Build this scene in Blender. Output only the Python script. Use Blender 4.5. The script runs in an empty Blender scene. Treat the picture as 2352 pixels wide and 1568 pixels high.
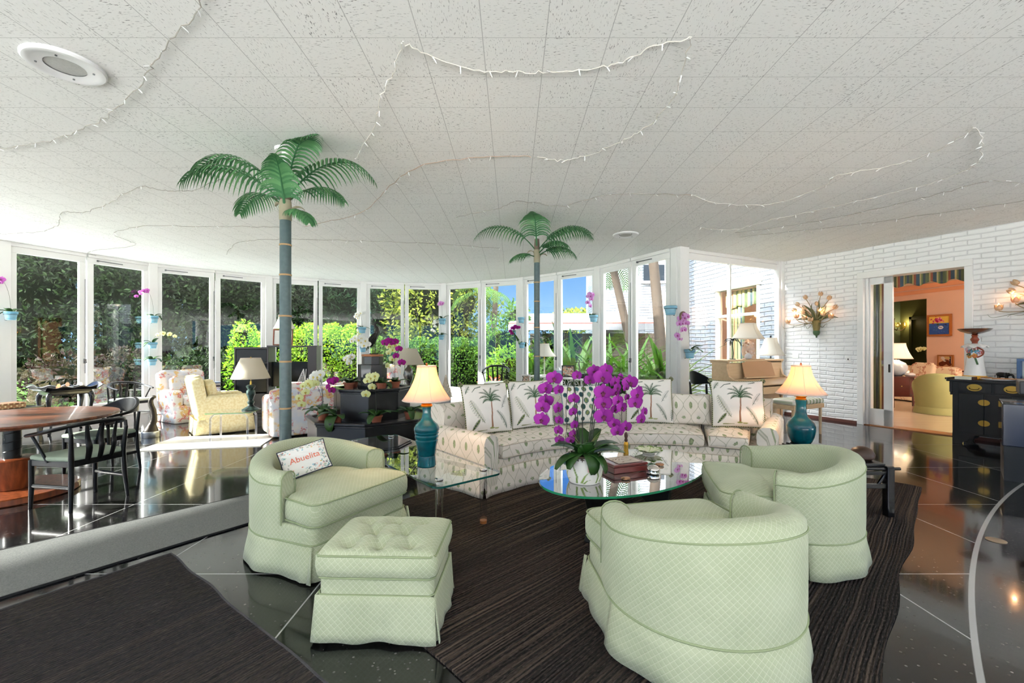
import bpy, bmesh, math, random
from math import sin, cos, pi, radians, atan2, sqrt, exp
from mathutils import Vector, Matrix, Euler, noise as mnoise
S = bpy.context.scene
C = S.collection

# ---------------------------------------------------------------- camera, world, sun, exposure
CAMZ, FPX, HOR = 1.4, 1000.0, 797.0
cd = bpy.data.cameras.new('camera'); cam = bpy.data.objects.new('camera', cd); C.objects.link(cam)
cam.location = (0, 0, CAMZ); cam.rotation_euler = (pi/2, 0, 0)
cd.sensor_width = 36.0; cd.lens = 36.0*FPX/2352.0; cd.shift_y = (HOR-784.0)/2352.0
cd.clip_start = 0.05; cd.clip_end = 200
S.camera = cam
S.view_settings.view_transform = 'Standard'; S.view_settings.look = 'None'
S.view_settings.gamma = 1.0; S.view_settings.use_curve_mapping = False
S.view_settings.exposure = 1.42
S.cycles.use_denoising = True
S.cycles.use_adaptive_sampling = True; S.cycles.adaptive_threshold = 0.03
S.cycles.max_bounces = 8; S.cycles.diffuse_bounces = 4; S.cycles.glossy_bounces = 4
S.cycles.transmission_bounces = 6; S.cycles.transparent_max_bounces = 12
S.cycles.caustics_reflective = True; S.cycles.blur_glossy = 1.0; S.cycles.caustics_refractive = False
S.cycles.sample_clamp_indirect = 6.0

W = bpy.data.worlds.new('world'); S.world = W; W.use_nodes = True
SKY_BLUE, SKY_CLOUD = 1.0, 13.0
def build_world():
    nt = W.node_tree; nt.nodes.clear()
    def nd(t, **k):
        n = nt.nodes.new(t)
        for a, b in k.items(): setattr(n, a, b)
        return n
    L = nt.links.new
    tc = nd('ShaderNodeTexCoord'); sp = nd('ShaderNodeSeparateXYZ'); L(tc.outputs['Generated'], sp.inputs[0])
    def mp(src, a, b):
        m = nd('ShaderNodeMapRange', interpolation_type='SMOOTHSTEP'); L(src, m.inputs[0])
        m.inputs[1].default_value = a; m.inputs[2].default_value = b; return m.outputs[0]
    el = mp(sp.outputs[2], -0.02, 0.35)
    blue = nd('ShaderNodeMixRGB'); L(el, blue.inputs[0])
    blue.inputs[1].default_value = (0.16, 0.29, 0.43, 1); blue.inputs[2].default_value = (0.022, 0.12, 0.40, 1)
    # bright thin cloud high overhead and behind the house, clear blue low in front
    back = nd('ShaderNodeMath', operation='MULTIPLY_ADD'); L(sp.outputs[1], back.inputs[0])
    back.inputs[1].default_value = -0.24; L(sp.outputs[2], back.inputs[2])
    cf = mp(back.outputs[0], 0.38, 0.85)
    no = nd('ShaderNodeTexNoise'); no.inputs['Scale'].default_value = 2.2; no.inputs['Detail'].default_value = 3
    L(tc.outputs['Generated'], no.inputs['Vector'])
    sc = nd('ShaderNodeMath', operation='MULTIPLY_ADD'); L(no.outputs[0], sc.inputs[0]); sc.inputs[1].default_value = 0.8; sc.inputs[2].default_value = 0.6
    cl = nd('ShaderNodeMixRGB', blend_type='MULTIPLY'); cl.inputs[0].default_value = 1
    cl.inputs[1].default_value = (SKY_CLOUD*0.98, SKY_CLOUD*0.99, SKY_CLOUD*1.025, 1); L(sc.outputs[0], cl.inputs[2])
    mx = nd('ShaderNodeMixRGB'); L(cf, mx.inputs[0]); L(blue.outputs[0], mx.inputs[1]); L(cl.outputs[0], mx.inputs[2])
    bg = nd('ShaderNodeBackground'); L(mx.outputs[0], bg.inputs[0]); bg.inputs[1].default_value = SKY_BLUE
    out = nd('ShaderNodeOutputWorld'); L(bg.outputs[0], out.inputs[0])
build_world()
sd = bpy.data.lights.new('sun', 'SUN'); sd.energy = 9.0; sd.angle = radians(0.9); sd.color = (1.0, 0.96, 0.90)
sun = bpy.data.objects.new('sun', sd); C.objects.link(sun)
SUN_TO = Vector((-1.0, -0.30, 0.352)).normalized()
sun.rotation_euler = SUN_TO.to_track_quat('Z', 'Y').to_euler(); sun.location = (-20, 3, 14)

# ---------------------------------------------------------------- helpers
R = random.Random(7)
def P(px, py, z=0.0):
    "point of height z seen at photo pixel px,py"
    y = (CAMZ-z)*FPX/(py-HOR); return Vector(((px-1176)*y/FPX, y, z))
def D(px, py, y):
    "point at distance y seen at photo pixel px,py"
    return Vector(((px-1176)*y/FPX, y, CAMZ-(py-HOR)*y/FPX))
def lin(c):
    return tuple(((v/255.0)/12.92 if v/255.0 <= 0.04045 else ((v/255.0+0.055)/1.055)**2.4) for v in c)+(1.0,)

class NT:
    "small node-graph writer"
    def __init__(s, name):
        s.m = bpy.data.materials.new(name); s.m.use_nodes = True; s.t = s.m.node_tree
        s.b = s.t.nodes['Principled BSDF']; s.out = s.t.nodes['Material Output']
    def n(s, typ, **k):
        x = s.t.nodes.new(typ)
        for a, b in k.items(): setattr(x, a, b)
        return x
    def put(s, sock, v):
        if hasattr(v, 'is_output'): s.t.links.new(v, sock)
        elif isinstance(v, (tuple, list)) and len(v) == 3 and sock.type == 'RGBA': sock.default_value = tuple(v)+(1,)
        else: sock.default_value = v
    def math(s, op, a, b=0.0, c=None):
        x = s.n('ShaderNodeMath', operation=op); s.put(x.inputs[0], a); s.put(x.inputs[1], b)
        if c is not None: s.put(x.inputs[2], c)
        return x.outputs[0]
    def mix(s, f, a, b):
        x = s.n('ShaderNodeMixRGB'); s.put(x.inputs[0], f); s.put(x.inputs[1], a); s.put(x.inputs[2], b); return x.outputs[0]
    def rng(s, v, a, b, lo=0.0, hi=1.0):
        x = s.n('ShaderNodeMapRange'); x.clamp = True; s.put(x.inputs[0], v)
        for i, q in enumerate((a, b, lo, hi)): x.inputs[1+i].default_value = q
        return x.outputs[0]
    def coord(s, which='Object'):
        return s.n('ShaderNodeTexCoord').outputs[which]
    def sep(s, v):
        x = s.n('ShaderNodeSeparateXYZ'); s.put(x.inputs[0], v); return x.outputs
    def vec(s, a, b, c=0.0):
        x = s.n('ShaderNodeCombineXYZ')
        for i, q in enumerate((a, b, c)): s.put(x.inputs[i], q)
        return x.outputs[0]
    def mapping(s, v, scale=(1, 1, 1), rot=(0, 0, 0), loc=(0, 0, 0)):
        x = s.n('ShaderNodeMapping'); s.put(x.inputs[0], v); x.inputs['Scale'].default_value = scale
        x.inputs['Rotation'].default_value = rot; x.inputs['Location'].default_value = loc; return x.outputs[0]
    def noise(s, v, scale=5.0, detail=2.0, rough=0.5):
        x = s.n('ShaderNodeTexNoise'); s.put(x.inputs['Vector'], v)
        x.inputs['Scale'].default_value = scale; x.inputs['Detail'].default_value = detail; x.inputs['Roughness'].default_value = rough
        return x.outputs[0]
    def voro(s, v, scale=5.0, out='Distance', feature='F1', rand=1.0):
        x = s.n('ShaderNodeTexVoronoi'); x.feature = feature; s.put(x.inputs['Vector'], v)
        x.inputs['Scale'].default_value = scale; x.inputs['Randomness'].default_value = rand; return x.outputs[out]
    def ramp(s, f, stops, interp='LINEAR'):
        x = s.n('ShaderNodeValToRGB'); s.put(x.inputs[0], f); r = x.color_ramp; r.interpolation = interp
        while len(r.elements) < len(stops): r.elements.new(0.5)
        for e, (p, c) in zip(r.elements, stops): e.position = p; e.color = c if len(c) == 4 else tuple(c)+(1,)
        return x.outputs[0]
    def bump(s, h, strength=0.3, dist=0.01):
        x = s.n('ShaderNodeBump'); x.inputs['Strength'].default_value = strength; x.inputs['Distance'].default_value = dist
        s.put(x.inputs['Height'], h); s.t.links.new(x.outputs[0], s.b.inputs['Normal'])
    def set(s, **k):
        names = dict(col='Base Color', rough='Roughness', metal='Metallic', spec='Specular IOR Level', ior='IOR', coat='Coat Weight',
                     trans='Transmission Weight', emit='Emission Color', es='Emission Strength', alpha='Alpha', sheen='Sheen Weight', sub='Subsurface Weight', ctr='Coat Roughness')
        for a, v in k.items(): s.put(s.b.inputs[names[a]], v)
        return s
_mats = {}
def mat(name, col, rough=0.5, metal=0.0, spec=0.5, vary=0.0, vscale=8.0, bump=0.0, bscale=60.0, coat=0.0, es=0.0, ecol=None):
    "plain procedural material with a little noise in colour and relief"
    if name in _mats: return _mats[name]
    n = NT(name); c = lin(col); co = n.coord()
    if vary:
        f = n.noise(co, vscale, 4.0)
        n.set(col=n.mix(f, tuple(v*(1-vary) for v in c[:3])+(1,), tuple(min(1, v*(1+vary)) for v in c[:3])+(1,)))
    else: n.set(col=c)
    n.set(rough=rough, metal=metal, spec=spec, coat=coat)
    if bump: n.bump(n.noise(co, bscale, 3.0), bump, 0.004)
    if es: n.set(emit=lin(ecol or col), es=es)
    _mats[name] = n.m; return n.m

class MB:
    "mesh collector: everything added becomes ONE mesh object"
    def __init__(s): s.v = []; s.f = []; s.uv = {}; s.mi = []; s.col = {}
    def add(s, vs, fs, uvs=None, mi=0, xf=None):
        o = len(s.v)
        for i, p in enumerate(vs):
            p = Vector(p)
            if xf is not None: p = xf @ p
            s.v.append(p)
            if uvs: s.uv[o+i] = uvs[i]
        for q in fs: s.f.append(tuple(o+j for j in q)); s.mi.append(mi)
        return s
    def box(s, x0, x1, y0, y1, z0, z1, xf=None, mi=0):
        v = [(x, y, z) for z in (z0, z1) for y in (y0, y1) for x in (x0, x1)]
        return s.add(v, [(0, 2, 3, 1), (4, 5, 7, 6), (0, 1, 5, 4), (2, 6, 7, 3), (0, 4, 6, 2), (1, 3, 7, 5)], None, mi, xf)
    def bar(s, a, b, w, h=None, up=(0, 0, 1), mi=0):
        "rectangular bar from a to b"
        a = Vector(a); b = Vector(b); h = h or w; d = (b-a); l = d.length; d.normalize()
        u = Vector(up)
        if abs(d.dot(u)) > 0.98: u = Vector((1, 0, 0))
        x = d.cross(u).normalized(); z = x.cross(d)
        m = Matrix(((x.x, d.x, z.x, a.x), (x.y, d.y, z.y, a.y), (x.z, d.z, z.z, a.z), (0, 0, 0, 1)))
        return s.box(-w/2, w/2, 0, l, -h/2, h/2, m, mi)
    def grid(s, fn, nu, nv, cu=False, cv=False, uvf=None, mi=0, xf=None, flip=False):
        "fn(u,v) with u,v in 0..1"
        mu = nu if cu else nu+1; mv = nv if cv else nv+1
        vs = [fn(i/nu, j/nv) for i in range(mu) for j in range(mv)]
        uv = [uvf(i/nu, j/nv) for i in range(mu) for j in range(mv)] if uvf else None
        fs = []
        for i in range(nu):
            for j in range(nv):
                a = i*mv+j; b = ((i+1) % mu)*mv+j; c = ((i+1) % mu)*mv+(j+1) % mv; d = i*mv+(j+1) % mv
                fs.append((a, d, c, b) if flip else (a, b, c, d))
        return s.add(vs, fs, uv, mi, xf)
    def lathe(s, prof, seg=24, c=(0, 0, 0), mi=0, xf=None, capb=True, capt=True):
        vs = []; n = len(prof)
        for i in range(seg):
            a = 2*pi*i/seg
            for r, z in prof: vs.append((c[0]+r*cos(a), c[1]+r*sin(a), c[2]+z))
        fs = []
        for i in range(seg):
            k = (i+1) % seg
            for j in range(n-1): fs.append((i*n+j, k*n+j, k*n+j+1, i*n+j+1))
        if capb and prof[0][0] > 1e-5: fs.append(tuple(i*n for i in range(seg))[::-1])
        if capt and prof[-1][0] > 1e-5: fs.append(tuple(i*n+n-1 for i in range(seg)))
        return s.add(vs, fs, None, mi, xf)
    def cyl(s, a, b, r0, r1=None, seg=16, mi=0):
        return s.tube([a, b], [r0, r0 if r1 is None else r1], seg, mi)
    def tube(s, pts, r, seg=8, mi=0, closed=False, flat=1.0):
        pts = [Vector(p) for p in pts]; n = len(pts)
        rs = r if isinstance(r, (list, tuple)) else [r]*n
        vs = []; px = None
        for i in range(n):
            if closed: t = pts[(i+1) % n]-pts[i-1]
            else: t = pts[min(i+1, n-1)]-pts[max(i-1, 0)]
            t = t.normalized() if t.length > 1e-9 else Vector((0, 0, 1))
            if px is None:
                px = t.cross(Vector((0, 0, 1)))
                if px.length < 0.05: px = t.cross(Vector((0, 1, 0)))
            px = (px - t*px.dot(t)); px.normalize(); y = t.cross(px)
            for k in range(seg):
                a = 2*pi*k/seg; vs.append(pts[i]+(px*cos(a)+y*sin(a)*flat)*rs[i])
        fs = []
        for i in range(n if closed else n-1):
            j = (i+1) % n
            for k in range(seg):
                l = (k+1) % seg; fs.append((i*seg+k, i*seg+l, j*seg+l, j*seg+k))
        if not closed: fs += [tuple(range(seg))[::-1], tuple((n-1)*seg+k for k in range(seg))]
        return s.add(vs, fs, None, mi)
    def prism(s, poly, z0, z1, xf=None, mi=0, top=1.0):
        n = len(poly); cx = sum(p[0] for p in poly)/n; cy = sum(p[1] for p in poly)/n
        v = [(x, y, z0) for x, y in poly]+[(cx+(x-cx)*top, cy+(y-cy)*top, z1) for x, y in poly]
        ar = sum(poly[i][0]*poly[(i+1) % n][1]-poly[(i+1) % n][0]*poly[i][1] for i in range(n))
        fs = [tuple(range(n))[::-1], tuple(range(n, 2*n))]+[(i, (i+1) % n, n+(i+1) % n, n+i) for i in range(n)]
        if ar < 0: fs = [q[::-1] for q in fs]
        return s.add(v, fs, None, mi, xf)
    def cushion(s, poly, z0, z1, rr=0.05, dome=0.02, uvs=1.0, mi=0, xf=None):
        "soft closed slab over a star-shaped outline (list of 2D points), uv in metres"
        n = len(poly); cx = sum(p[0] for p in poly)/n; cy = sum(p[1] for p in poly)/n
        h = (z1-z0)/2; zc = (z0+z1)/2; rr = min(rr, h*0.999); rings = []
        def ring(ins, z):
            vs = []
            for x, y in poly:
                dx, dy = x-cx, y-cy; l = sqrt(dx*dx+dy*dy); k = max(0.0, (l-ins)/l); vs.append((cx+dx*k, cy+dy*k, z))
            return vs
        rm = min(sqrt((x-cx)**2+(y-cy)**2) for x, y in poly)
        seq = []
        for t in (0.85, 0.6, 0.35): seq.append((rr+(rm-rr)*t, z0-dome*0.3*(t*1.1)))
        for k in range(5):
            a = -pi/2+pi/2*k/4; seq.append((rr*(1-cos(a)), zc-(h-rr)+rr*sin(a)))
        for k in range(5):
            a = pi/2*k/4; seq.append((rr*(1-cos(a))-0.0, zc+(h-rr)+rr*sin(a)))
        for t in (0.2, 0.4, 0.65, 0.88): seq.append((rr+(rm-rr)*t, z1+dome*sin(pi/2*t)))
        vs = []; uv = []
        for k, (ins, z) in enumerate(seq):
            rg = ring(ins, z)
            for i, p in enumerate(rg):
                vs.append(p)
                if 4 <= k <= 10: uv.append((p[0]*uvs, (p[1]+(z-z1)*1.0)*uvs) if abs(p[1]-cy) > abs(p[0]-cx)*0.8 else ((p[0]+(z-z1))*uvs, p[1]*uvs))
                else: uv.append((p[0]*uvs, p[1]*uvs))
        m = len(seq); fs = []
        for k in range(m-1):
            for i in range(n):
                j = (i+1) % n; fs.append((k*n+i, k*n+j, (k+1)*n+j, (k+1)*n+i))
        vs.append((cx, cy, z0-dome*0.33)); uv.append((cx*uvs, cy*uvs)); vs.append((cx, cy, z1+dome)); uv.append((cx*uvs, cy*uvs))
        for i in range(n):
            j = (i+1) % n; fs.append((m*n, j, i)); fs.append((m*n+1, (m-1)*n+i, (m-1)*n+j))
        return s.add(vs, fs, uv, mi, xf)
    def build(s, name, m, parent=None, sm=40, bev=0.0, loc=None, label=None, bseg=2, solid=0.0, sub=0):
        me = bpy.data.meshes.new(name); me.from_pydata(s.v, [], s.f)
        for x in (m if isinstance(m, (list, tuple)) else [m]): me.materials.append(x)
        if any(s.mi): me.polygons.foreach_set('material_index', s.mi)
        if s.uv:
            ul = me.uv_layers.new(name='UVMap'); dat = [0.0]*(2*len(me.loops))
            for l in me.loops:
                q = s.uv.get(l.vertex_index, (0, 0)); dat[2*l.index] = q[0]; dat[2*l.index+1] = q[1]
            ul.data.foreach_set('uv', dat)
        if s.col:
            ca = me.color_attributes.new('print', 'FLOAT_COLOR', 'POINT'); dat = []
            for i in range(len(s.v)): dat += list(s.col.get(i, (1, 1, 1, 1)))
            ca.data.foreach_set('color', dat)
        if sm:
            me.polygons.foreach_set('use_smooth', [True]*len(me.polygons)); me.set_sharp_from_angle(angle=radians(sm))
        me.update()
        o = bpy.data.objects.new(name, me); C.objects.link(o)
        if parent is not None: o.parent = parent
        if loc is not None: o.location = loc
        if solid:
            k = o.modifiers.new('s', 'SOLIDIFY'); k.thickness = solid; k.offset = 0
        if bev:
            b = o.modifiers.new('b', 'BEVEL'); b.width = bev; b.segments = bseg; b.limit_method = 'ANGLE'; b.angle_limit = radians(40)
            b.harden_normals = False
        if sub:
            q = o.modifiers.new('d', 'SUBSURF'); q.levels = sub; q.render_levels = sub
        if label: o['label'] = label
        return o
def tag(o, label, cat, group=None):
    o['label'] = label; o['category'] = cat
    if group: o['group'] = group
    return o
def thing(name, label, cat, loc=(0, 0, 0), rz=0.0, group=None):
    o = bpy.data.objects.new(name, None); C.objects.link(o); o.location = loc; o.rotation_euler = (0, 0, rz)
    o.empty_display_size = 0.1
    return tag(o, label, cat, group)
def struct(o): o['kind'] = 'structure'; return o
def stuff(o): o['kind'] = 'stuff'; return o
def dup(root, loc=None, rz=None, label=None, group=None, scale=None):
    r = root.copy(); C.objects.link(r)
    if loc is not None: r.location = loc
    if rz is not None: r.rotation_euler = (0, 0, rz)
    if scale is not None: r.scale = (scale,)*3
    if label: r['label'] = label
    if group: r['group'] = group
    for ch in root.children:
        k = ch.copy(); C.objects.link(k); k.parent = r
        for g in ch.children:
            q = g.copy(); C.objects.link(q); q.parent = k
    return r
def inst(src_mesh, name, m4, parent):
    o = bpy.data.objects.new(name, src_mesh); C.objects.link(o); o.parent = parent; o.matrix_local = m4; return o
def frame2(d, up=(0, 0, 1)):
    "rotation taking +Y to d and +Z near up"
    d = Vector(d).normalized(); x = d.cross(Vector(up))
    if x.length < 1e-4: x = Vector((1, 0, 0))
    x.normalize(); z = x.cross(d)
    return Matrix(((x.x, d.x, z.x, 0), (x.y, d.y, z.y, 0), (x.z, d.z, z.z, 0), (0, 0, 0, 1)))
def T(v): return Matrix.Translation(Vector(v))
def RZ(a): return Matrix.Rotation(a, 4, 'Z')
def bez(p0, p1, p2, n=8):
    p0, p1, p2 = Vector(p0), Vector(p1), Vector(p2)
    return [p0*(1-t)**2+p1*2*t*(1-t)+p2*t*t for t in [i/n for i in range(n+1)]]
def smooth(pts, n=6):
    "Catmull-Rom through the points"
    pts = [Vector(p) for p in pts]; out = []
    for i in range(len(pts)-1):
        a = pts[max(i-1, 0)]; b = pts[i]; c = pts[i+1]; d = pts[min(i+2, len(pts)-1)]
        for k in range(n):
            t = k/n; out.append(0.5*((2*b)+(c-a)*t+(2*a-5*b+4*c-d)*t*t+(3*b-a-3*c+d)*t**3))
    out.append(pts[-1]); return out
# ---------------------------------------------------------------- surface materials
H = 3.19
def m_ceiling():
    n = NT('acoustic_tile'); p = n.sep(n.coord()); s = 0.3663
    u = n.math('DIVIDE', n.math('ADD', p[0], 0.17+20*s), s); v = n.math('DIVIDE', n.math('ADD', p[1], 0.044+20*s), s)
    fu = n.math('FRACT', u); fv = n.math('FRACT', v)
    eu = n.math('MINIMUM', fu, n.math('SUBTRACT', 1.0, fu)); ev = n.math('MINIMUM', fv, n.math('SUBTRACT', 1.0, fv))
    seam = n.math('MAXIMUM', n.rng(eu, 0.003, 0.009, 1, 0), n.math('MULTIPLY', n.rng(ev, 0.003, 0.008, 1, 0), 0.75))
    ck = n.math('MODULO', n.math('ADD', n.math('FLOOR', u), n.math('FLOOR', v)), 2.0)
    off = n.math('MULTIPLY', n.math('FLOOR', u), 3.7)
    a = n.vec(n.math('MULTIPLY', p[0], 9.0), n.math('MULTIPLY', p[1], 34.0), off)
    b = n.vec(n.math('MULTIPLY', p[0], 34.0), n.math('MULTIPLY', p[1], 9.0), off)
    co = n.mix(ck, a, b)
    h = n.noise(co, 4.0, 3.0, 0.6); fl = n.rng(h, 0.59, 0.67)
    big = n.noise(n.coord(), 2.5, 2.0); fl = n.math('MULTIPLY', fl, n.rng(big, 0.35, 0.65, 0.45, 1.0))
    n.set(col=n.mix(n.math('MAXIMUM', n.math('MULTIPLY', seam, 0.5), n.math('MULTIPLY', fl, 0.8)), lin((232, 232, 229)), lin((72, 72, 72))), rough=0.9, spec=0.1)
    return n.m
def m_floor():
    n = NT('black_terrazzo'); co = n.coord(); p = n.sep(co)
    def line(v, off, sp, w):
        f = n.math('FRACT', n.math('DIVIDE', n.math('ADD', v, off+sp*20), sp))
        e = n.math('MULTIPLY', n.math('MINIMUM', f, n.math('SUBTRACT', 1.0, f)), sp); return n.rng(e, w*0.6, w, 1, 0)
    gx = line(p[0], -2.2, 1.113, 0.0055); gy = line(p[1], -2.69, 1.19, 0.0055)
    dx = n.math('SUBTRACT', p[0], 12.9); dy = n.math('ADD', p[1], 8.4)
    r = n.math('SQRT', n.math('ADD', n.math('MULTIPLY', dx, dx), n.math('MULTIPLY', dy, dy)))
    rim = n.rng(n.math('ABSOLUTE', n.math('SUBTRACT', r, 14.97)), 0.011, 0.015, 1, 0)
    inside = n.rng(r, 14.96, 14.98)
    g = n.math('MULTIPLY', n.math('MAXIMUM', gx, gy), inside)
    ln = n.math('MAXIMUM', g, rim)
    ch = n.voro(co, 38.0, 'Color'); cs = n.sep(ch)
    d = n.voro(co, 38.0); chip = n.math('MULTIPLY', n.rng(d, 0.18, 0.26, 1, 0), n.rng(cs[0], 0.55, 0.75))
    fine = n.noise(co, 130.0, 2.0)
    base = n.mix(n.rng(fine, 0.45, 0.72), lin((12, 12, 14)), lin((40, 39, 40)))
    big = n.noise(co, 0.8, 2.0); base = n.mix(n.rng(big, 0.4, 0.7, 0, 0.35), base, lin((48, 43, 40)))
    base = n.mix(n.math('MULTIPLY', chip, 0.55), base, lin((120, 117, 112)))
    base = n.mix(ln, base, lin((165, 165, 165)))
    n.set(col=base, rough=n.math('ADD', 0.07, n.math('MULTIPLY', n.rng(fine, 0.3, 0.7), 0.05)), ior=1.6, coat=0.2)
    n.b.inputs['Coat Roughness'].default_value = 0.03
    return n.m
def m_brick(name, c1, c2, uvmap=True, sc=1.0, strength=0.7):
    n = NT(name); co = n.n('ShaderNodeUVMap').outputs[0]
    wob = n.noise(co, 1.7, 2.0); p = n.sep(co)
    v = n.math('ADD', p[1], n.math('MULTIPLY', n.math('SUBTRACT', wob, 0.5), 0.075))
    q = n.vec(p[0], v, 0.0)
    br = n.n('ShaderNodeTexBrick'); n.put(br.inputs['Vector'], q)
    br.inputs['Scale'].default_value = 1.0; br.inputs['Brick Width'].default_value = 0.30*sc; br.inputs['Row Height'].default_value = 0.078*sc
    br.inputs['Mortar Size'].default_value = 0.014*sc; br.inputs['Mortar Smooth'].default_value = 1.0
    br.inputs['Color1'].default_value = lin(c1); br.inputs['Color2'].default_value = lin(c1); br.inputs['Mortar'].default_value = lin(tuple((a+b)/2 for a, b in zip(c1, c2)))
    rough = n.noise(co, 14.0, 4.0)
    hgt = n.math('ADD', n.math('MULTIPLY', n.math('SUBTRACT', 1.0, br.outputs['Fac']), 1.0), n.math('MULTIPLY', rough, 0.9))
    n.set(col=n.mix(n.math('MULTIPLY', br.outputs['Fac'], 0.25), br.outputs['Color'], lin(c2)), rough=0.55, spec=0.4)
    n.bump(hgt, strength, 0.02)
    return n.m
def m_glass(name, tint=(0.96, 0.98, 0.97), rf=1.0, add=0.0):
    "thin pane: clear with fresnel reflection"
    n = NT(name); n.t.nodes.remove(n.b)
    tr = n.n('ShaderNodeBsdfTransparent'); tr.inputs[0].default_value = tint+(1,)
    gl = n.n('ShaderNodeBsdfGlossy'); gl.inputs['Roughness'].default_value = 0.0; gl.inputs[0].default_value = (1, 1, 1, 1)
    ge = n.n('ShaderNodeNewGeometry'); dp = n.n('ShaderNodeVectorMath', operation='DOT_PRODUCT')
    n.put(dp.inputs[0], ge.outputs['Incoming']); n.put(dp.inputs[1], ge.outputs['Normal'])
    k = n.math('POWER', n.math('SUBTRACT', 1.0, n.math('ABSOLUTE', dp.outputs['Value'])), 5.0)
    f = n.math('MINIMUM', n.math('MULTIPLY_ADD', n.math('MULTIPLY_ADD', k, 0.96, 0.04), rf, add), 1.0)
    mx = n.n('ShaderNodeMixShader'); n.put(mx.inputs[0], f)
    n.t.links.new(tr.outputs[0], mx.inputs[1]); n.t.links.new(gl.outputs[0], mx.inputs[2]); n.t.links.new(mx.outputs[0], n.out.inputs[0])
    return n.m
m_white = mat('white_paint', (236, 235, 233), 0.35, spec=0.45)
m_pane = m_glass('window_glass', rf=1.1)
m_ceil = m_ceiling(); m_flo = m_floor()
m_wbrick = m_brick('white_painted_brick', (238, 238, 238), (214, 214, 216), strength=0.5)
m_steel = mat('brushed_steel', (176, 178, 180), 0.3, 1.0)
m_black = mat('black_lacquer', (20, 20, 23), 0.22, spec=0.6, coat=0.3)
m_grey_metal = mat('grey_metal', (120, 122, 124), 0.4, 0.8)

# ---------------------------------------------------------------- room shell
PT = [(-8.62, 7.35), (-7.76, 9.38), (-6.15, 11.0), (-4.09, 12.0), (-1.90, 12.3), (0.27, 11.25), (1.95, 9.7), (2.93, 7.86)]
CR = (5.65, 9.20)
LEFT = [(-12.7, -4.5), (-12.0, -.2), (-9.05, 5.15)]  # out of view; slanted so its header's shadow edge follows the runner
WD = (0.4671, -0.8842)                       # right wall runs from the corner towards the viewer
WN = (-0.8842, -0.4671)                      # its normal, into the room
def wp(t, d=0.0): return (CR[0]+WD[0]*t+WN[0]*d, CR[1]+WD[1]*t+WN[1]*d)
WL = 15.5
OUT = LEFT+PT+[CR, wp(WL)]
b = MB().prism(OUT, -0.12, 0.0); struct(b.build('floor', m_flo, sm=0))
b = MB().prism(OUT, H, H+0.18); struct(b.build('ceiling', m_ceil, sm=0))
def wall_panel(mb, a, bb, z0, z1, th, u0=0.0, out=1):
    "upright slab from a to bb (2D), thickness th to the right-hand side, with uv in metres on all sides"
    a = Vector(a+(0,)); bb = Vector(bb+(0,)); d = (bb-a); l = d.length; d.normalize(); nrm = Vector((d.y, -d.x, 0))*out
    o = len(mb.v); vs = []; uv = []
    for k in (0, 1):
        for p, u in ((a, 0), (bb, l)):
            for z in (z0, z1): vs.append(p+nrm*th*k+Vector((0, 0, z))); uv.append((u0+u+k*th, z))
    mb.add(vs, [(0, 2, 3, 1), (4, 5, 7, 6), (0, 1, 5, 4), (2, 6, 7, 3), (1, 3, 7, 5), (0, 4, 6, 2)], uv)
# right wall with a doorway
DT0, DT1, DZ, TH = 1.50, 2.835, 2.65, 0.26
b = MB()
wall_panel(b, wp(0), wp(DT0), 0, H, TH, 0, -1); wall_panel(b, wp(DT0), wp(DT1), DZ, H, TH, DT0, -1)
wall_panel(b, wp(DT1), wp(7.6), 0, H, TH, DT1, -1); wall_panel(b, wp(14.2), wp(WL), 0, H, TH, 14.2, -1); wall_panel(b, wp(7.6), wp(14.2), 2.85, H, TH, 7.6, -1)  # wide opening out of view, added to let more daylight in
struct(b.build('wall_right', m_wbrick, sm=0))
# wall behind the viewer: piers between three open bays added to let daylight in
b = MB()
for x0, x1 in ((-12.7, -11.9), (-4.4, -3.6), (1.6, 2.4), (7.2, 12.6)): b.box(x0, x1, -4.7, -4.5, 0, H)
b.box(-11.9, 7.2, -4.7, -4.5, 2.8, H)
struct(b.build('wall_back', m_white, sm=0))
b = MB(); t0 = 0.0
for z0, z1, d in ((0.0, 0.03, 0.02), (0.03, 0.05, 0.014)):
    for a, c in ((0.02, DT0-0.1), (DT1+0.1, 7.6)):
        p = wp(a); q = wp(c); b.bar((p[0]+WN[0]*d/2, p[1]+WN[1]*d/2, (z0+z1)/2), (q[0]+WN[0]*d/2, q[1]+WN[1]*d/2, (z0+z1)/2), d, z1-z0)
struct(b.build('baseboard_right', mat('red_base_strip', (104, 62, 54), 0.4), sm=0))

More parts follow.
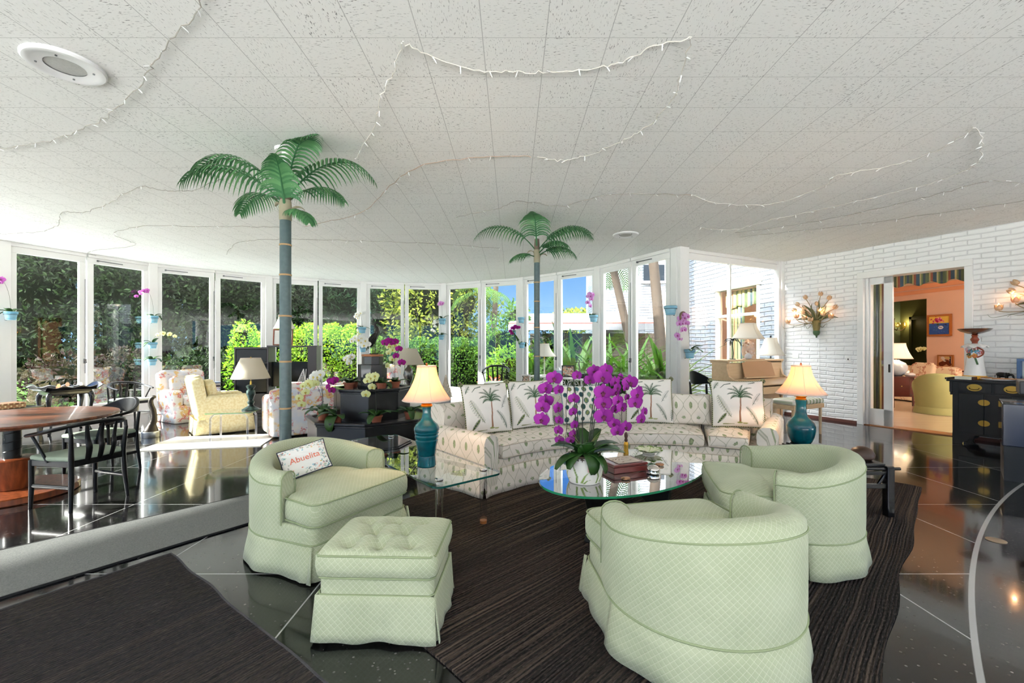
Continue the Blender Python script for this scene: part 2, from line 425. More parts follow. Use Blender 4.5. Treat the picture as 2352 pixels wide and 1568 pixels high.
# ---------------------------------------------------------------- curved window wall
GZ0, GZ1 = 0.29, 3.02
win_no = [0]
def place2(a, c):
    d = Vector((c[0]-a[0], c[1]-a[1], 0)); l = d.length; d.normalize(); y = Vector((-d.y, d.x, 0))
    return Matrix(((d.x, y.x, 0, a[0]), (d.y, y.y, 0, a[1]), (0, 0, 1, 0), (0, 0, 0, 1))), l
def make_window(xf, x0, x1, stile=0.095, mull=None, closer=True, latch=True):
    win_no[0] += 1; f = MB()
    f.box(x0, x1, -0.03, 0.04, 0.0, GZ0, xf); f.box(x0, x1, -0.03, 0.04, GZ1, H-0.06, xf)
    f.box(x0, x0+stile, -0.035, 0.04, GZ0, GZ1, xf); f.box(x1-stile, x1, -0.035, 0.04, GZ0, GZ1, xf)
    f.box(x0, x1, -0.07, 0.06, H-0.06, H, xf)
    f.box(x0-0.01, x1+0.01, -0.055, 0.0, 0.0, 0.05, xf)
    if mull is not None: f.box(mull-0.022, mull+0.022, -0.03, 0.04, GZ0, GZ1, xf)
    w = struct(f.build('window_%d' % win_no[0], m_white, sm=0, bev=0.006))
    g = MB().box(x0+stile-0.01, x1-stile+0.01, 0.002, 0.006, GZ0-0.01, GZ1+0.01, xf); g.build('glass', m_pane, w, sm=0)
    if closer:
        k = MB(); k.bar(xf @ Vector((x0+stile+0.05, -0.06, GZ1+0.06)), xf @ Vector((x0+stile+0.45, -0.06, GZ1+0.055)), 0.018, 0.014)
        k.bar(xf @ Vector((x0+stile+0.06, -0.06, GZ1+0.06)), xf @ Vector((x0+stile+0.06, -0.03, GZ1+0.06)), 0.03, 0.03)
        k.build('closer_arm', m_grey_metal, w, sm=0)
    if latch:
        k = MB(); xx = x1-0.015
        k.bar(xf @ Vector((xx, -0.045, 0.9)), xf @ Vector((xx, -0.045, 2.7)), 0.008)
        k.box(xx-0.02, xx+0.015, -0.06, -0.03, 1.09, 1.18, xf); k.cyl(xf @ Vector((xx, -0.04, 1.13)), xf @ Vector((xx, -0.085, 1.11)), 0.012)
        k.build('latch', m_grey_metal, w)
    return w
ring = LEFT+PT
trim_no = [0]
def post(p, ang, w=0.15, d=0.17):
    trim_no[0] += 1
    m = T((p[0], p[1], 0)) @ RZ(ang); f = MB().box(-w/2, w/2, -d*0.6, d*0.4, 0, H, m)
    f.box(-w/2-0.02, w/2+0.02, -d*0.3, d*0.3, 0, H, m)
    return struct(f.build('trim_%d' % trim_no[0], m_white, sm=0, bev=0.006))
for i in range(len(ring)-1):
    a, c = ring[i], ring[i+1]; xf, l = place2(a, c)
    if i == 0:
        n = 3; e = [0.08+(l-0.16)*k/n for k in range(n+1)]
        for k in range(n): make_window(xf, e[k], e[k+1], latch=False, closer=False)
    else:
        make_window(xf, 0.075, l/2-0.012, closer=(i % 2 == 0), latch=True); make_window(xf, l/2+0.012, l-0.075, closer=True, latch=False)
for i, p in enumerate(ring):
    a = ring[max(i-1, 0)]; c = ring[min(i+1, len(ring)-1)]
    ang = atan2(c[1]-a[1], c[0]-a[0])
    if i == len(ring)-1: post((p[0]+0.09, p[1]+0.03), atan2(CR[1]-p[1], CR[0]-p[0]), 0.22, 0.24)
    else: post(p, ang)
xf, l = place2(PT[-1], CR)
make_window(xf, 0.2, l-0.02, 0.07, mull=1.47, closer=False, latch=False)
trim_no[0] += 1
b = MB().box(l-0.14, l, -0.08, 0.02, 0, H, xf).box(l-0.08, l+0.02, -0.11, -0.02, 0, H, xf); struct(b.build('trim_%d' % trim_no[0], m_white, sm=0, bev=0.006))
cxy0 = (-2.6, 5.0)
# outside eave of the roof
b = MB()
off = [(x*1.03-0.0, y*1.03+0.02) for x, y in PT]
for i in range(len(PT)-1):
    b.add([(PT[i][0], PT[i][1], H+0.02), (PT[i+1][0], PT[i+1][1], H+0.02), (off[i+1][0], off[i+1][1], H+0.02), (off[i][0], off[i][1], H+0.02),
           (PT[i][0], PT[i][1], H+0.2), (PT[i+1][0], PT[i+1][1], H+0.2), (off[i+1][0], off[i+1][1], H+0.2), (off[i][0], off[i][1], H+0.2)],
          [(0, 1, 2, 3), (4, 7, 6, 5), (0, 4, 5, 1), (2, 6, 7, 3), (0, 3, 7, 4), (1, 5, 6, 2)])
b.prism([(cxy0[0]+(x-cxy0[0])*.86, cxy0[1]+(y-cxy0[1])*.86) for x, y in LEFT+PT+[CR]], H+.18, H+.75)  # unseen raised block added to shade the lower wing wall
b.box(-12.8, 12.9, -6.2, -4.7, H+.02, H+.2)  # unseen porch slab added to keep high sky light out of the bays
struct(b.build('roof', m_white, sm=0))

# ---------------------------------------------------------------- doorway in the right wall
MW = Matrix(((WD[0], -WN[0], 0, CR[0]), (WD[1], -WN[1], 0, CR[1]), (0, 0, 1, 0), (0, 0, 0, 1)))   # local x along wall, y into the wall
f = MB()
f.box(DT0-0.085, DT0+0.01, -0.03, TH, 0, DZ-0.0105, MW); f.box(DT1-0.01, DT1+0.085, -0.03, TH, 0, DZ-0.0105, MW)
f.box(DT0-0.085, DT1+0.085, -0.03, TH, DZ-0.01, DZ+0.1, MW); f.box(DT0+0.01, DT0+0.05, 0.05, TH, 0, DZ, MW); f.box(DT1-0.035, DT1-0.01, 0.06, TH, 0, DZ, MW)
fr = struct(f.build('door_1', m_white, sm=0, bev=0.006))
b = MB().box(DT0, DT1, 0.0, TH+0.04, -0.01, 0.012, MW); b.build('threshold', mat('oak_threshold', (150, 96, 52), 0.4, vary=0.2), fr, sm=0)
# sliding door, pushed open to the left
f = MB(); x0, x1 = DT0+0.03, DT0+0.40
f.box(x0, x0+0.05, 0.08, 0.125, 0.0, DZ-0.01, MW); f.box(x1-0.13, x1, 0.08, 0.125, 0.0, DZ-0.01, MW)
f.box(x0, x1, 0.08, 0.125, 0.0, 0.30, MW); f.box(x0, x1, 0.08, 0.125, DZ-0.13, DZ-0.01, MW)
sl = struct(f.build('door_2', m_white, sm=0, bev=0.004))
MB().box(x0+0.04, x1-0.12, 0.10, 0.104, 0.29, DZ-0.12, MW).build('glass', m_pane, sl, sm=0)
MB().box(x1-0.06, x1-0.035, 0.072, 0.082, 0.96, 1.10, MW).build('handle', mat('dark_bronze', (70, 64, 58), 0.4, 0.9), sl, sm=0)
# ---------------------------------------------------------------- fabrics
def m_mint():
    n = NT('mint_quilted_fabric'); p = n.sep(n.n('ShaderNodeUVMap').outputs[0]); s = 0.030
    a = n.math('FRACT', n.math('DIVIDE', n.math('ADD', n.math('ADD', p[0], p[1]), 30*s), s)); c = n.math('FRACT', n.math('DIVIDE', n.math('ADD', n.math('SUBTRACT', p[0], p[1]), 30*s), s))
    ea = n.math('MINIMUM', a, n.math('SUBTRACT', 1.0, a)); ec = n.math('MINIMUM', c, n.math('SUBTRACT', 1.0, c))
    e = n.math('MINIMUM', ea, ec); ln = n.rng(e, 0.012, 0.04, 1, 0)
    w = n.noise(n.coord(), 4.0, 3.0)
    base = n.mix(n.rng(w, 0.3, 0.7), lin((168, 177, 146)), lin((183, 191, 161)))
    n.set(col=n.mix(n.math('MULTIPLY', ln, 0.48), base, lin((236, 239, 222))), rough=0.82, spec=0.2, sheen=0.15)
    n.bump(n.math('ADD', n.rng(e, 0.0, 0.25, 0, 1), n.math('MULTIPLY', n.noise(n.coord(), 18.0, 2.0), 0.5)), 0.25, 0.003)
    return n.m
m_mintf = m_mint()
m_pipe = mat('mint_piping', (150, 162, 126), 0.8, spec=0.2)

def m_sofa():
    n = NT('pineapple_print_fabric'); p = n.sep(n.n('ShaderNodeUVMap').outputs[0]); pu, pv = 0.165, 0.29
    u = n.math('DIVIDE', n.math('ADD', p[0], 30*pu), pu); v = n.math('DIVIDE', n.math('ADD', p[1], 10*pv), pv)
    w = n.math('MULTIPLY', n.math('SINE', n.math('MULTIPLY', v, 2*pi)), 0.25)
    def near(x):
        f = n.math('FRACT', x); return n.math('ABSOLUTE', n.math('SUBTRACT', f, 0.5))
    l1 = near(n.math('ADD', u, w)); l2 = near(n.math('SUBTRACT', u, n.math('ADD', w, 0.5)))
    ln = n.math('MAXIMUM', n.rng(l1, 0.012, 0.028, 1, 0), n.rng(l2, 0.012, 0.028, 1, 0))
    fv = n.math('FRACT', v)
    def blob(uo, vo, ru, rv):
        du = n.math('DIVIDE', n.math('SUBTRACT', n.math('FRACT', n.math('ADD', u, uo)), 0.5), ru)
        dv = n.math('DIVIDE', n.math('SUBTRACT', n.math('FRACT', n.math('ADD', v, vo)), 0.5), rv)
        return n.math('SQRT', n.math('ADD', n.math('MULTIPLY', du, du), n.math('MULTIPLY', dv, dv)))
    tex = n.voro(n.vec(n.math('MULTIPLY', p[0], 1.0), p[1], 0), 75.0)
    tx2 = n.noise(n.vec(p[0], p[1], 0), 90.0, 1.0)
    pine = n.rng(n.math('ADD', blob(0.25, -0.25, 0.11, 0.15), n.math('MULTIPLY', tx2, 0.25)), 1.05, 1.12, 1, 0)
    star = n.rng(n.math('ADD', blob(0.75, 0.25, 0.20, 0.09), n.math('MULTIPLY', tx2, 1.3)), 1.22, 1.30, 1, 0)
    grn = n.mix(n.rng(tex, 0.1, 0.5), lin((72, 92, 62)), lin((150, 165, 120)))
    base = n.mix(n.rng(n.noise(n.coord(), 6.0, 2.0), 0.3, 0.7), lin((232, 224, 212)), lin((241, 234, 224)))
    c = n.mix(n.math('MULTIPLY', ln, 0.55), base, lin((128, 134, 92)))
    c = n.mix(n.math('MULTIPLY', star, 0.85), c, grn); c = n.mix(n.math('MULTIPLY', pine, 0.9), c, grn)
    n.set(col=c, rough=0.85, spec=0.15); n.bump(n.noise(n.coord(), 9.0, 3.0), 0.25, 0.01)
    return n.m
m_sofaf = m_sofa()
m_spipe = mat('beige_piping', (208, 196, 178), 0.8)

# ---------------------------------------------------------------- swivel barrel chairs
def poly_box(x, y0, y1, k=6, r=0.1):
    pts = []
    for cx, cy, a0 in ((x-r, y1-r, 0), (-x+r, y1-r, pi/2), (-x+r, y0+r, pi), (x-r, y0+r, 3*pi/2)):
        for i in range(k+1): a = a0+pi/2*i/k; pts.append((cx+r*cos(a), cy+r*sin(a)))
    return resample(pts, 60)
def resample(pts, n):
    P2 = [Vector(p) for p in pts]; L = [0.0]
    for i in range(len(P2)): L.append(L[-1]+(P2[(i+1) % len(P2)]-P2[i]).length)
    out = []; j = 0
    for k in range(n):
        t = L[-1]*k/n
        while L[j+1] < t: j += 1
        f = (t-L[j])/max(1e-9, L[j+1]-L[j]); q = P2[j % len(P2)].lerp(P2[(j+1) % len(P2)], f); out.append((q.x, q.y))
    return out
def footprint(r, fx, fy):
    "horseshoe outline: round back (towards -y), straight sides, rounded front"
    pts = [(r*cos(a), r*sin(a)) for a in [radians(180+180*i/24) for i in range(25)]]
    rr = 0.06
    pts += [(fx+(r-fx)*0.4, fy*0.5)]+[(fx-rr+rr*cos(a), fy-rr+rr*sin(a)) for a in (0, pi/8, pi/4, 3*pi/8, pi/2)]
    pts += [(-fx+rr-rr*sin(a), fy-rr+rr*cos(a)) for a in (0, pi/8, pi/4, 3*pi/8, pi/2)]+[(-fx-(r-fx)*0.4, fy*0.5)]
    return resample(pts, 96)
def make_barrel(label, loc, face):
    t = thing('barrel_chair', label, 'armchair', loc, face-pi/2, 'mint barrel chairs')
    a0, a1 = radians(158), radians(382); Ro, Ri = 0.455, 0.315
    def top(a): k = max(0.0, -sin(a)); return 0.615+0.085*k**1.2
    prof = []                                      # (radial position, height fraction) walked from outer bottom over the top to the inner bottom
    def sect(a):
        h = top(a); o = []
        for z in (0.17, 0.30, 0.45, h-0.10): o.append((Ro-0.004*(z < .2), z))
        for k in range(1, 8):
            q = pi*k/8; o.append(((Ro+Ri)/2+(Ro-Ri)/2*cos(q)*(1.0), h-0.055+0.055*sin(q)+0.0))
        o += [(Ri, h-0.11), (Ri+0.01, 0.42), (Ri+0.01, 0.25)]
        return o
    N = 72; m = len(sect(0)); vs = []; uv = []
    for i in range(N+1):
        a = a0+(a1-a0)*i/N; sc = sect(a); L = 0; pr = None
        for r, z in sc:
            if pr: L += sqrt((r-pr[0])**2+(z-pr[1])**2)
            pr = (r, z); vs.append((r*cos(a), r*sin(a), z)); uv.append((a*Ro, L))
    fs = [(i*m+j, (i+1)*m+j, (i+1)*m+j+1, i*m+j+1) for i in range(N) for j in range(m-1)]
    fs += [tuple(range(m)), tuple(N*m+j for j in range(m))[::-1]]
    b = MB().add(vs, fs, uv); b.build('backrest', m_mintf, t, sm=50, bev=0.018, bseg=3)
    # base band and skirt
    fp = footprint(0.448, 0.395, 0.43); n = len(fp)
    def band(levels, name, wav=0.0, sld=0.0):
        vs = []; uv = []
        per = 0.0
        for i in range(n+1):
            x, y = fp[i % n]
            if i: per += sqrt((x-fp[i-1][0])**2+(y-fp[i-1][1])**2)
            for k, (z, g) in enumerate(levels):
                l = sqrt(x*x+y*y); ww = 1+(g+wav*k*sin(i*0.72)*0.9+wav*k*0.6*sin(i*0.31+1))/l
                if wav and min(abs(x-0.395)+abs(y-0.43), abs(x+0.395)+abs(y-0.43)) < 0.10 and k: ww += 0.03
                vs.append((x*ww, y*ww, z)); uv.append((per, z))
        q = len(levels)
        fs = [(i*q+j+1, (i+1)*q+j+1, (i+1)*q+j, i*q+j) for i in range(n) for j in range(q-1)]
        return MB().add(vs, fs, uv).build(name, m_mintf, t, sm=60, solid=sld)
    b = MB(); b.cushion(fp, 0.10, 0.315, 0.02, 0.0); b.build('base', m_mintf, t, sm=60)
    band([(0.215, 0.004), (0.15, 0.010), (0.08, 0.022), (0.012, 0.030)], 'skirt', 0.0035, 0.006)
    MB().tube([(x*1.015, y*1.015, 0.216) for x, y in fp], 0.005, 6, closed=True).build('piping', m_pipe, t)
    pts = [((Ro-0.001)*cos(a), (Ro-0.001)*sin(a), top(a)-0.068) for a in [a0+(a1-a0)*i/60 for i in range(61)]]
    MB().tube(pts, 0.0045, 6).build('piping', m_pipe, t)
    for a, e in ((a0, -.002), (a1, .002)): MB().tube([(r*cos(a+e), r*sin(a+e), z) for r, z in sect(a)[1:]], 0.0045, 6).build('piping', m_pipe, t)
    cu = [(0.30*cos(a), 0.30*sin(a)) for a in [radians(180+180*i/20) for i in range(21)]]
    cu += [(0.305, 0.13), (0.40, 0.17)]+[(0.34+0.065*cos(a), 0.405+0.065*sin(a)) for a in (0, .4, .8, 1.2, pi/2)]
    cu += [(0.15, 0.478), (-0.15, 0.478)]+[(-0.34-0.065*sin(a), 0.405+0.065*cos(a)) for a in (0, .4, .8, 1.2, pi/2)]+[(-0.40, 0.17), (-0.305, 0.13)]
    cu = resample(cu, 84)
    MB().cushion(cu, 0.31, 0.475, 0.055, 0.03).build('seat_cushion', m_mintf, t, sm=60)
    MB().tube([(x*0.985, y*0.985, 0.462) for x, y in cu], 0.0048, 6, closed=True).build('piping', m_pipe, t)
    MB().tube([(x*0.985, y*0.985, 0.330) for x, y in cu], 0.0048, 6, closed=True).build('piping', m_pipe, t)
    for s in (-1, 1):                              # corner flap of the skirt
        MB().add([(s*0.392, 0.425, .214), (s*0.40, 0.44, .214), (s*0.425, 0.462, .012), (s*0.428, 0.43, .012)], [(0, 1, 2, 3)], [(0, 0), (.02, 0), (.05, .2), (0, .2)]).build('skirt_pleat', m_mintf, t, solid=0.006)
    return t
chA = make_barrel('mint green barrel chair holding the small embroidered pillow', (-1.36, 3.13, 0), radians(-30))
def dup_chair(loc, face, label): return dup(chA, loc, face-pi/2, label)
chB = dup_chair((0.90, 2.13, 0.012), radians(103), 'mint green barrel chair in front, seen from its rounded back')
chC = dup_chair((1.88, 3.03, 0.012), radians(165), 'mint green barrel chair beside the black side table, facing the coffee table')

# ---------------------------------------------------------------- tufted ottoman
def make_ottoman():
    t = thing('tufted_ottoman', 'square mint green tufted ottoman with a pleated skirt', 'ottoman', (-0.64, 2.275, 0.006), radians(-2))
    X, Y = 0.285, 0.225
    btn = [(-0.15, -0.14), (0.0, -0.15), (0.15, -0.14), (-0.08, -0.0), (0.08, 0.0), (-0.15, 0.13), (0, 0.135), (0.15, 0.13)]
    def hz(x, y):
        e = max(0, 1-(abs(x)/X)**5)*max(0, 1-(abs(y)/Y)**5); z = 0.405+0.044*e**0.5
        for bx, by in btn: z -= 0.038*exp(-((x-bx)**2+(y-by)**2)/0.0022)
        for (i, j) in ((0, 3), (1, 3), (1, 4), (2, 4), (5, 3), (6, 3), (6, 4), (7, 4)):
            p, q = Vector(btn[i]), Vector(btn[j]); d = q-p; k = max(0, min(1, (Vector((x, y))-p).dot(d)/d.dot(d))); m = (Vector((x, y))-p-d*k).length
            z -= 0.011*exp(-(m/0.013)**2)
        return z
    def sgn(v): return 1 if v >= 0 else -1
    def sqr(u): w = 2*u-1; return w
    b = MB(); N = 64
    b.grid(lambda u, v: ((2*u-1)*X, (2*v-1)*Y, hz((2*u-1)*X, (2*v-1)*Y)), N, N, uvf=lambda u, v: (2*u*X, 2*v*Y), flip=False)
    out = poly_box(X, -Y, Y, 5, 0.03)
    n = len(out); lv = [(0.408, 0.0), (0.39, 0.010), (0.35, 0.013), (0.315, 0.006), (0.300, -0.012)]
    vs = []; uv = []; per = 0
    for i in range(n+1):
        x, y = out[i % n]
        if i: per += sqrt((x-out[i-1][0])**2+(y-out[i-1][1])**2)
        for z, g in lv: l = sqrt(x*x+y*y); vs.append((x*(1+g/l), y*(1+g/l), z)); uv.append((per, z))
    q = len(lv); b.add(vs, [(i*q+j+1, (i+1)*q+j+1, (i+1)*q+j, i*q+j) for i in range(n) for j in range(q-1)], uv)
    b.build('tufted_cushion', m_mintf, t, sm=60)
    MB().tube([(x*1.01, y*1.01, 0.407) for x, y in out], 0.005, 6, closed=True).build('piping', m_pipe, t)
    MB().tube([(x*0.99, y*0.99, 0.302) for x, y in out], 0.005, 6, closed=True).build('piping', m_pipe, t)
    MB().cushion([(x*0.965, y*0.96) for x, y in out], 0.06, 0.300, 0.02, 0.0).build('base', m_mintf, t, sm=60)
    MB().tube([(x*0.985, y*0.985, 0.222) for x, y in out], 0.0045, 6, closed=True).build('piping', m_pipe, t)
    # skirt: four panels, flared and slightly rippled, with corner pleats behind
    for k in range(4):
        w = X if k % 2 == 0 else Y; d = Y if k % 2 == 0 else X; m = RZ(k*pi/2)
        def fn(u, v, w=w, d=d, k=k):
            x = (2*u-1)*(w+0.012*v); rp = 0.008*v*sin(u*9+k*2)+0.005*v*sin(u*21+k)
            return m @ Vector((x, -(d*0.975+0.005+0.016*v+rp), 0.222-0.212*v+0.004*v*sin(u*13+k)))
        MB().grid(fn, 24, 5, uvf=lambda u, v, w=w, k=k: (2*u*w+k*.5, .222-.21*v)).build('skirt', m_mintf, t, sm=60, solid=0.006)
    for sx in (-1, 1):
        for sy in (-1, 1):
            a = (sx*X*0.96, sy*Y*0.96)
            MB().add([(a[0]-sx*.03, a[1], .22), (a[0], a[1]-sy*.03, .22), (a[0]*1.06+sx*.012, a[1]*1.06-sy*.01, .02), (a[0]*1.06-sx*.01, a[1]*1.06+sy*.012, .02)], [(0, 1, 2, 3)],
                     [(0, 0), (.04, 0), (.05, .2), (0, .2)]).build('skirt_pleat', m_mintf, t, solid=0.006)
    for bx, by in btn:
        MB().lathe([(0.0001, 0.006), (0.008, 0.004), (0.0105, 0), (0.009, -0.004)], 14, (bx, by, hz(bx, by)+0.002)).build('button', m_pipe, t)
    return t
ottoman = make_ottoman()

# ---------------------------------------------------------------- curved sectional sofa
SO = Vector((1.42, 2.72, 0))
def pol(a, r, z=0.0): return Vector((r*sin(a), r*cos(a), z))
def make_sofa():
    t = thing('curved_sofa', 'long curved sofa in cream fabric with green pineapple print', 'sofa', tuple(SO))
    A0, A1 = radians(-50), radians(34.5); R0, R1 = 2.13, 3.05; Rc = 2.6
    def arc_slab(b, a0, a1, sect, N, du=0.0, caps=True):
        "sweep a closed section [(r,z)] along the arc"
        m = len(sect); vs = []; uv = []
        Ls = [0.0]
        for j in range(1, m+1): p, q = sect[j-1], sect[j % m]; Ls.append(Ls[-1]+sqrt((q[0]-p[0])**2+(q[1]-p[1])**2))
        for i in range(N+1):
            a = a0+(a1-a0)*i/N
            for j in range(m+1): r, z = sect[j % m]; vs.append(pol(a, r, z)); uv.append((a*2.4+du, Ls[j]))
        fs = [(i*(m+1)+j+1, (i+1)*(m+1)+j+1, (i+1)*(m+1)+j, i*(m+1)+j) for i in range(N) for j in range(m)]
        if caps: fs += [tuple(range(m)), tuple(N*(m+1)+j for j in range(m))[::-1]]
        b.add(vs, fs, uv)
    b = MB(); arc_slab(b, A0, A1, [(R0+0.02, 0.09), (R0+0.02, 0.31), (R1-0.05, 0.31), (R1-0.05, 0.09)], 40); b.build('base', m_sofaf, t, sm=50, bev=0.01)
    # back: one run per section, softly rounded on top
    cuts = [A0, radians(-15), radians(19), A1]
    for k in range(3):
        b = MB(); a0, a1 = cuts[k]+0.004, cuts[k+1]-0.004
        se = [(2.80, 0.30), (2.79, 0.70), (2.81, 0.755), (2.86, 0.785), (2.95, 0.79), (3.02, 0.77), (3.05, 0.72), (3.05, 0.10), (2.98, 0.10), (2.95, 0.30)]
        arc_slab(b, a0, a1, se, 20, 0.0); b.build('backrest', m_sofaf, t, sm=50, bev=0.012)
        # seat cushion
        poly = []
        i0, i1 = a0+(0.075 if k == 0 else 0.004), a1-(0.075 if k == 2 else 0.004)
        for i in range(17): a = i0+(i1-i0)*i/16; poly.append(tuple(pol(a, 2.115)[:2]))
        for i in range(17): a = i1+(i0-i1)*i/16; poly.append(tuple(pol(a, 2.79)[:2]))
        poly = resample(poly, 100)
        b = MB(); b.cushion(poly, 0.305, 0.455, 0.05, 0.028); b.build('seat_cushion', m_sofaf, t, sm=60)
        cx = sum(p[0] for p in poly)/100; cy = sum(p[1] for p in poly)/100
        for z in (0.325, 0.442): MB().tube([(cx+(x-cx)*0.985, cy+(y-cy)*0.985, z) for x, y in poly], 0.005, 6, closed=True).build('piping', m_spipe, t)
    # arms
    for s, a in ((-1, A0), (1, A1)):
        d = pol(a, 1.0); side = Vector((d.y, -d.x, 0))*s              # outward of the sofa
        m = Matrix(((d.x, side.x, 0, 0), (d.y, side.y, 0, 0), (0, 0, 1, 0), (0, 0, 0, 1)))
        def fn(u, v):
            # u along radius, v round the section
            r = 2.12+0.92*u; q = v*2*pi
            return None
        b = MB(); sec = [(-0.085, 0.10), (-0.085, 0.50), (-0.075, 0.55), (-0.04, 0.578), (0.02, 0.585), (0.07, 0.565), (0.09, 0.52), (0.095, 0.10)]
        vs = []; uv = []; Ls = [0]
        for j in range(1, 9): p, q = sec[j-1], sec[j % 8]; Ls.append(Ls[-1]+sqrt((p[0]-q[0])**2+(p[1]-q[1])**2))
        N = 12
        for i in range(N+1):
            u = i/N; r = 2.10+0.94*u; dz = 0.0 if u > .1 else -0.02*(1-u/.1)**2; dr = 0.03*max(0, u-0.5)
            for j in range(9): y, z = sec[j % 8]; vs.append((r, y, z+(dz+dr if z > .4 else 0))); uv.append((r, Ls[j]+0.07))
        fs = [(i*9+j, (i+1)*9+j, (i+1)*9+j+1, i*9+j+1) for i in range(N) for j in range(8)]
        fs += [tuple(range(8))[::-1], tuple(N*9+j for j in range(8))]
        if s < 0: fs = [f[::-1] for f in fs]
        b.add(vs, fs, uv, 0, m); b.build('arm', m_sofaf, t, sm=50, bev=0.012)
        # skirt on the outer side of the arm
        b = MB(); b.grid(lambda u, v: m @ Vector((2.095+0.96*u, 0.098+0.03*v+0.008*v*sin(u*16), 0.24-0.225*v)), 24, 4, uvf=lambda u, v: (2.1+.96*u, .24-.22*v))
        b.build('skirt', m_sofaf, t, sm=60, solid=0.006)
    # front skirt
    aa0, aa1 = A0-0.045, A1+0.045
    b = MB(); b.grid(lambda u, v: pol(aa0+(aa1-aa0)*u, R0-0.012-0.035*v+0.009*v*sin(u*46)+0.006*v*sin(u*19), 0.24-0.226*v), 120, 4, uvf=lambda u, v: ((aa0+(aa1-aa0)*u)*2.2, .24-.22*v))
    b.build('skirt', m_sofaf, t, sm=60, solid=0.006)
    MB().tube([pol(aa0+(aa1-aa0)*i/60, R0-0.012, 0.242) for i in range(61)], 0.005, 6).build('piping', m_spipe, t)
    return t
sofa = make_sofa()
# ---------------------------------------------------------------- ground outside
m_lawn = NT('lawn_grass'); _c = m_lawn.coord()
m_lawn.set(col=m_lawn.mix(m_lawn.noise(_c, 30.0, 4.0), lin((30, 56, 14)), lin((62, 92, 24))), rough=0.9, spec=0.1); m_lawn.bump(m_lawn.noise(_c, 90.0, 3.0), 0.8, 0.05); m_lawn = m_lawn.m
m_conc = mat('pale_bounce_paving', (232, 231, 228), 0.8, vary=0.06)
b = MB().prism([(-40, -30), (40, -30), (40, 60), (-40, 60)], -0.40, -0.30); struct(b.build('lawn', m_lawn, sm=0))
cxy = (-2.6, 6.4)
b = MB()
o2 = []
for x, y in PT: d = Vector((x-cxy[0], y-cxy[1])); l = d.length; d.normalize(); o2.append((cxy[0]+d.x*(l+2.1), cxy[1]+d.y*(l+2.1)))
b.prism([(-13.0, 6.5)]+o2+[(3.6, 8.6), CR]+PT[::-1]+[(-8.9, 6.5)], -0.30, -0.10)
struct(b.build('bounce_garden_path', mat('grey_bounce_paving', (150, 152, 154), 0.8, vary=0.08), sm=0))  # unseen strip added to bounce light inside, greyed to dim the ceiling rim
b = MB(); b.prism([(-18, -14), (-14.5, 6.49), (-8.9, 6.49), (-8.9, -4.4), wp(WL), (15, -14)], -0.30, -0.10)
b.prism([wp(7.5, -TH), (17, 1.5), (26, -14), (15.01, -14), wp(WL, -TH)], -0.30, -0.10)
struct(b.build('bounce_terrace_path', m_conc, sm=0))  # unseen pale ground added to bounce light up to the ceiling
# ---------------------------------------------------------------- printed cushions
import numpy as np
m_print = NT('printed_cotton')
_a = m_print.n('ShaderNodeVertexColor'); _a.layer_name = 'print'
m_print.set(col=_a.outputs[0], rough=0.85, spec=0.15); m_print.bump(m_print.noise(m_print.coord(), 22.0, 3.0), 0.25, 0.006); m_print = m_print.m
m_cord = NT('twisted_cord'); _p = m_cord.sep(m_cord.coord())
_w = m_cord.math('SINE', m_cord.math('MULTIPLY', m_cord.math('ADD', m_cord.math('ADD', _p[0], _p[2]), m_cord.math('MULTIPLY', _p[1], 2.0)), 260.0))
m_cord.set(col=m_cord.mix(m_cord.rng(_w, -0.2, 0.2), lin((52, 70, 46)), lin((176, 172, 128))), rough=0.8); m_cord = m_cord.m
class Paint:
    "a print drawn as brush strokes on the unit square, sampled at mesh vertices"
    def __init__(s, base): s.base = lin(base)[:3]; s.st = []
    def line(s, pts, w0, w1, col):
        for i in range(len(pts)-1):
            f0 = i/(len(pts)-1); f1 = (i+1)/(len(pts)-1)
            s.st.append((pts[i], pts[i+1], w0+(w1-w0)*f0, w0+(w1-w0)*f1, lin(col)[:3]))
    def dot(s, p, r, col, ay=1.0): s.st.append((p, p, r, r, lin(col)[:3], ay))
    def frond(s, a, b, bow, n, l, w, c1, c2, taper=True):
        a = np.array(a); b = np.array(b); d = b-a; L = np.hypot(*d); d = d/L; nn = np.array((-d[1], d[0]))
        q = [a+(b-a)*t+nn*bow*4*t*(1-t) for t in np.linspace(0, 1, 9)]
        s.line([tuple(p) for p in q], w, w*0.6, c1)
        for k in range(1, n):
            t = k/n; p = a+(b-a)*t+nn*bow*4*t*(1-t); ll = l*(sin(pi*min(1, t*0.9+0.08))**0.6 if taper else 1)
            for sg in (-1, 1):
                e = p+nn*sg*ll+d*ll*0.75; s.line([tuple(p), tuple(e)], w*0.8, w*0.3, c2 if (k % 2) else c1)
    def sample(s, U, V):
        out = np.empty(U.shape+(3,)); out[:] = s.base
        for t in s.st:
            a, b, w0, w1, c = t[:5]; ay = t[5] if len(t) > 5 else 1.0
            dx, dy = b[0]-a[0], b[1]-a[1]; q = dx*dx+dy*dy
            k = np.clip(((U-a[0])*dx+(V-a[1])*dy)/q, 0, 1) if q > 1e-12 else 0*U
            d = np.hypot(U-a[0]-k*dx, (V-a[1]-k*dy)/ay); w = w0+(w1-w0)*k
            f = np.clip((w-d)/0.006+0.5, 0, 1)[..., None]; out = out*(1-f)+np.array(c)*f
        return out
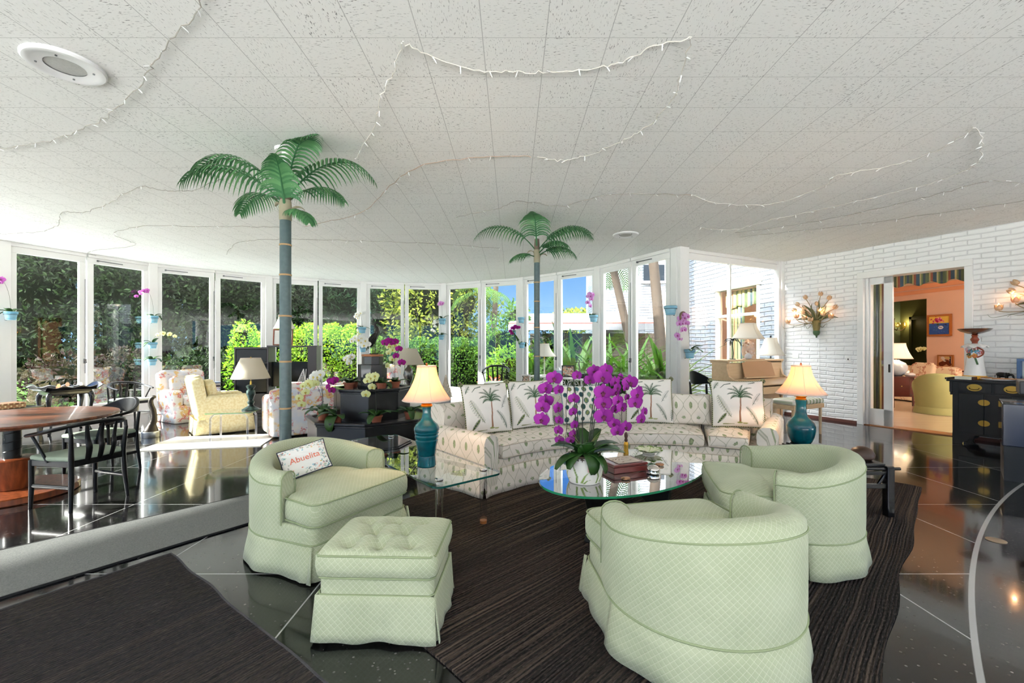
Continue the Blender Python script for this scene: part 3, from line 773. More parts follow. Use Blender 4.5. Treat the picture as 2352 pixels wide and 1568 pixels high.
def palm_print():
    p = Paint((243, 239, 233)); G, G2, Y = (46, 78, 58), (74, 104, 66), (122, 130, 66)
    p.line([(.52, .60), (.515, .45), (.50, .30), (.505, .10)], .010, .017, (150, 104, 76))
    p.dot((.50, .085), .05, (150, 158, 92), 0.35); p.dot((.60, .075), .05, (170, 174, 120), 0.3)
    for dx, dy, bw in ((-.20, .06, .05), (.20, .05, -.05), (-.19, .17, .05), (.19, .20, -.06), (-.10, .24, .02), (.05, .26, -.02), (-.15, -.03, .04), (.18, -.01, -.03), (0.12, .12, -.04)):
        p.frond((.52, .61), (.52+dx*1.2, .61+dy*1.1), -bw*1.3, 13, .030, .0075, G, G2)
    p.frond((.34, .20), (.10, .66), .02, 20, .07, .005, Y, G)
    p.frond((.84, .06), (.62, .42), -.02, 18, .05, .006, G, G2)
    p.frond((.74, .46), (.92, .72), .01, 9, .05, .004, G, G)
    p.frond((.10, .08), (.24, .27), .0, 10, .035, .014, G, Y)
    p.line([(.16, .82), (.24, .90), (.36, .93)], .004, .010, G); p.frond((.04, .80), (.14, .95), .01, 7, .04, .006, G, G2)
    p.frond((.95, .06), (.99, .30), .0, 6, .05, .008, G, G2); p.line([(.20, .05), (.40, .055)], .012, .004, Y); p.line([(.7, .93), (.82, .96)], .004, .010, G)
    return p
def balloon_print():
    p = Paint((240, 236, 228)); rr = random.Random(3)
    for i in range(5):
        for j in range(6):
            x = .08+.19*i+(.09 if j % 2 else 0)+rr.uniform(-.02, .02); y = .10+.16*j; r = rr.uniform(.045, .062)
            c = ((44, 92, 92), (64, 118, 120), (50, 82, 70), (84, 130, 132))[(i+2*j) % 4]
            p.dot((x, y), r, c, 1.25)
            for k in (-1, 0, 1): p.line([(x+k*r*.5, y+r*.9), (x+k*r*.35, y-r*.8)], .004, .004, (196, 196, 96) if (i+j) % 2 else (30, 50, 84))
            p.dot((x, y-r*1.65), .010, (70, 66, 50)); p.line([(x-r*.5, y-r), (x, y-r*1.6)], .002, .002, (90, 90, 80)); p.line([(x+r*.5, y-r), (x, y-r*1.6)], .002, .002, (90, 90, 80))
    return p
def pillow_mesh(b, w, h, t, paint=None, N=48, uvs=1.0, back=(240, 236, 228)):
    "soft pillow standing on its lower edge: x across, z up, front towards -y"
    def pos(u, v, s):
        x, y = 2*u-1, 2*v-1
        th = t*(max(0, 1-abs(x)**2.6)*max(0, 1-abs(y)**2.6))**0.5
        kx = 1-0.045*(1-y*y)*abs(x)**2; ky = 1-0.045*(1-x*x)*abs(y)**2
        wr = 0.004*sin(7*x+3*y)*sin(9*y)*(1-abs(x))
        return (x*w/2*kx, s*(th/2+wr*(th > .01)), h/2+y*h/2*ky)
    for s in (-1, 1):
        o = len(b.v)
        b.grid(lambda u, v: pos(u, v, s), N, N, uvf=lambda u, v: (u*w*uvs, v*h*uvs), flip=(s > 0))
        if paint is not None:
            U, V = np.meshgrid(np.linspace(0, 1, N+1), np.linspace(0, 1, N+1), indexing='ij')
            col = paint.sample(U, V) if s < 0 else None
            for i in range(N+1):
                for j in range(N+1):
                    b.col[o+i*(N+1)+j] = (tuple(col[i, j])+(1,)) if s < 0 else lin(back)
    return pos
def edge_pts(pos, n=18):
    e = [pos(i/n, 0, -1) for i in range(n)]+[pos(1, i/n, -1) for i in range(n)]+[pos(1-i/n, 1, -1) for i in range(n)]+[pos(0, 1-i/n, -1) for i in range(n)]
    return [(x, 0, z) for x, y, z in e]
def make_pillow(name, label, loc, rz, tilt, w, h, t, paint=None, m=None, cord=None, knots=False, group=None, N=48):
    o = thing(name, label, 'cushion', loc, rz, group); o.rotation_euler = Euler((tilt, 0, rz), 'XYZ')
    b = MB(); pos = pillow_mesh(b, w, h, t, paint, N); b.build('cover', m or m_print, o, sm=80)
    if cord is not None: MB().tube(edge_pts(pos), 0.008 if knots else 0.005, 6, closed=True).build('cord_trim', cord, o)
    if knots:
        for u, v in ((0, 1), (1, 1)):
            x, y, z = pos(u, v, 1); k = MB()
            k.tube([(x+0.018*cos(a), 0.012*sin(2*a), z+0.018*sin(a)) for a in [2*pi*i/16 for i in range(16)]], 0.012, 6, closed=True); k.build('corner_knot', m_cord, o)
    return o
def on_sofa(a, r=2.60, z=0.485): p = pol(radians(a), r-.055, z); return (SO.x+p.x, SO.y+p.y, z)
pp = palm_print()
pil1 = make_pillow('palm_print_cushion', 'large palm print cushion at the lamp end of the sofa', on_sofa(-41, 2.57), radians(33), radians(-16), 0.56, 0.54, 0.19, pp, None, m_cord, True, 'palm print cushions on the sofa', 110)
def dup_pillow(a, r, rz, lab, tilt=-14):
    o = dup(pil1, on_sofa(a, r), None, lab); o.rotation_euler = Euler((radians(tilt), 0, radians(rz)), 'XYZ'); return o
dup_pillow(-27.5, 2.59, 27, 'large palm print cushion second from the lamp end, half behind the orchid flowers')
dup_pillow(5.5, 2.60, -6, 'large palm print cushion in the middle of the sofa beside the small square cushion')
dup_pillow(27.5, 2.58, -14, 'large palm print cushion alone on the right sofa seat')
make_pillow('balloon_print_cushion', 'white cushion printed with teal hot air balloons', on_sofa(-12.5, 2.63), radians(14), radians(-15), 0.52, 0.46, 0.15, balloon_print(), None, mat('teal_trim', (58, 112, 120), 0.8), False, None, 90)
make_pillow('pineapple_cushion', 'small square cushion in the same pineapple fabric as the sofa', on_sofa(16.3, 2.62), radians(-12), radians(-14), 0.44, 0.36, 0.13, None, m_sofaf, m_spipe, False)
# little embroidered pillow on the left barrel chair
def grand_print():
    p = Paint((238, 236, 230)); rr = random.Random(5)
    for i in range(150):
        t = rr.random(); e = rr.choice('lrtb'); d = rr.uniform(.03, .17)
        x, y = {'l': (d, t), 'r': (1-d, t), 't': (t, 1-d), 'b': (t, d)}[e]
        c = rr.choice(((40, 46, 60), (40, 46, 60), (96, 170, 176), (96, 170, 176), (220, 128, 100), (112, 146, 104)))
        a = rr.uniform(0, 6.28)
        p.line([(x, y), (x+.035*cos(a), y+.045*sin(a)), (x+.04*cos(a+1), y+.05*sin(a+1))], .006, .004, c)
    for x, y, c in ((.2, .2, (222, 120, 96)), (.23, .78, (222, 120, 96)), (.62, .2, (110, 180, 200)), (.80, .24, (214, 178, 60)), (.5, .8, (110, 180, 200)), (.4, .22, (222, 120, 96)), (.7, .8, (214, 178, 60))): p.dot((x, y), .018, c)
    return p
def make_small_pillow():
    lx, ly = 0.02, -0.10
    ch = Vector((-1.36, 3.13, 0)); a = radians(-30)-pi/2
    o = make_pillow('embroidered_pillow', 'small white embroidered pillow reading Abuelita on the left barrel chair', (-1.42, 3.05, 0.515), 0, 0, 0.31, 0.215, 0.085, grand_print(), None, mat('navy_piping', (36, 40, 62), 0.8), False, None, 80)
    o.rotation_euler = (RZ(radians(26)) @ Matrix.Rotation(radians(-32), 4, 'X') @ Matrix.Rotation(radians(-15), 4, 'Y')).to_euler()
    cu = bpy.data.curves.new('lettering', 'FONT'); cu.body = 'Abuelita'; cu.size = 0.058; cu.align_x = 'CENTER'; cu.align_y = 'CENTER'; cu.resolution_u = 3
    tmp = bpy.data.objects.new('tmp', cu); C.objects.link(tmp); dg = bpy.context.evaluated_depsgraph_get(); me = bpy.data.meshes.new_from_object(tmp.evaluated_get(dg))
    bm = bmesh.new(); bm.from_mesh(me); bmesh.ops.subdivide_edges(bm, edges=bm.edges[:], cuts=1); bmesh.ops.triangulate(bm, faces=bm.faces[:])
    for v in bm.verts:
        x, y = v.co.x, v.co.y; z = y+0.108
        X, Y = x/0.155, y/0.1075; th = 0.085*(max(0, 1-abs(X)**2.6)*max(0, 1-abs(Y)**2.6))**0.5
        v.co = (x*1.02, -th/2-0.0035, z)
    me2 = bpy.data.meshes.new('lettering'); bm.to_mesh(me2); bm.free(); me2.materials.append(mat('coral_thread', (226, 118, 92), 0.8))
    C.objects.unlink(tmp); bpy.data.objects.remove(tmp); bpy.data.curves.remove(cu); bpy.data.meshes.remove(me)
    l = bpy.data.objects.new('lettering', me2); C.objects.link(l); l.parent = o; l['label'] = 'coral lettering reading Abuelita'
    sm = l.modifiers.new('s', 'SOLIDIFY'); sm.thickness = 0.002
    return o
make_small_pillow()

# ---------------------------------------------------------------- rugs
def m_stripe_rug(name, ang, c0, c1, c2, scale=1.0):
    n = NT(name); co = n.mapping(n.coord(), rot=(0, 0, ang)); p = n.sep(co)
    wob = n.math('MULTIPLY', n.math('SUBTRACT', n.noise(co, 0.9, 2.0), 0.5), 0.07)
    y = n.math('ADD', p[1], wob)
    band = n.noise(n.vec(n.math('MULTIPLY', p[0], 0.5), n.math('MULTIPLY', y, 75.0*scale), 0), 1.0, 2.0)
    thr = n.noise(n.vec(n.math('MULTIPLY', p[0], 36.0), n.math('MULTIPLY', y, 170.0), 0), 1.0, 2.0)
    far = n.noise(n.vec(n.math('MULTIPLY', p[0], 0.5), n.math('MULTIPLY', y, 3.0), 3), 1.0, 1.0)
    f = n.math('MULTIPLY', n.rng(band, 0.44, 0.70), n.rng(far, 0.3, 0.7, 0.2, 0.8))
    c = n.mix(f, lin(c0), lin(c1)); c = n.mix(n.rng(thr, 0.55, 0.8, 0, 0.8), c, lin(c2)); c = n.mix(n.rng(thr, 0.42, 0.3, 0, 0.7), c, lin((14, 14, 16)))
    rib = n.math('SINE', n.math('MULTIPLY', y, 2*pi/0.017))
    n.set(col=c, rough=0.95, spec=0.05); n.bump(n.math('ADD', n.math('MULTIPLY', rib, 0.5), thr), 0.7, 0.008)
    return n.m
m_rug1 = m_stripe_rug('striped_jute', radians(-44.5), (42, 39, 39), (114, 98, 86), (96, 86, 80))
def rug(name, label, poly, th, m, wav=0.012, edge=None, z=0.0):
    pts = resample(poly, 160)
    pts = [(x+wav*sin(i*0.7)+wav*sin(i*0.23), y+wav*cos(i*0.5)) for i, (x, y) in enumerate(pts)]
    o = MB().prism(pts, z+0.0005, z+th).build(name, m, sm=0); tag(o, label, 'rug')
    if edge: MB().tube([(x, y, z+th*0.55) for x, y in pts], th*0.75, 6, closed=True).build('binding', edge, o)
    return o
u_, v_ = Vector((.71, .705)), Vector((-.705, .71)); k0 = Vector((.66, .94)); rr_ = [k0, k0+u_*4.83, k0+u_*4.83+v_*3.34, k0+v_*3.34]
rug('striped_rug', 'large dark striped woven rug under the coffee table', [tuple(p) for p in rr_], 0.010, m_rug1)
m_rug2 = m_stripe_rug('dark_woven_wool', radians(-56), (48, 46, 48), (84, 74, 66), (96, 88, 80), 1.3)
rug('woven_rug', 'dark brown woven rug with a braided edge in the near left corner', [(-2.30, 2.93), (-.47, 1.585), (-1.75, -0.35), (-3.58, 0.99)], 0.012, m_rug2, 0.006, mat('rug_braid', (64, 62, 66), 0.95, vary=0.4, vscale=60, bump=0.8, bscale=90))
m_rug3 = NT('grey_runner_pile'); _c = m_rug3.coord()
m_rug3.set(col=m_rug3.mix(m_rug3.noise(_c, 120.0, 3.0), lin((92, 94, 93)), lin((142, 144, 141))), rough=1.0, spec=0.0); m_rug3.bump(m_rug3.noise(_c, 260.0, 2.0), 0.35, 0.006); m_rug3 = m_rug3.m
rug('runner_rug', 'grey runner rug between the dining chairs and the barrel chair', [(-3.7, 1.26), (-2.0, 3.56), (-2.45, 4.15), (-4.35, 2.05)], 0.011, m_rug3, 0.002, mat('rug_border', (24, 24, 26), 0.95))
b = MB().prism([(-5.05, 5.85), (-3.55, 6.15), (-3.75, 7.0), (-5.2, 6.75)], 0.0005, 0.012)
tag(b.build('white_rug', mat('white_wool', (240, 236, 228), 1.0, vary=0.05, bump=0.6, bscale=80)), 'small white rug under the glass side table', 'rug')
# ---------------------------------------------------------------- glass
m_tglass = m_glass('table_glass', (0.90, 0.955, 0.93), 1.6)
m_tglass_hi = m_glass('coffee_table_glass', (0.86, 0.93, 0.90), 2.6, 0.10)
m_gedge = mat('green_glass_edge', (22, 86, 78), 0.08, spec=0.8, coat=1.0)
m_acryl = m_glass('clear_acrylic', (0.90, 0.90, 0.92), 2.6, 0.12)
m_chrome = mat('chrome', (225, 226, 228), 0.08, 1.0)
m_brass = mat('aged_brass', (204, 168, 84), 0.28, 1.0)
m_gold = mat('gilt', (206, 138, 48), 0.32, 1.0)

def slab_glass(b_in, poly, z0, z1, name, parent, m, medge):
    "flat sheet: clear faces with a green polished edge"
    n = len(poly)
    MB().add([(x, y, z1) for x, y in poly], [tuple(range(n))]).build(name, m, parent, sm=0)
    v = [(x, y, z0) for x, y in poly]+[(x, y, z1) for x, y in poly]
    cx = sum(p[0] for p in poly)/n; cy = sum(p[1] for p in poly)/n
    b = MB(); k = 0.988
    w = [(cx+(x-cx)*k, cy+(y-cy)*k) for x, y in poly]
    v += [(x, y, z1-0.0005) for x, y in w]+[(x, y, z0) for x, y in w]
    b.add(v, [(i, (i+1) % n, n+(i+1) % n, n+i) for i in range(n)]+[(n+i, n+(i+1) % n, 2*n+(i+1) % n, 2*n+i) for i in range(n) if False])
    b.build('glass_edge', medge, parent, sm=30)
def rrect(w, d, r, k=6):
    pts = []
    for cx, cy, a0 in ((w/2-r, d/2-r, 0), (-w/2+r, d/2-r, pi/2), (-w/2+r, -d/2+r, pi), (w/2-r, -d/2+r, 3*pi/2)):
        for i in range(k+1): a = a0+pi/2*i/k; pts.append((cx+r*cos(a), cy+r*sin(a)))
    return pts
# long glass table with acrylic legs
def make_glass_table():
    c = Vector((-0.93, 3.98, 0)); ang = atan2(-0.77, 0.64)
    t = thing('glass_table', 'long glass table on clear acrylic legs beside the sofa arm', 'table', tuple(c), ang)
    slab_glass(None, rrect(1.98, 0.60, 0.07), 0.405, 0.420, 'table_top', t, m_tglass, m_gedge)
    for sx in (-1, 1):
        for sy in (-1, 1):
            x, y = sx*0.86, sy*0.20
            z0 = 0.0105
            MB().lathe([(0.030, z0), (0.030, 0.404)], 24, (x, y, 0)).build('leg', m_acryl, t, sm=40)
            MB().lathe([(0.0, 0.4205), (0.028, 0.421), (0.031, 0.426), (0.031, 0.434), (0.027, 0.438), (0.0, 0.439)], 24, (x, y, 0)).build('leg_cap', m_chrome, t)
            MB().lathe([(0.029, z0), (0.0295, z0+0.022)], 20, (x, y, 0)).build('leg_foot', mat('amber_foot', (176, 104, 40), 0.4), t)
    return t
make_glass_table()
# oval coffee table on a black sculpted base
CT = Vector((0.93, 3.53, 0)); CTA = radians(40)
def make_coffee_table():
    t = thing('coffee_table', 'oval glass coffee table on a curved black wooden base', 'table', tuple(CT), CTA)
    poly = [(0.86*cos(a)*(1+0.0*cos(a)), 0.50*sin(a)) for a in [2*pi*i/72 for i in range(72)]]
    slab_glass(None, poly, 0.402, 0.418, 'table_top', t, m_tglass_hi, mat('bright_glass_edge', (38, 140, 100), 0.08, spec=0.8, coat=1.0))
    # two interlocking fins
    m = mat('black_wood', (16, 16, 18), 0.35, spec=0.5)
    def fin(pts, th, name, xf):
        n = len(pts); v = [xf @ Vector((x, -th/2, z)) for x, z in pts]+[xf @ Vector((x, th/2, z)) for x, z in pts]
        f = [tuple(range(n)), tuple(range(n, 2*n))[::-1]]+[(i, n+i, n+(i+1) % n, (i+1) % n) for i in range(n)]
        MB().add(v, f).build(name, m, t, sm=30, bev=0.008)
    arch = [(-0.60, 0.011), (-0.46, 0.011)]+[(-0.46+0.86*k/12, 0.03+0.24*sin(pi*(k+0.3)/12.6)) for k in range(1, 12)]+[(0.46, 0.011), (0.58, 0.011), (0.56, 0.16), (0.60, 0.395), (0.50, 0.4), (0.30, 0.33), (0.0, 0.31), (-0.30, 0.33), (-0.5, 0.4), (-0.62, 0.395), (-0.55, 0.2)]
    fin(arch, 0.05, 'base_fin', RZ(radians(8)))
    fin([(x*0.62, z) for x, z in arch], 0.05, 'base_fin', RZ(radians(98)))
    return t
make_coffee_table()
ZT = 0.4185
def tp(px, py, z=ZT): return P(px, py, z)
# red box with a carved plaque
def make_box():
    c = tp(1430, 1076); t = thing('keepsake_box', 'dark red wooden box with a sepia picture on its lid', 'box', (c.x, c.y, ZT+0.001), radians(20))
    MB().box(-0.155, 0.155, -0.115, 0.115, 0, 0.045).build('body', mat('red_mahogany', (104, 34, 30), 0.3, vary=0.2, coat=0.3), t, sm=0, bev=0.004)
    MB().box(-0.157, 0.157, -0.117, 0.117, 0.047, 0.068).build('lid', mat('red_mahogany', (104, 34, 30), 0.3), t, sm=0, bev=0.005)
    pn = Paint((206, 192, 178)); rr = random.Random(8)
    for i in range(26):
        x, y = rr.gauss(.45, .17), rr.gauss(.55, .13); pn.line([(x, y), (x+rr.uniform(-.12, .12), y+rr.uniform(-.06, .06))], .03, .012, rr.choice(((98, 70, 60), (130, 100, 86), (176, 152, 138), (232, 222, 212))))
    b = MB(); b.grid(lambda u, v: (-0.10+0.22*u, -0.095+0.19*v, 0.0715), 50, 40); U, V = np.meshgrid(np.linspace(0, 1, 51), np.linspace(0, 1, 41), indexing='ij'); q = pn.sample(U, V)
    for i in range(51):
        for j in range(41): b.col[i*41+j] = tuple(q[i, j])+(1,)
    b.box(-0.10, 0.12, -0.095, 0.095, 0.0685, 0.0713)
    for k in range(8): b.col[51*41+k] = lin((60, 44, 40))
    b.build('picture', m_print, t, sm=0)
make_box()
def make_round_box():
    c = tp(1500, 1087); t = thing('round_silver_box', 'round silver trinket box at the coffee table edge', 'box', (c.x, c.y, ZT+0.001))
    MB().lathe([(0.042, 0), (0.050, 0.004), (0.052, 0.016), (0.050, 0.028), (0.046, 0.030)], 32).build('body', m_chrome, t)
    MB().lathe([(0.049, 0.031), (0.052, 0.035), (0.050, 0.042), (0.040, 0.054), (0.022, 0.062), (0.0, 0.065)], 32).build('lid', mat('domed_silver', (214, 210, 204), 0.12, 1.0), t)
make_round_box()
for px, py, lab in ((1515, 1069, 'small oval brass pill box behind the silver trinket box'), (1437, 1101, 'small oval brass pill box in front of the red box')):
    c = tp(px, py); o = MB().lathe([(0.026, 0), (0.032, 0.004), (0.033, 0.012), (0.028, 0.018), (0.012, 0.021), (0.0, 0.022)], 28).build('pill_box', mat('rose_brass', (198, 150, 120), 0.2, 1.0), None, loc=(c.x, c.y, ZT+0.001))
    o.scale = (1.1, 0.8, 1); tag(o, lab, 'box')
def make_leaf_dish():
    c = tp(1490, 1041); t = thing('leaf_dish', 'white and green ceramic leaf dish on the coffee table', 'dish', (c.x, c.y, ZT+0.001), 0.2)
    MB().lathe([(0.05, 0), (0.055, 0.004), (0.06, 0.014)], 32).build('foot', mat('white_ceramic', (236, 234, 226), 0.2, coat=0.5), t)
    pn = Paint((226, 228, 200)); G = (112, 146, 60)
    for k in range(7):
        a = 2*pi*k/7; pn.line([(.5, .5), (.5+.42*cos(a), .5+.42*sin(a))], .006, .02, (150, 172, 96)); pn.line([(.5+.44*cos(a-.3), .5+.44*sin(a-.3)), (.5+.47*cos(a), .5+.47*sin(a)), (.5+.44*cos(a+.3), .5+.44*sin(a+.3))], .03, .03, G)
    pn.line([(.2, .25), (.5, .45), (.7, .3)], .02, .02, (160, 120, 80))
    b = MB(); NR, NA = 14, 84
    def f(u, v): a = 2*pi*u; r = 0.118*v*(1+0.10*v*v*cos(7*a)); return (r*cos(a), r*sin(a), 0.014+0.030*v**2.5+0.004*sin(7*a)*v)
    b.grid(f, NA, NR, cu=True); q = pn.sample(*[np.array([[0.5+0.48*v/NR*g(2*pi*u/NA) for v in range(NR+1)] for u in range(NA)]) for g in (np.cos, np.sin)])
    for i in range(NA):
        for j in range(NR+1): b.col[i*(NR+1)+j] = tuple(q[i, j])+(1,)
    b.build('bowl', m_print, t, sm=60, solid=0.004)
make_leaf_dish()
def make_bottle():
    c = tp(1438, 1043); t = thing('gold_figurine', 'slim gilded figurine with a dark top behind the red box', 'figurine', (c.x, c.y, ZT+0.001))
    MB().lathe([(0.022, 0), (0.024, 0.01), (0.019, 0.05), (0.022, 0.08), (0.020, 0.105), (0.012, 0.115)], 18).build('body', mat('hammered_gold', (196, 150, 60), 0.3, 1.0, bump=0.8, bscale=120), t)
    MB().lathe([(0.012, 0.115), (0.016, 0.13), (0.011, 0.145), (0.017, 0.165), (0.016, 0.185), (0.008, 0.20), (0.0, 0.203)], 14).build('head', mat('dark_wood_figure', (66, 34, 24), 0.4), t)
make_bottle()

# ---------------------------------------------------------------- table lamps
def m_shade(name, col, warm, es):
    n = NT(name); c = n.coord()
    n.set(col=lin(col), rough=0.9, spec=0.05)
    tl = n.n('ShaderNodeBsdfTranslucent'); tl.inputs[0].default_value = lin(warm)
    mx = n.n('ShaderNodeMixShader'); mx.inputs[0].default_value = 0.45
    n.t.links.new(n.b.outputs[0], mx.inputs[1]); n.t.links.new(tl.outputs[0], mx.inputs[2]); n.t.links.new(mx.outputs[0], n.out.inputs[0])
    return n.m
m_sh_lit = m_shade('ivory_silk_shade', (240, 226, 214), (250, 214, 176), 0)
m_sh_pleat = m_shade('pleated_linen_shade', (232, 226, 212), (236, 226, 206), 0)
m_sh_white = m_shade('white_silk_shade', (240, 238, 232), (240, 236, 226), 0)
def bell_shade(t, z0, z1, r0, r1, m, ribs=10, pleat=False, name='lamp_shade', curve=0.45, seam=None, square=0.0):
    b = MB(); seg = 120 if pleat else 60; N = 14
    def f(u, v):
        a = 2*pi*u; k = (1-v)**(1.0/(1-curve)) if curve else 1-v
        r = r1+(r0-r1)*k
        if pleat: r *= 1+0.012*cos(60*a)
        if square:
            q = max(abs(cos(a)), abs(sin(a))); r *= 1+square*(1/q-1)*0.9
        return (r*cos(a), r*sin(a), z0+(z1-z0)*v)
    b.grid(f, seg, N, cu=True); o = b.build(name, m, t, sm=80, solid=0.003)
    sm_ = seam or mat('shade_trim', (214, 198, 184), 0.8)
    for k in range(ribs):
        MB().tube([Vector(f((k+.5)/ribs, v/8))*1.0 for v in range(9)], 0.0022, 5).build('seam', sm_, o)
    for v in (0, 1): MB().tube([f(i/40, v) for i in range(40)], 0.0045, 6, closed=True).build('shade_trim', sm_, o)
    return o
def lamp_light(t, z, power, col=(1.0, 0.66, 0.36), r=0.03):
    d = bpy.data.lights.new('bulb', 'POINT'); d.energy = power; d.color = col; d.shadow_soft_size = r
    o = bpy.data.objects.new('bulb_light', d); C.objects.link(o); o.parent = t; o.location = (0, 0, z)
m_teal = NT('teal_glaze'); _c = m_teal.coord()
m_teal.set(col=m_teal.mix(m_teal.rng(m_teal.noise(_c, 9.0, 3.0), 0.3, 0.7), lin((0, 58, 72)), lin((0, 96, 108))), rough=0.15, spec=0.4, coat=0.25); m_teal = m_teal.m
def make_teal_lamp(name, label, loc, body, neck_z, sh, sc, lit, gold=True):
    t = thing(name, label, 'lamp', loc)
    MB().lathe(body, 40).build('lamp_base', m_teal, t, sm=35)
    z = neck_z
    MB().lathe([(0.026, z-0.004), (0.046, z), (0.048, z+0.012), (0.040, z+0.020), (0.044, z+0.028), (0.056, z+0.036), (0.056, z+0.042), (0.040, z+0.052), (0.022, z+0.060), (0.014, z+0.07), (0.012, z+0.10)], 32).build('collar', m_gold, t)
    z0, z1, r0, r1 = sh
    bell_shade(t, z0, z1, r0, r1, m_sh_lit, 8)
    MB().tube([(0, 0, z+0.09), (0, 0, z1+0.01)], 0.005, 8).tube([(-r1, 0, z1-0.01), (r1, 0, z1-0.01)], 0.002, 5).build('harp', m_brass, t)
    MB().lathe([(0.010, z1+0.0), (0.012, z1+0.006), (0.006, z1+0.012), (0.009, z1+0.020), (0.0, z1+0.032)], 14).build('finial', mat('bronze_finial', (124, 74, 48), 0.35, 0.8), t)
    lamp_light(t, z0+0.14, lit)
    return t
c = P(980, 1070, 0.42); S1 = c.y/FPX
bodyA = [(0.0, 0), (0.072, 0.0), (0.078, 0.01), (0.072, 0.085), (0.070, 0.09), (0.074, 0.095), (0.082, 0.17), (0.094, 0.215), (0.086, 0.225), (0.095, 0.235), (0.098, 0.25), (0.090, 0.262), (0.098, 0.270), (0.100, 0.278), (0.095, 0.284), (0.104, 0.30), (0.104, 0.318), (0.088, 0.345), (0.055, 0.375), (0.040, 0.40), (0.034, 0.44), (0.036, 0.485), (0.036, 0.49)]
make_teal_lamp('teal_table_lamp', 'teal ceramic table lamp with bell shade on the glass table', (c.x, c.y, 0.421), bodyA, 0.49, (0.545, 0.825, 0.196, 0.078), 1, 4.5)
bodyB = [(0.0, 0), (0.085, 0.0), (0.095, 0.01), (0.115, 0.06), (0.127, 0.12), (0.128, 0.165), (0.115, 0.205), (0.085, 0.235), (0.058, 0.265), (0.048, 0.31), (0.046, 0.38), (0.050, 0.42), (0.050, 0.43)]
LB = Vector((2.92, 4.40, 0.0))
make_teal_lamp('round_teal_lamp', 'round bellied teal lamp glowing by the right sofa arm', (LB.x, LB.y, 0.44), bodyB, 0.43, (0.49, 0.775, 0.222, 0.083), 1, 4.5)
# black low table under it
def make_side_bench():
    t = thing('black_side_table', 'low black side table with a rail top beside the right barrel chair', 'table', (2.94, 4.0, 0.0), 0.0)
    for sx in (-1, 1):
        for sy in (-1, 1):
            x, y = sx*0.155, sy*0.42
            MB().box(x-0.03, x+0.03, y-0.03, y+0.03, 0.0105, 0.425).build('leg', m_black, t, sm=0, bev=0.008)
    for y in (-0.42, 0.42):
        MB().tube([(-0.25, y, 0.40), (0.25, y, 0.40)], 0.012, 10).build('rail', m_black, t)
        MB().box(-0.14, 0.14, y-0.012, y+0.012, 0.24, 0.28).box(-0.14, 0.14, y-0.012, y+0.012, 0.35, 0.38).bar((-0.13, y, 0.36), (-0.06, y, 0.26), 0.02).bar((0.13, y, 0.36), (0.06, y, 0.26), 0.02).build('stretcher', m_black, t, sm=0, bev=0.004)
    MB().box(-0.15, 0.15, -0.40, 0.44, 0.402, 0.438).build('top_panel', m_black, t, sm=0, bev=0.006)
    return t
make_side_bench()
o = MB().lathe([(0.0, 0), (0.06, 0.0), (0.085, 0.02), (0.09, 0.05), (0.07, 0.09), (0.03, 0.11), (0.0, 0.112)], 24).build('wooden_bowl', mat('dark_burl', (62, 40, 26), 0.4, vary=0.3), None, loc=(3.0, 3.73, 0.439)); tag(o, 'rounded dark wooden bowl on the low black side table', 'bowl')
# ---------------------------------------------------------------- leaves and flowers
def m_leafy(name, c1, c2, rough=0.45, spec=0.4, trans=0.25, tcol=None, island=True, scale=6.0):
    n = NT(name)
    if island:
        g = n.n('ShaderNodeNewGeometry'); f = g.outputs['Random Per Island']
    else: f = n.noise(n.coord(), scale, 3.0)
    c = n.mix(f, lin(c1), lin(c2)); n.set(col=c, rough=rough, spec=spec)
    if trans:
        tl = n.n('ShaderNodeBsdfTranslucent')
        if tcol: tl.inputs[0].default_value = lin(tcol)
        else: n.put(tl.inputs[0], c)
        mx = n.n('ShaderNodeMixShader'); mx.inputs[0].default_value = trans
        n.t.links.new(n.b.outputs[0], mx.inputs[1]); n.t.links.new(tl.outputs[0], mx.inputs[2]); n.t.links.new(mx.outputs[0], n.out.inputs[0])
    return n.m
m_oleaf = m_leafy('orchid_leaf', (30, 66, 24), (58, 100, 38), 0.35, 0.5, 0.12, None, False, 14.0)
m_stem = mat('orchid_stem', (62, 74, 40), 0.5)
m_dstem = mat('dark_flower_stem', (44, 46, 34), 0.5)
m_terra = mat('terracotta', (158, 92, 68), 0.8, vary=0.15)
m_soil = mat('bark_mix', (98, 80, 66), 0.95, vary=0.5, vscale=60, bump=1.0, bscale=80)
FL = {}
for key, c1, c2, lip in (('magenta', (122, 14, 124), (178, 60, 176), (96, 4, 60)), ('pink', (206, 130, 204), (226, 170, 224), (170, 50, 130)),
                         ('white', (240, 240, 232), (250, 250, 246), (214, 190, 90)), ('lime', (216, 222, 150), (236, 238, 186), (190, 168, 60)),
                         ('plum', (140, 8, 112), (164, 26, 138), (96, 0, 60)), ('violet', (168, 76, 160), (196, 110, 190), (120, 20, 90))):
    FL[key] = (m_leafy('petal_'+key, c1, c2, 0.6, 0.2, 0.3), mat('lip_'+key, lip, 0.5))
flower_mesh = {}
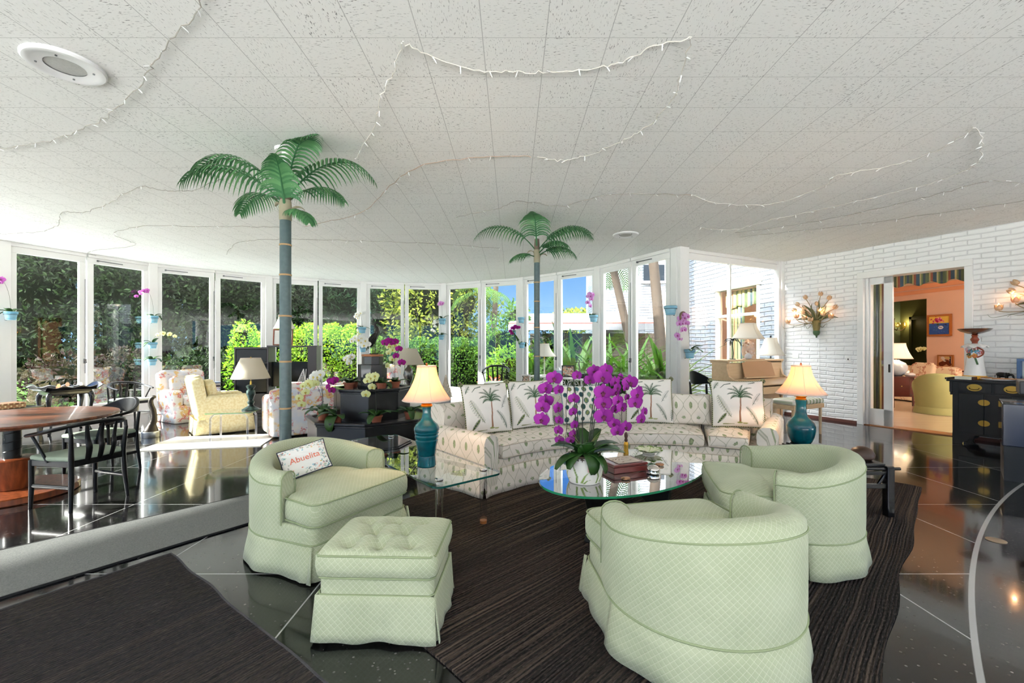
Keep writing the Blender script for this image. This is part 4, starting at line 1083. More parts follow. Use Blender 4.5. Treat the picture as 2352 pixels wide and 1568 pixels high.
def get_flower(key):
    if key in flower_mesh: return flower_mesh[key]
    b = MB()
    def petal(ang, L, w, y0, cup, pw=0.75, mi=0, r0=0.05):
        d = Vector((cos(ang), 0, sin(ang))); s = Vector((-sin(ang), 0, cos(ang)))
        def f(u, v):
            t = u; hw = w*(sin(pi*min(0.999, max(0.02, t**pw*0.93+0.05))))**0.65; q = (2*v-1)
            y = y0-cup*sin(pi*t*0.9)+cup*0.7*q*q*t
            return d*(r0+L*t)+s*hw*q+Vector((0, y, 0))
        b.grid(f, 7, 4, mi=mi)
    petal(radians(90), 0.88, 0.36, 0.05, 0.05); petal(radians(218), 0.88, 0.36, 0.05, 0.05); petal(radians(-38), 0.88, 0.36, 0.05, 0.05)
    petal(radians(8), 0.98, 0.62, -0.01, 0.10, 0.9); petal(radians(172), 0.98, 0.62, -0.01, 0.10, 0.9)
    petal(radians(-90), 0.46, 0.17, -0.14, 0.10, 0.8, 1); petal(radians(-40), 0.26, 0.13, -0.10, 0.14, 0.8, 1); petal(radians(220), 0.26, 0.13, -0.10, 0.14, 0.8, 1)
    b.lathe([(0.001, 0.09), (0.06, 0.05), (0.07, -0.02), (0.03, -0.09), (0.001, -0.1)], 8, (0, -0.12, 0.03), 1)
    o = b.build('flower_proto', FL[key], None, sm=60); me = o.data; me.name = 'flower_'+key; bpy.data.objects.remove(o)
    flower_mesh[key] = me; return me
def add_flower(t, p, face, size, key, roll=0.0):
    "face = direction the blossom looks, local to the plant"
    f = Vector(face).normalized(); m = frame2(-f)        # local -Y looks along face
    o = bpy.data.objects.new('flower', get_flower(key)); C.objects.link(o); o.parent = t
    o.matrix_local = T(p) @ m @ Matrix.Rotation(roll, 4, 'Y') @ Matrix.Scale(size, 4); return o
def strap_leaf(b, base, az, L, w, el, droop, n=8, fold=0.25, mi=0, wp=0.6, ex=0.7):
    base = Vector(base); h = Vector((cos(az), sin(az), 0)); s = Vector((-sin(az), cos(az), 0)); p = base.copy(); e = el; pts = []
    for i in range(n+1):
        pts.append((p.copy(), e)); d = h*cos(e)+Vector((0, 0, sin(e))); p = p+d*(L/n); e -= droop/n
    vs = []
    for i, (q, e) in enumerate(pts):
        t = i/n; hw = w*max(0.02, sin(pi*min(0.98, 0.10+0.9*t**wp*0.97)))**ex; up = Vector((0, 0, cos(e)))-h*sin(e)
        vs += [q-s*hw+up*hw*fold, q, q+s*hw+up*hw*fold]
    b.add(vs, [(3*i+k, 3*i+k+1, 3*i+k+4, 3*i+k+3) for i in range(n) for k in (0, 1)], None, mi)
def orchid_leaves(t, z, specs):
    for az, L, w, el, dr in specs:
        b = MB(); strap_leaf(b, (0.02*cos(az), 0.02*sin(az), z), az, L, w*1.25, el, dr, 9, .22, 0, .95, .5); b.build('leaf', m_oleaf, t, sm=80, solid=0.003)
def blue_pot(t, r=0.075, h=0.11):
    n = _mats.get('bluepot')
    if not n:
        q = NT('painted_blue_pot'); c = q.coord(); p = q.sep(c)
        st = q.noise(q.vec(q.math('MULTIPLY', p[0], 4.0), q.math('MULTIPLY', p[1], 4.0), q.math('MULTIPLY', p[2], 60.0)), 1.0, 2.0)
        q.set(col=q.mix(q.rng(st, 0.35, 0.65), lin((104, 164, 194)), lin((156, 200, 216))), rough=0.7); n = _mats['bluepot'] = q.m
    MB().lathe([(r*0.66, 0), (r*0.70, 0.002), (r*0.88, h*0.70), (r*0.99, h*0.71), (r*1.02, h*0.98), (r*0.93, h), (r*0.86, h*0.9)], 28, (0, 0, 0), capt=False).build('pot', n, t, sm=35)
    MB().lathe([(0.0, h*0.88), (r*0.87, h*0.88)], 20).build('potting_bark', m_soil, t)
def terra_pot(t, r=0.07, h=0.10):
    MB().lathe([(r*0.7, 0), (r*0.9, h*0.78), (r*0.9, h*0.78), (r*1.03, h*0.80), (r*1.05, h), (r*0.93, h), (r*0.88, h*0.88)], 28, capt=False).build('pot', m_terra, t, sm=35)
    MB().lathe([(0.0, h*0.86), (r*0.89, h*0.86)], 20).build('potting_bark', m_soil, t)
def spray(t, z0, az, h, reach, drop, n, key, size, face=(0.1, -1, 0.05), rr=None, stem=None, r0=0.003):
    "an arching stem with blossoms along its outer half"
    rr = rr or R; d = Vector((cos(az), sin(az), 0))
    pts = smooth([(0, 0, z0), d*reach*0.08+Vector((0, 0, z0+h*0.55)), d*reach*0.35+Vector((0, 0, z0+h*0.96)), d*reach*0.7+Vector((0, 0, z0+h*0.98-drop*0.12)), d*reach+Vector((0, 0, z0+h-drop))], 8)
    MB().tube(pts, [r0*(1-0.5*i/(len(pts)-1)) for i in range(len(pts))], 6).build('stem', stem or m_dstem, t)
    m = len(pts); i0 = int(m*0.48)
    for k in range(n):
        i = i0+int((m-1-i0)*(k+0.3)/n); p = pts[min(i, m-1)]
        s = 1 if k % 2 else -1
        side = Vector((-d.y, d.x, 0)) if abs(d.y) > abs(d.x) else Vector((1, 0, 0))
        q = p+Vector((s*size*0.55, -size*0.4+rr.uniform(-.3, .2)*size, rr.uniform(-.35, .15)*size))
        f = Vector(face)+Vector((rr.uniform(-.45, .45)+s*.25, 0, rr.uniform(-.15, .2)))
        add_flower(t, q, f, size*rr.uniform(0.88, 1.08), key, rr.uniform(-.25, .25))
# big magenta orchid in a painted cachepot on the coffee table
def make_big_orchid():
    c = tp(1342, 1104); c.z = ZT+0.001; Y = c.y
    t = thing('magenta_orchid', 'magenta moth orchid in a white tulip painted pot on the coffee table', 'potted plant', tuple(c))
    pn = Paint((238, 236, 230)); G = (116, 146, 66)
    for k in range(5):
        o = k*0.2
        pn.line([(o+.05, .08), (o+.06, .35), (o+.035, .60), (o+.01, .78), (o-.02, .72)], .010, .004, G); pn.line([(o+.10, .10), (o+.13, .38), (o+.16, .52)], .012, .003, (140, 166, 84)); pn.line([(o+.12, .07), (o+.15, .20), (o+.19, .24)], .010, .003, G)
        pn.line([(o+.17, .55), (o+.175, .80)], .018, .022, (226, 176, 172)); pn.line([(o+.165, .66), (o+.185, .84)], .008, .010, (206, 140, 140)); pn.line([(o+.02, .80), (o+.03, .90)], .016, .010, (232, 190, 186))
    b = MB(); NA, NV = 120, 40
    def f(u, v):
        a = 2*pi*u; r = 0.092+0.040*sin(pi*min(1, 0.12+v*0.72))-0.004*v; z = 0.182*v+(0.008*sin(6*a))*max(0, v-0.8)*5
        return (r*cos(a), r*sin(a), z)
    b.grid(f, NA, NV, cu=True); U, V = np.meshgrid(np.arange(NA)/NA, np.arange(NV+1)/NV, indexing='ij'); q = pn.sample(U, V)
    for i in range(NA):
        for j in range(NV+1): b.col[i*(NV+1)+j] = tuple(q[i, j])+(1,)
    o0 = len(b.v); b.lathe([(0.0, 0.0005), (0.09, 0.0005)], 24)
    for i in range(o0, len(b.v)): b.col[i] = lin((230, 228, 222))
    b.build('cachepot', m_print, t, sm=60, solid=0.006)
    rr = random.Random(4); b = MB()
    for i in range(170):
        a, r = rr.uniform(0, 2*pi), 0.118*sqrt(rr.random()); p = Vector((r*cos(a), r*sin(a), 0.17+rr.uniform(0, .03)))
        b.tube([p, p+Vector((rr.uniform(-.03, .03), rr.uniform(-.03, .03), rr.uniform(-.005, .02))), p+Vector((rr.uniform(-.05, .05), rr.uniform(-.05, .05), rr.uniform(-.02, .01)))], 0.0025, 4)
    b.lathe([(0.0, 0.17), (0.115, 0.168)], 24); stuff(b.build('spanish_moss', m_soil, t))
    orchid_leaves(t, 0.185, [(radians(200), .25, .042, 1.0, 1.3), (radians(170), .24, .04, .7, 1.0), (radians(230), .23, .038, .55, 1.9), (radians(262), .12, .06, 1.25, .6), (radians(285), .23, .042, .6, 2.9),
        (radians(330), .26, .05, .75, 1.0), (radians(10), .27, .05, .8, 1.1), (radians(40), .24, .05, 1.2, .8), (radians(80), .19, .05, 1.25, .5), (radians(120), .22, .05, 1.0, .7), (radians(310), .24, .03, .5, 2.2), (radians(300), .12, .062, 1.3, .3),
        (radians(355), .28, .05, .45, .8), (radians(215), .28, .034, .35, 1.3), (radians(95), .20, .05, 1.4, .4)])
    def at(px, py, dy=0.0): q = D(px, py, Y+dy); return q-c
    K = 'magenta'
    fl = [(1273, 868, 38, 0), (1252, 893, 34, -.3), (1255, 890, 30, -.6), (1254, 920, 36, 0), (1246, 935, 34, -.2), (1244, 963, 36, -.2), (1283, 895, 28, .5), (1282, 935, 26, .5), (1281, 940, 22, .7), (1318, 915, 28, .15), (1316, 945, 24, .6), (1319, 975, 24, .7), (1318, 998, 30, .6), (1310, 1010, 24, .3),
          (1284, 965, 24, -.8), (1283, 988, 26, -.9), (1285, 1010, 26, -.7), (1325, 862, 26, .4),
          (1365, 852, 34, -.2), (1392, 850, 36, .3), (1384, 866, 42, .05), (1355, 872, 30, -.3), (1385, 900, 42, 0), (1386, 925, 42, 0), (1386, 955, 44, .05), (1412, 877, 30, .5), (1418, 890, 26, .8), (1414, 900, 30, .6), (1419, 920, 32, .5), (1412, 940, 28, .7), (1428, 935, 32, .6), (1410, 972, 30, -.4), (1418, 990, 30, -.2), (1437, 980, 32, .3),
          (1425, 865, 20, .7), (1447, 878, 40, .15), (1468, 895, 24, .7), (1463, 905, 34, .3), (1458, 925, 34, .1), (1470, 922, 22, .8), (1480, 945, 24, .8), (1472, 962, 30, .6), (1440, 912, 20, .8), (1438, 890, 22, .7)]
    rr = random.Random(11)
    for px, py, s, tw in fl:
        q = at(px, py, rr.uniform(-.10, .05)); add_flower(t, q, (tw, -1, rr.uniform(-.12, .10)), s*0.5*Y/FPX*1.0, K, rr.uniform(-.12, .12))
    stems = [[(1330, 1045), (1322, 960), (1318, 880), (1314, 866), (1285, 862), (1262, 880), (1250, 930), (1246, 965)], [(1332, 1045), (1326, 950), (1322, 900), (1313, 880), (1305, 885), (1300, 940), (1302, 980), (1294, 1030)],
             [(1350, 1040), (1358, 960), (1368, 890), (1374, 860), (1382, 856), (1386, 890), (1386, 950)], [(1354, 1040), (1362, 960), (1375, 880), (1392, 855), (1412, 868), (1425, 910), (1428, 960), (1426, 1000)],
             [(1356, 1040), (1368, 950), (1380, 890), (1404, 862), (1432, 868), (1452, 892), (1462, 925), (1470, 965)], [(1338, 1045), (1338, 940), (1340, 890), (1344, 855)]]
    for k, st in enumerate(stems):
        pts = smooth([at(x, y, 0.03-0.02*i/len(st)) for i, (x, y) in enumerate(st)], 6)
        MB().tube(pts, [0.0045-0.0028*i/len(pts) for i in range(len(pts))], 6).build('stem', m_dstem, t)
    for k in range(9):
        a = rr.uniform(0, 6.28); b = MB(); b.tube(bez((0, 0, .18), (0.06*cos(a), 0.06*sin(a), .36), (0.22*cos(a), 0.14*sin(a), .40+rr.uniform(-.1, .1)), 6), 0.001, 4); b.build('grass_blade', mat('dry_blade', (150, 146, 84), 0.6), t)
    return t
make_big_orchid()

# ---------------------------------------------------------------- palm tree columns
m_frond = m_leafy('silk_palm_frond', (52, 104, 66), (100, 150, 98), 0.55, 0.25, 0.2)
m_trunk = NT('painted_blue_grey'); _c = m_trunk.coord()
m_trunk.set(col=m_trunk.mix(m_trunk.noise(_c, 30.0, 3.0), lin((58, 76, 78)), lin((86, 105, 105))), rough=0.35, spec=0.5); m_trunk = m_trunk.m
m_ring = mat('raffia_ring', (176, 142, 100), 0.8, vary=0.25, vscale=120)
m_sheath = mat('palm_sheath', (146, 140, 116), 0.7, vary=0.2)
m_sheath2 = mat('brown_sheath', (104, 92, 78), 0.8, vary=0.25)
def palm_frond(t, base, az, el, L, droop, leaf=0.20, n=20, mat_=None, w=0.011, ring=1.0, zmax=None):
    b = MB(); base = Vector(base); h = Vector((cos(az), sin(az), 0)); s = Vector((-sin(az), cos(az), 0)); p = base.copy(); e = el; N = 24; pts = []
    for i in range(N+1):
        d = h*cos(e)+Vector((0, 0, sin(e))); pts.append((p.copy(), d.copy(), e)); p = p+d*(L/N)
        if zmax is not None and p.z > zmax: p.z = zmax
        e -= droop/N*(0.4+1.2*i/N)
    b.tube([q[0] for q in pts], [0.013*(1-0.85*i/N) for i in range(N+1)], 6, flat=0.6)
    rr = random.Random(int(az*100)+int(L*1000))
    for k in range(n):
        tt = 0.22+0.78*k/(n-1); f = tt*N; i = min(N-1, int(f)); q = pts[i][0].lerp(pts[i+1][0], f-i); d = pts[i][1]; e = pts[i][2]
        up = Vector((0, 0, cos(e)))-h*sin(e); ll = 1.3*leaf*(sin(pi*(0.16+0.78*tt)))**0.7*rr.uniform(.92, 1.06)
        for sg in (-1, 1):
            d0 = (s*sg*0.9+d*(0.30+0.6*tt)+up*0.15).normalized(); pp = q.copy(); vs = []; M_ = 5; dd = d0.copy()
            for j in range(M_+1):
                v = j/M_; hw = w*(1-v)**0.7*(0.55+0.45*min(1, v*5)); wd = dd.cross(up).normalized()
                if wd.length < .5: wd = d.copy()
                vs += [pp-wd*hw, pp+wd*hw]
                pp = pp+dd*(ll/M_); dd = (dd+Vector((0, 0, -0.30*ring))).normalized()
                if zmax is not None and pp.z > zmax: pp.z = zmax
            b.add(vs, [(2*j, 2*j+1, 2*j+3, 2*j+2) for j in range(M_)])
    return b.build('frond', mat_ or m_frond, t, sm=60)
def make_palm(label, loc, r, fronds, ztop=2.56, mount=True):
    t = thing('palm_column', label, 'palm column', loc, 0, 'palm columns')
    MB().lathe([(r*1.04, 0.0), (r, 0.03), (r*0.96, ztop)], 28).build('trunk', m_trunk, t)
    for z in (0.45, 0.85, 1.27, 1.68, 2.05, 2.32):
        MB().lathe([(r*0.98, z-0.008), (r*1.05, z-0.006), (r*1.05, z+0.006), (r*0.98, z+0.008)], 28).build('trunk_ring', m_ring, t)
    MB().lathe([(r*0.97, ztop-0.02), (r*1.04, ztop-0.01), (r*1.08, ztop+0.10), (r*0.95, ztop+0.16), (r*0.8, ztop+0.17)], 28).build('sheath', m_sheath, t)
    MB().lathe([(r*0.85, ztop+0.12), (r*0.92, ztop+0.2), (r*0.75, ztop+0.32), (r*0.66, ztop+0.34)], 16).build('crown_shaft', m_sheath2, t)
    for k, a in enumerate((0.3, 2.6)):
        b = MB(); strap_leaf(b, (r*cos(a), r*sin(a), ztop+0.06+.05*k), a, 0.14, 0.03, 1.2, 2.2); b.build('dry_husk', m_sheath, t, solid=0.004)
    MB().lathe([(0.032, ztop+0.3), (0.032, H-0.035)], 20).lathe([(0.04, H-0.04), (0.085, H-0.03), (0.09, H-0.004), (0.04, H-0.002)], 28).build('ceiling_mount', m_white, t)
    for f in fronds: palm_frond(t, (0.02*cos(f[0]), 0.02*sin(f[0]), ztop+f[5]), f[0], f[1], f[2], f[3], f[4], 21, None, 0.0145, 1.45, H-0.03)
    return t
PALM1, PALM2 = (-2.045, 3.93, 0), (0.355, 6.2, 0)
rd = radians
make_palm('palm tree column behind the left barrel chair, with blue grey trunk', PALM1, 0.050,
    [(rd(-8), rd(52), 0.98, rd(120), .24, .18), (rd(-38), rd(80), 0.84, rd(100), .17, .16), (rd(188), rd(62), 0.92, rd(125), .27, .16), (rd(205), rd(46), .86, rd(110), .26, .14), (rd(150), rd(40), .80, rd(95), .20, .10),
     (rd(-75), rd(68), .52, rd(60), .17, .06), (rd(-32), rd(18), .38, rd(95), .15, .02), (rd(60), rd(50), .7, rd(90), .2, .15)])
make_palm('palm tree column behind the curved sofa', PALM2, 0.043,
    [(rd(184), rd(52), 1.02, rd(115), .24, .16), (rd(-100), rd(70), .78, rd(70), .22, .18), (rd(-15), rd(52), .88, rd(105), .25, .16), (rd(10), rd(55), .95, rd(110), .24, .16), (rd(-20), rd(30), .60, rd(95), .22, .08), (rd(200), rd(18), .42, rd(80), .17, .06), (rd(-40), rd(40), .55, rd(95), .2, .1)], 2.62)

# ---------------------------------------------------------------- tiered black planter with orchids
PLC = Vector((-1.98, 6.18, 0))
m_tier = mat('black_planter_lacquer', (26, 25, 28), 0.28, spec=0.55, coat=0.25)
def octo(r, a0=0.0): return [(r*cos(a0+pi/4*k), r*sin(a0+pi/4*k)) for k in range(8)]
def make_tiers():
    t = thing('tiered_planter', 'black eight sided tiered planter full of orchids', 'planter', tuple(PLC))
    A = radians(12)
    def tier(r, z0, z1, name, rim=0.03, hollow=0.12):
        b = MB(); b.prism(octo(r, A), z0, z1-0.03)
        # hollow rim: ring of 8 bars
        ro = octo(r+rim, A); ri = octo(r-0.055, A)
        for k in range(8):
            j = (k+1) % 8; v = [(*ro[k], z1-0.03), (*ro[j], z1-0.03), (*ri[j], z1-0.03), (*ri[k], z1-0.03), (*ro[k], z1), (*ro[j], z1), (*ri[j], z1), (*ri[k], z1)]
            b.add(v, [(3, 2, 1, 0), (4, 5, 6, 7), (0, 1, 5, 4), (2, 3, 7, 6), (1, 2, 6, 5), (3, 0, 4, 7)])
        b.prism(octo(r+rim*0.5, A), z1-0.06, z1-0.035)
        return b.build(name, m_tier, t, sm=0, bev=0.006)
    tier(0.86, 0.0, 0.455, 'bottom_tier'); tier(0.52, 0.42, 0.845, 'middle_tier')
    MB().prism(octo(0.20, A), 0.80, 1.16).build('top_column', m_tier, t, sm=0, bev=0.008)
    MB().prism(octo(0.145, A), 1.155, 1.27).build('pedestal', m_tier, t, sm=0, bev=0.006)
    MB().prism(octo(0.15, A), 1.27, 1.30).build('wooden_cap', mat('oak_cap', (168, 104, 62), 0.45, vary=0.2), t, sm=0, bev=0.004)
    return t
make_tiers()
def planter_orchid(label, loc, sprays, leaves, pot=True, seed=1, key=None):
    t = thing('planter_orchid', label, 'potted plant', loc); rr = random.Random(seed)
    if pot: terra_pot(t, 0.075, 0.10)
    orchid_leaves(t, 0.09, leaves)
    for az, h, reach, drop, n, k, size in sprays: spray(t, 0.09, az, h, reach, drop, n, k, size, (0.05, -1, 0.05), rr)
    return t
def onT(px, py, z): return tuple(P(px, py, z))
Z1, Z2 = 0.428, 0.818
def tier_pos(ang, r, z): return (PLC.x+r*cos(radians(ang)), PLC.y+r*sin(radians(ang)), z)
LV = lambda s, n=5, L=.24: [(s+k*2*pi/n, L*(0.8+0.4*((k*7+int(s*10)) % 5)/5), .036, .5+.5*((k*3) % 4)/4, 0.9+.5*((k*5) % 3)) for k in range(n)]
planter_orchid('pale lime and white orchid spilling over the left edge of the planter', tier_pos(214, .655, Z1), [(rd(190), .42, .30, .36, 8, 'lime', .055)], LV(2.9, 6, .28), True, 2)
planter_orchid('white orchid with a tall arching spray above the left planter edge', tier_pos(192, .655, Z1), [(rd(200), .52, .12, .22, 9, 'white', .058), (rd(175), .46, .22, .2, 5, 'white', .055)], LV(1.2, 4, .22), True, 3)
planter_orchid('magenta orchid low on the front of the planter with broad hanging leaves', tier_pos(246, .655, Z1), [(rd(150), .47, .14, .18, 6, 'plum', .052)], [(rd(265), .30, .055, .3, 2.6), (rd(215), .24, .05, .7, 1.6), (rd(310), .22, .04, .5, 1.2), (rd(170), .2, .04, .9, .9)], True, 5)
planter_orchid('lime green orchid hanging over the middle tier front', tier_pos(292, .655, Z1), [(rd(150), .52, .14, .30, 7, 'lime', .060)], LV(0.4, 6, .26), True, 6)
planter_orchid('bare leafed orchid at the right side of the bottom tier', tier_pos(335, .655, Z1), [], LV(0.9, 6, .26), True, 7)
planter_orchid('white orchid spray arching over the wooden cap', tier_pos(222, .335, Z2), [(rd(35), .62, .26, .12, 9, 'white', .055)], LV(1.9, 5, .22), True, 8)
planter_orchid('lime orchid cascading behind the top column', tier_pos(352, .335, Z2), [(rd(150), .55, .10, .36, 9, 'lime', .055)], LV(0.2, 4, .2), True, 9)
planter_orchid('deep plum orchid drooping beside the pleated lamp', tier_pos(308, .335, Z2), [(rd(20), .60, .26, .36, 8, 'plum', .055)], LV(0.7, 5, .25), True, 10)
planter_orchid('small white orchid behind the black column', tier_pos(160, .335, Z2), [(rd(160), .36, .1, .1, 6, 'white', .05)], LV(2.7, 4, .2), True, 12)
# heron on top
def make_heron():
    t = thing('heron_statue', 'dark bronze heron statue on the planter top', 'statue', (PLC.x+0.02, PLC.y, 1.301)); m = mat('dark_bronze_cast', (44, 42, 40), 0.4, 0.7, bump=0.3, bscale=60)
    b = MB(); b.lathe([(0.0, 0), (0.06, 0), (0.062, 0.012), (0.0, 0.014)], 20)
    b.tube([(-0.015, 0, 0.01), (-0.01, 0, 0.18)], 0.008, 8).tube([(0.015, 0, 0.01), (0.012, 0, 0.18)], 0.008, 8)
    b.tube(smooth([(-0.07, 0, 0.10), (-0.04, 0, 0.17), (0.0, 0, 0.24), (0.035, 0, 0.30), (0.045, 0, 0.36), (0.02, 0, 0.40), (0.02, 0, 0.435), (0.045, 0, 0.455)], 5), [0.008]+[0.03+0.025*sin(pi*i/14) for i in range(1, 15)]+[0.028-0.0007*i for i in range(21)], 12)
    b.tube([(0.04, 0, 0.453), (0.075, 0, 0.445), (0.12, 0, 0.425)], [0.02, 0.010, 0.002], 8)
    b.build('figure', m, t, sm=60)
    k = MB(); k.grid(lambda u, v: (-0.085+0.12*u, -0.045-0.015*sin(pi*v), 0.10+0.16*u+0.05*(v-.5)*(1-u*.4)), 8, 6); k.build('wing', m, t, solid=0.006)
make_heron()
# ---------------------------------------------------------------- dining corner
m_walnut = NT('walnut'); _c = m_walnut.coord(); _p = m_walnut.sep(_c)
_g = m_walnut.noise(m_walnut.vec(m_walnut.math('MULTIPLY', _p[0], 2.5), m_walnut.math('MULTIPLY', _p[1], 26.0), _p[2]), 1.0, 4.0, 0.6)
m_walnut.set(col=m_walnut.ramp(_g, [(0.3, lin((58, 30, 20))), (0.5, lin((112, 62, 40))), (0.7, lin((150, 92, 60)))]), rough=0.3, coat=0.15, spec=0.4); m_walnut = m_walnut.m
m_redwood = NT('red_walnut'); _c = m_redwood.coord(); _p = m_redwood.sep(_c)
_g = m_redwood.noise(m_redwood.vec(m_redwood.math('MULTIPLY', _p[0], 30.0), m_redwood.math('MULTIPLY', _p[1], 30.0), m_redwood.math('MULTIPLY', _p[2], 1.5)), 1.0, 3.0)
m_redwood.set(col=m_redwood.ramp(_g, [(0.3, lin((96, 44, 20))), (0.7, lin((156, 82, 44)))]), rough=0.3, coat=0.3); m_redwood = m_redwood.m
def make_dining_table():
    c = Vector((-4.74, 4.13, 0)); t = thing('dining_table', 'round walnut dining table on a tapered wooden pedestal', 'table', tuple(c), 0.3)
    MB().lathe([(0.0, 0.695), (0.70, 0.695), (0.755, 0.712), (0.765, 0.725), (0.76, 0.738), (0.74, 0.742), (0.0, 0.742)], 72).build('table_top', m_walnut, t, sm=30)
    MB().lathe([(0.0, 0.001), (0.455, 0.001), (0.465, 0.01), (0.465, 0.055), (0.455, 0.064), (0.0, 0.064)], 64).build('base_disc', m_redwood, t, sm=30)
    MB().lathe([(0.115, 0.062), (0.125, 0.07), (0.175, 0.33), (0.178, 0.345), (0.165, 0.352), (0.0, 0.352)], 40).build('pedestal', m_redwood, t, sm=35)
    MB().lathe([(0.062, 0.35), (0.062, 0.70)], 28).build('column', mat('dark_steel', (44, 46, 46), 0.3, 0.7), t, sm=35)
    MB().tube([(0.062*cos(a), 0.062*sin(a), 0.36+0.33*a/(8*pi)) for a in [8*pi*i/80 for i in range(81)]], 0.003, 5).build('column_thread', mat('dark_steel', (44, 46, 46), 0.3, 0.7), t)
    return t
make_dining_table()
m_ebon = mat('ebonised_wood', (11, 11, 13), 0.3, spec=0.35)
m_seatpad = mat('grey_green_velvet', (150, 164, 146), 0.9, vary=0.12, vscale=6, bump=0.2, bscale=30)
m_wpad = mat('ivory_leather', (226, 228, 218), 0.5, vary=0.05)
def chair_frame(t, pad, dz=0.0):
    "legs, rails and upholstered seat shared by the round backed chairs; front is +y"
    fl, bl = [(-0.235, 0.215), (0.235, 0.215)], [(-0.20, -0.20), (0.20, -0.20)]
    for x, y in fl: MB().tube([(x*1.02, y*1.02, 0.001), (x, y, 0.2), (x, y, 0.425)], [0.014, 0.019, 0.020], 10).build('leg', m_ebon, t)
    for x, y in bl: MB().tube([(x*1.10, y*1.14, 0.001), (x*1.02, y*1.04, 0.25), (x, y, 0.43), (x*1.06, y*1.10, 0.66)], [0.014, 0.020, 0.020, 0.015], 10).build('leg', m_ebon, t)
    b = MB()
    for (p, q) in ((fl[0], fl[1]), (bl[0], bl[1]), (fl[0], bl[0]), (fl[1], bl[1])): b.bar((p[0], p[1], 0.40), (q[0], q[1], 0.40), 0.022, 0.055)
    b.build('seat_rail', m_ebon, t, sm=0, bev=0.006)
    for s in (-1, 1): MB().tube([(s*0.235, 0.215, 0.20), (s*0.202, -0.21, 0.20)], 0.012, 8, flat=1.4).build('stretcher', m_ebon, t)
    pts = resample([(0.24, 0.24), (-0.24, 0.24), (-0.25, 0.05), (-0.21, -0.20), (0, -0.225), (0.21, -0.20), (0.25, 0.05)], 72)
    MB().cushion(pts, 0.42, 0.462, 0.02, 0.016).build('seat', pad, t, sm=60)
def make_hoop_chair(label, loc, face, pad, group='black hoop back chairs', bars=3):
    t = thing('hoop_back_chair', label, 'chair', loc, face-pi/2, group); chair_frame(t, pad)
    pts = smooth([(-0.275, 0.20, 0.64), (-0.285, 0.06, 0.665), (-0.26, -0.10, 0.70), (-0.16, -0.235, 0.735), (0, -0.28, 0.745), (0.16, -0.235, 0.735), (0.26, -0.10, 0.70), (0.285, 0.06, 0.665), (0.275, 0.20, 0.64)], 8)
    MB().tube(pts, [0.019+0.004*sin(pi*i/(len(pts)-1)) for i in range(len(pts))], 10, flat=0.8).build('arm_hoop', m_ebon, t)
    for k in range(bars):
        x = (k-(bars-1)/2)*0.10; b = MB()
        b.tube(smooth([(x*0.9, -0.215, 0.41), (x*0.95, -0.245, 0.52), (x*1.02, -0.235, 0.60), (x*1.15, -0.262+abs(x)*.15, 0.735)], 4), [0.020, .021, .022, .023, .024, .024, .023, .022, .020, .018, .016, .014, .012], 8, flat=0.45); b.build('back_slat', m_ebon, t)
    for s in (-1, 1):
        MB().tube(smooth([(s*0.235, 0.02, 0.41), (s*0.25, 0.06, 0.50), (s*0.285, 0.12, 0.65)], 4), 0.013, 8, flat=0.7).build('arm_support', m_ebon, t)
        MB().tube([(s*0.212, -0.22, 0.64), (s*0.214, -0.205, 0.715)], 0.014, 8).build('back_post', m_ebon, t)
    return t
def make_crest_chair(label, loc, face, pad):
    t = thing('crest_back_chair', label, 'chair', loc, face-pi/2, 'black crest back chairs'); chair_frame(t, pad)
    N = 48; vs = []
    for i in range(N+1):
        q = i/N; a = radians(-28+236*q)                 # from right arm tip round the back to left arm tip
        x = 0.285*cos(a); y = -0.275*sin(a)+0.0; k = max(0, sin(pi*q))**5
        hh = 0.013+0.075*k; zc = 0.655+0.075*sin(pi*q)**2; th = 0.016+0.004*(1-k)
        nx, ny = cos(a), -sin(a)
        if q < .12 or q > .88: pass
        lean = 0.02*k
        vs += [(x-nx*th, y-ny*th, zc-hh), (x+nx*th, y+ny*th, zc-hh), (x+nx*(th+lean), y+ny*(th+lean), zc+hh), (x-nx*(th-lean), y-ny*(th-lean), zc+hh)]
    fs = [(4*i+j, 4*i+(j+1) % 4, 4*(i+1)+(j+1) % 4, 4*(i+1)+j) for i in range(N) for j in range(4)]+[(0, 3, 2, 1), (4*N, 4*N+1, 4*N+2, 4*N+3)]
    MB().add(vs, fs).build('crest_rail', m_ebon, t, sm=50, bev=0.01, bseg=3)
    for s in (-1, 1): MB().tube([(s*0.235, 0.215, 0.40), (s*0.25, 0.15, 0.645)], 0.016, 8).build('arm_support', m_ebon, t)
    return t
def at_floor(px, py): p = P(px, py); return (p.x, p.y, 0)
hc = make_hoop_chair('black hoop back chair with a sage seat, nearest to the viewer at the dining table', (-3.90, 3.95, 0), radians(166), m_seatpad)
cc = make_crest_chair('black dining chair with a broad curved crest, on the window side of the table', (-4.56, 4.86, 0), radians(255), m_seatpad)
dup(cc, (-5.75, 4.10, 0), radians(0)-pi/2, 'black dining chair tucked under the far side of the walnut table')
hw = make_hoop_chair('black hoop back chair with a pale seat in front of the left windows', (-7.02, 7.98, 0), radians(-20), m_wpad)
dup(hw, (-0.37, 10.15, 0), radians(-95)-pi/2, 'black hoop back chair standing alone at the window behind the sofa').scale = (1.05, 1.05, 1.28)
dup(cc, (3.22, 7.05, 0), radians(10)-pi/2, 'black crest back chair between the white post and the piano').scale = (1.05, 1.05, 1.25)
dup(hc, (2.05, 8.55, 0), radians(95)-pi/2, 'black chair at the white wicker desk behind the orchid').scale = (1, 1, 1.0)

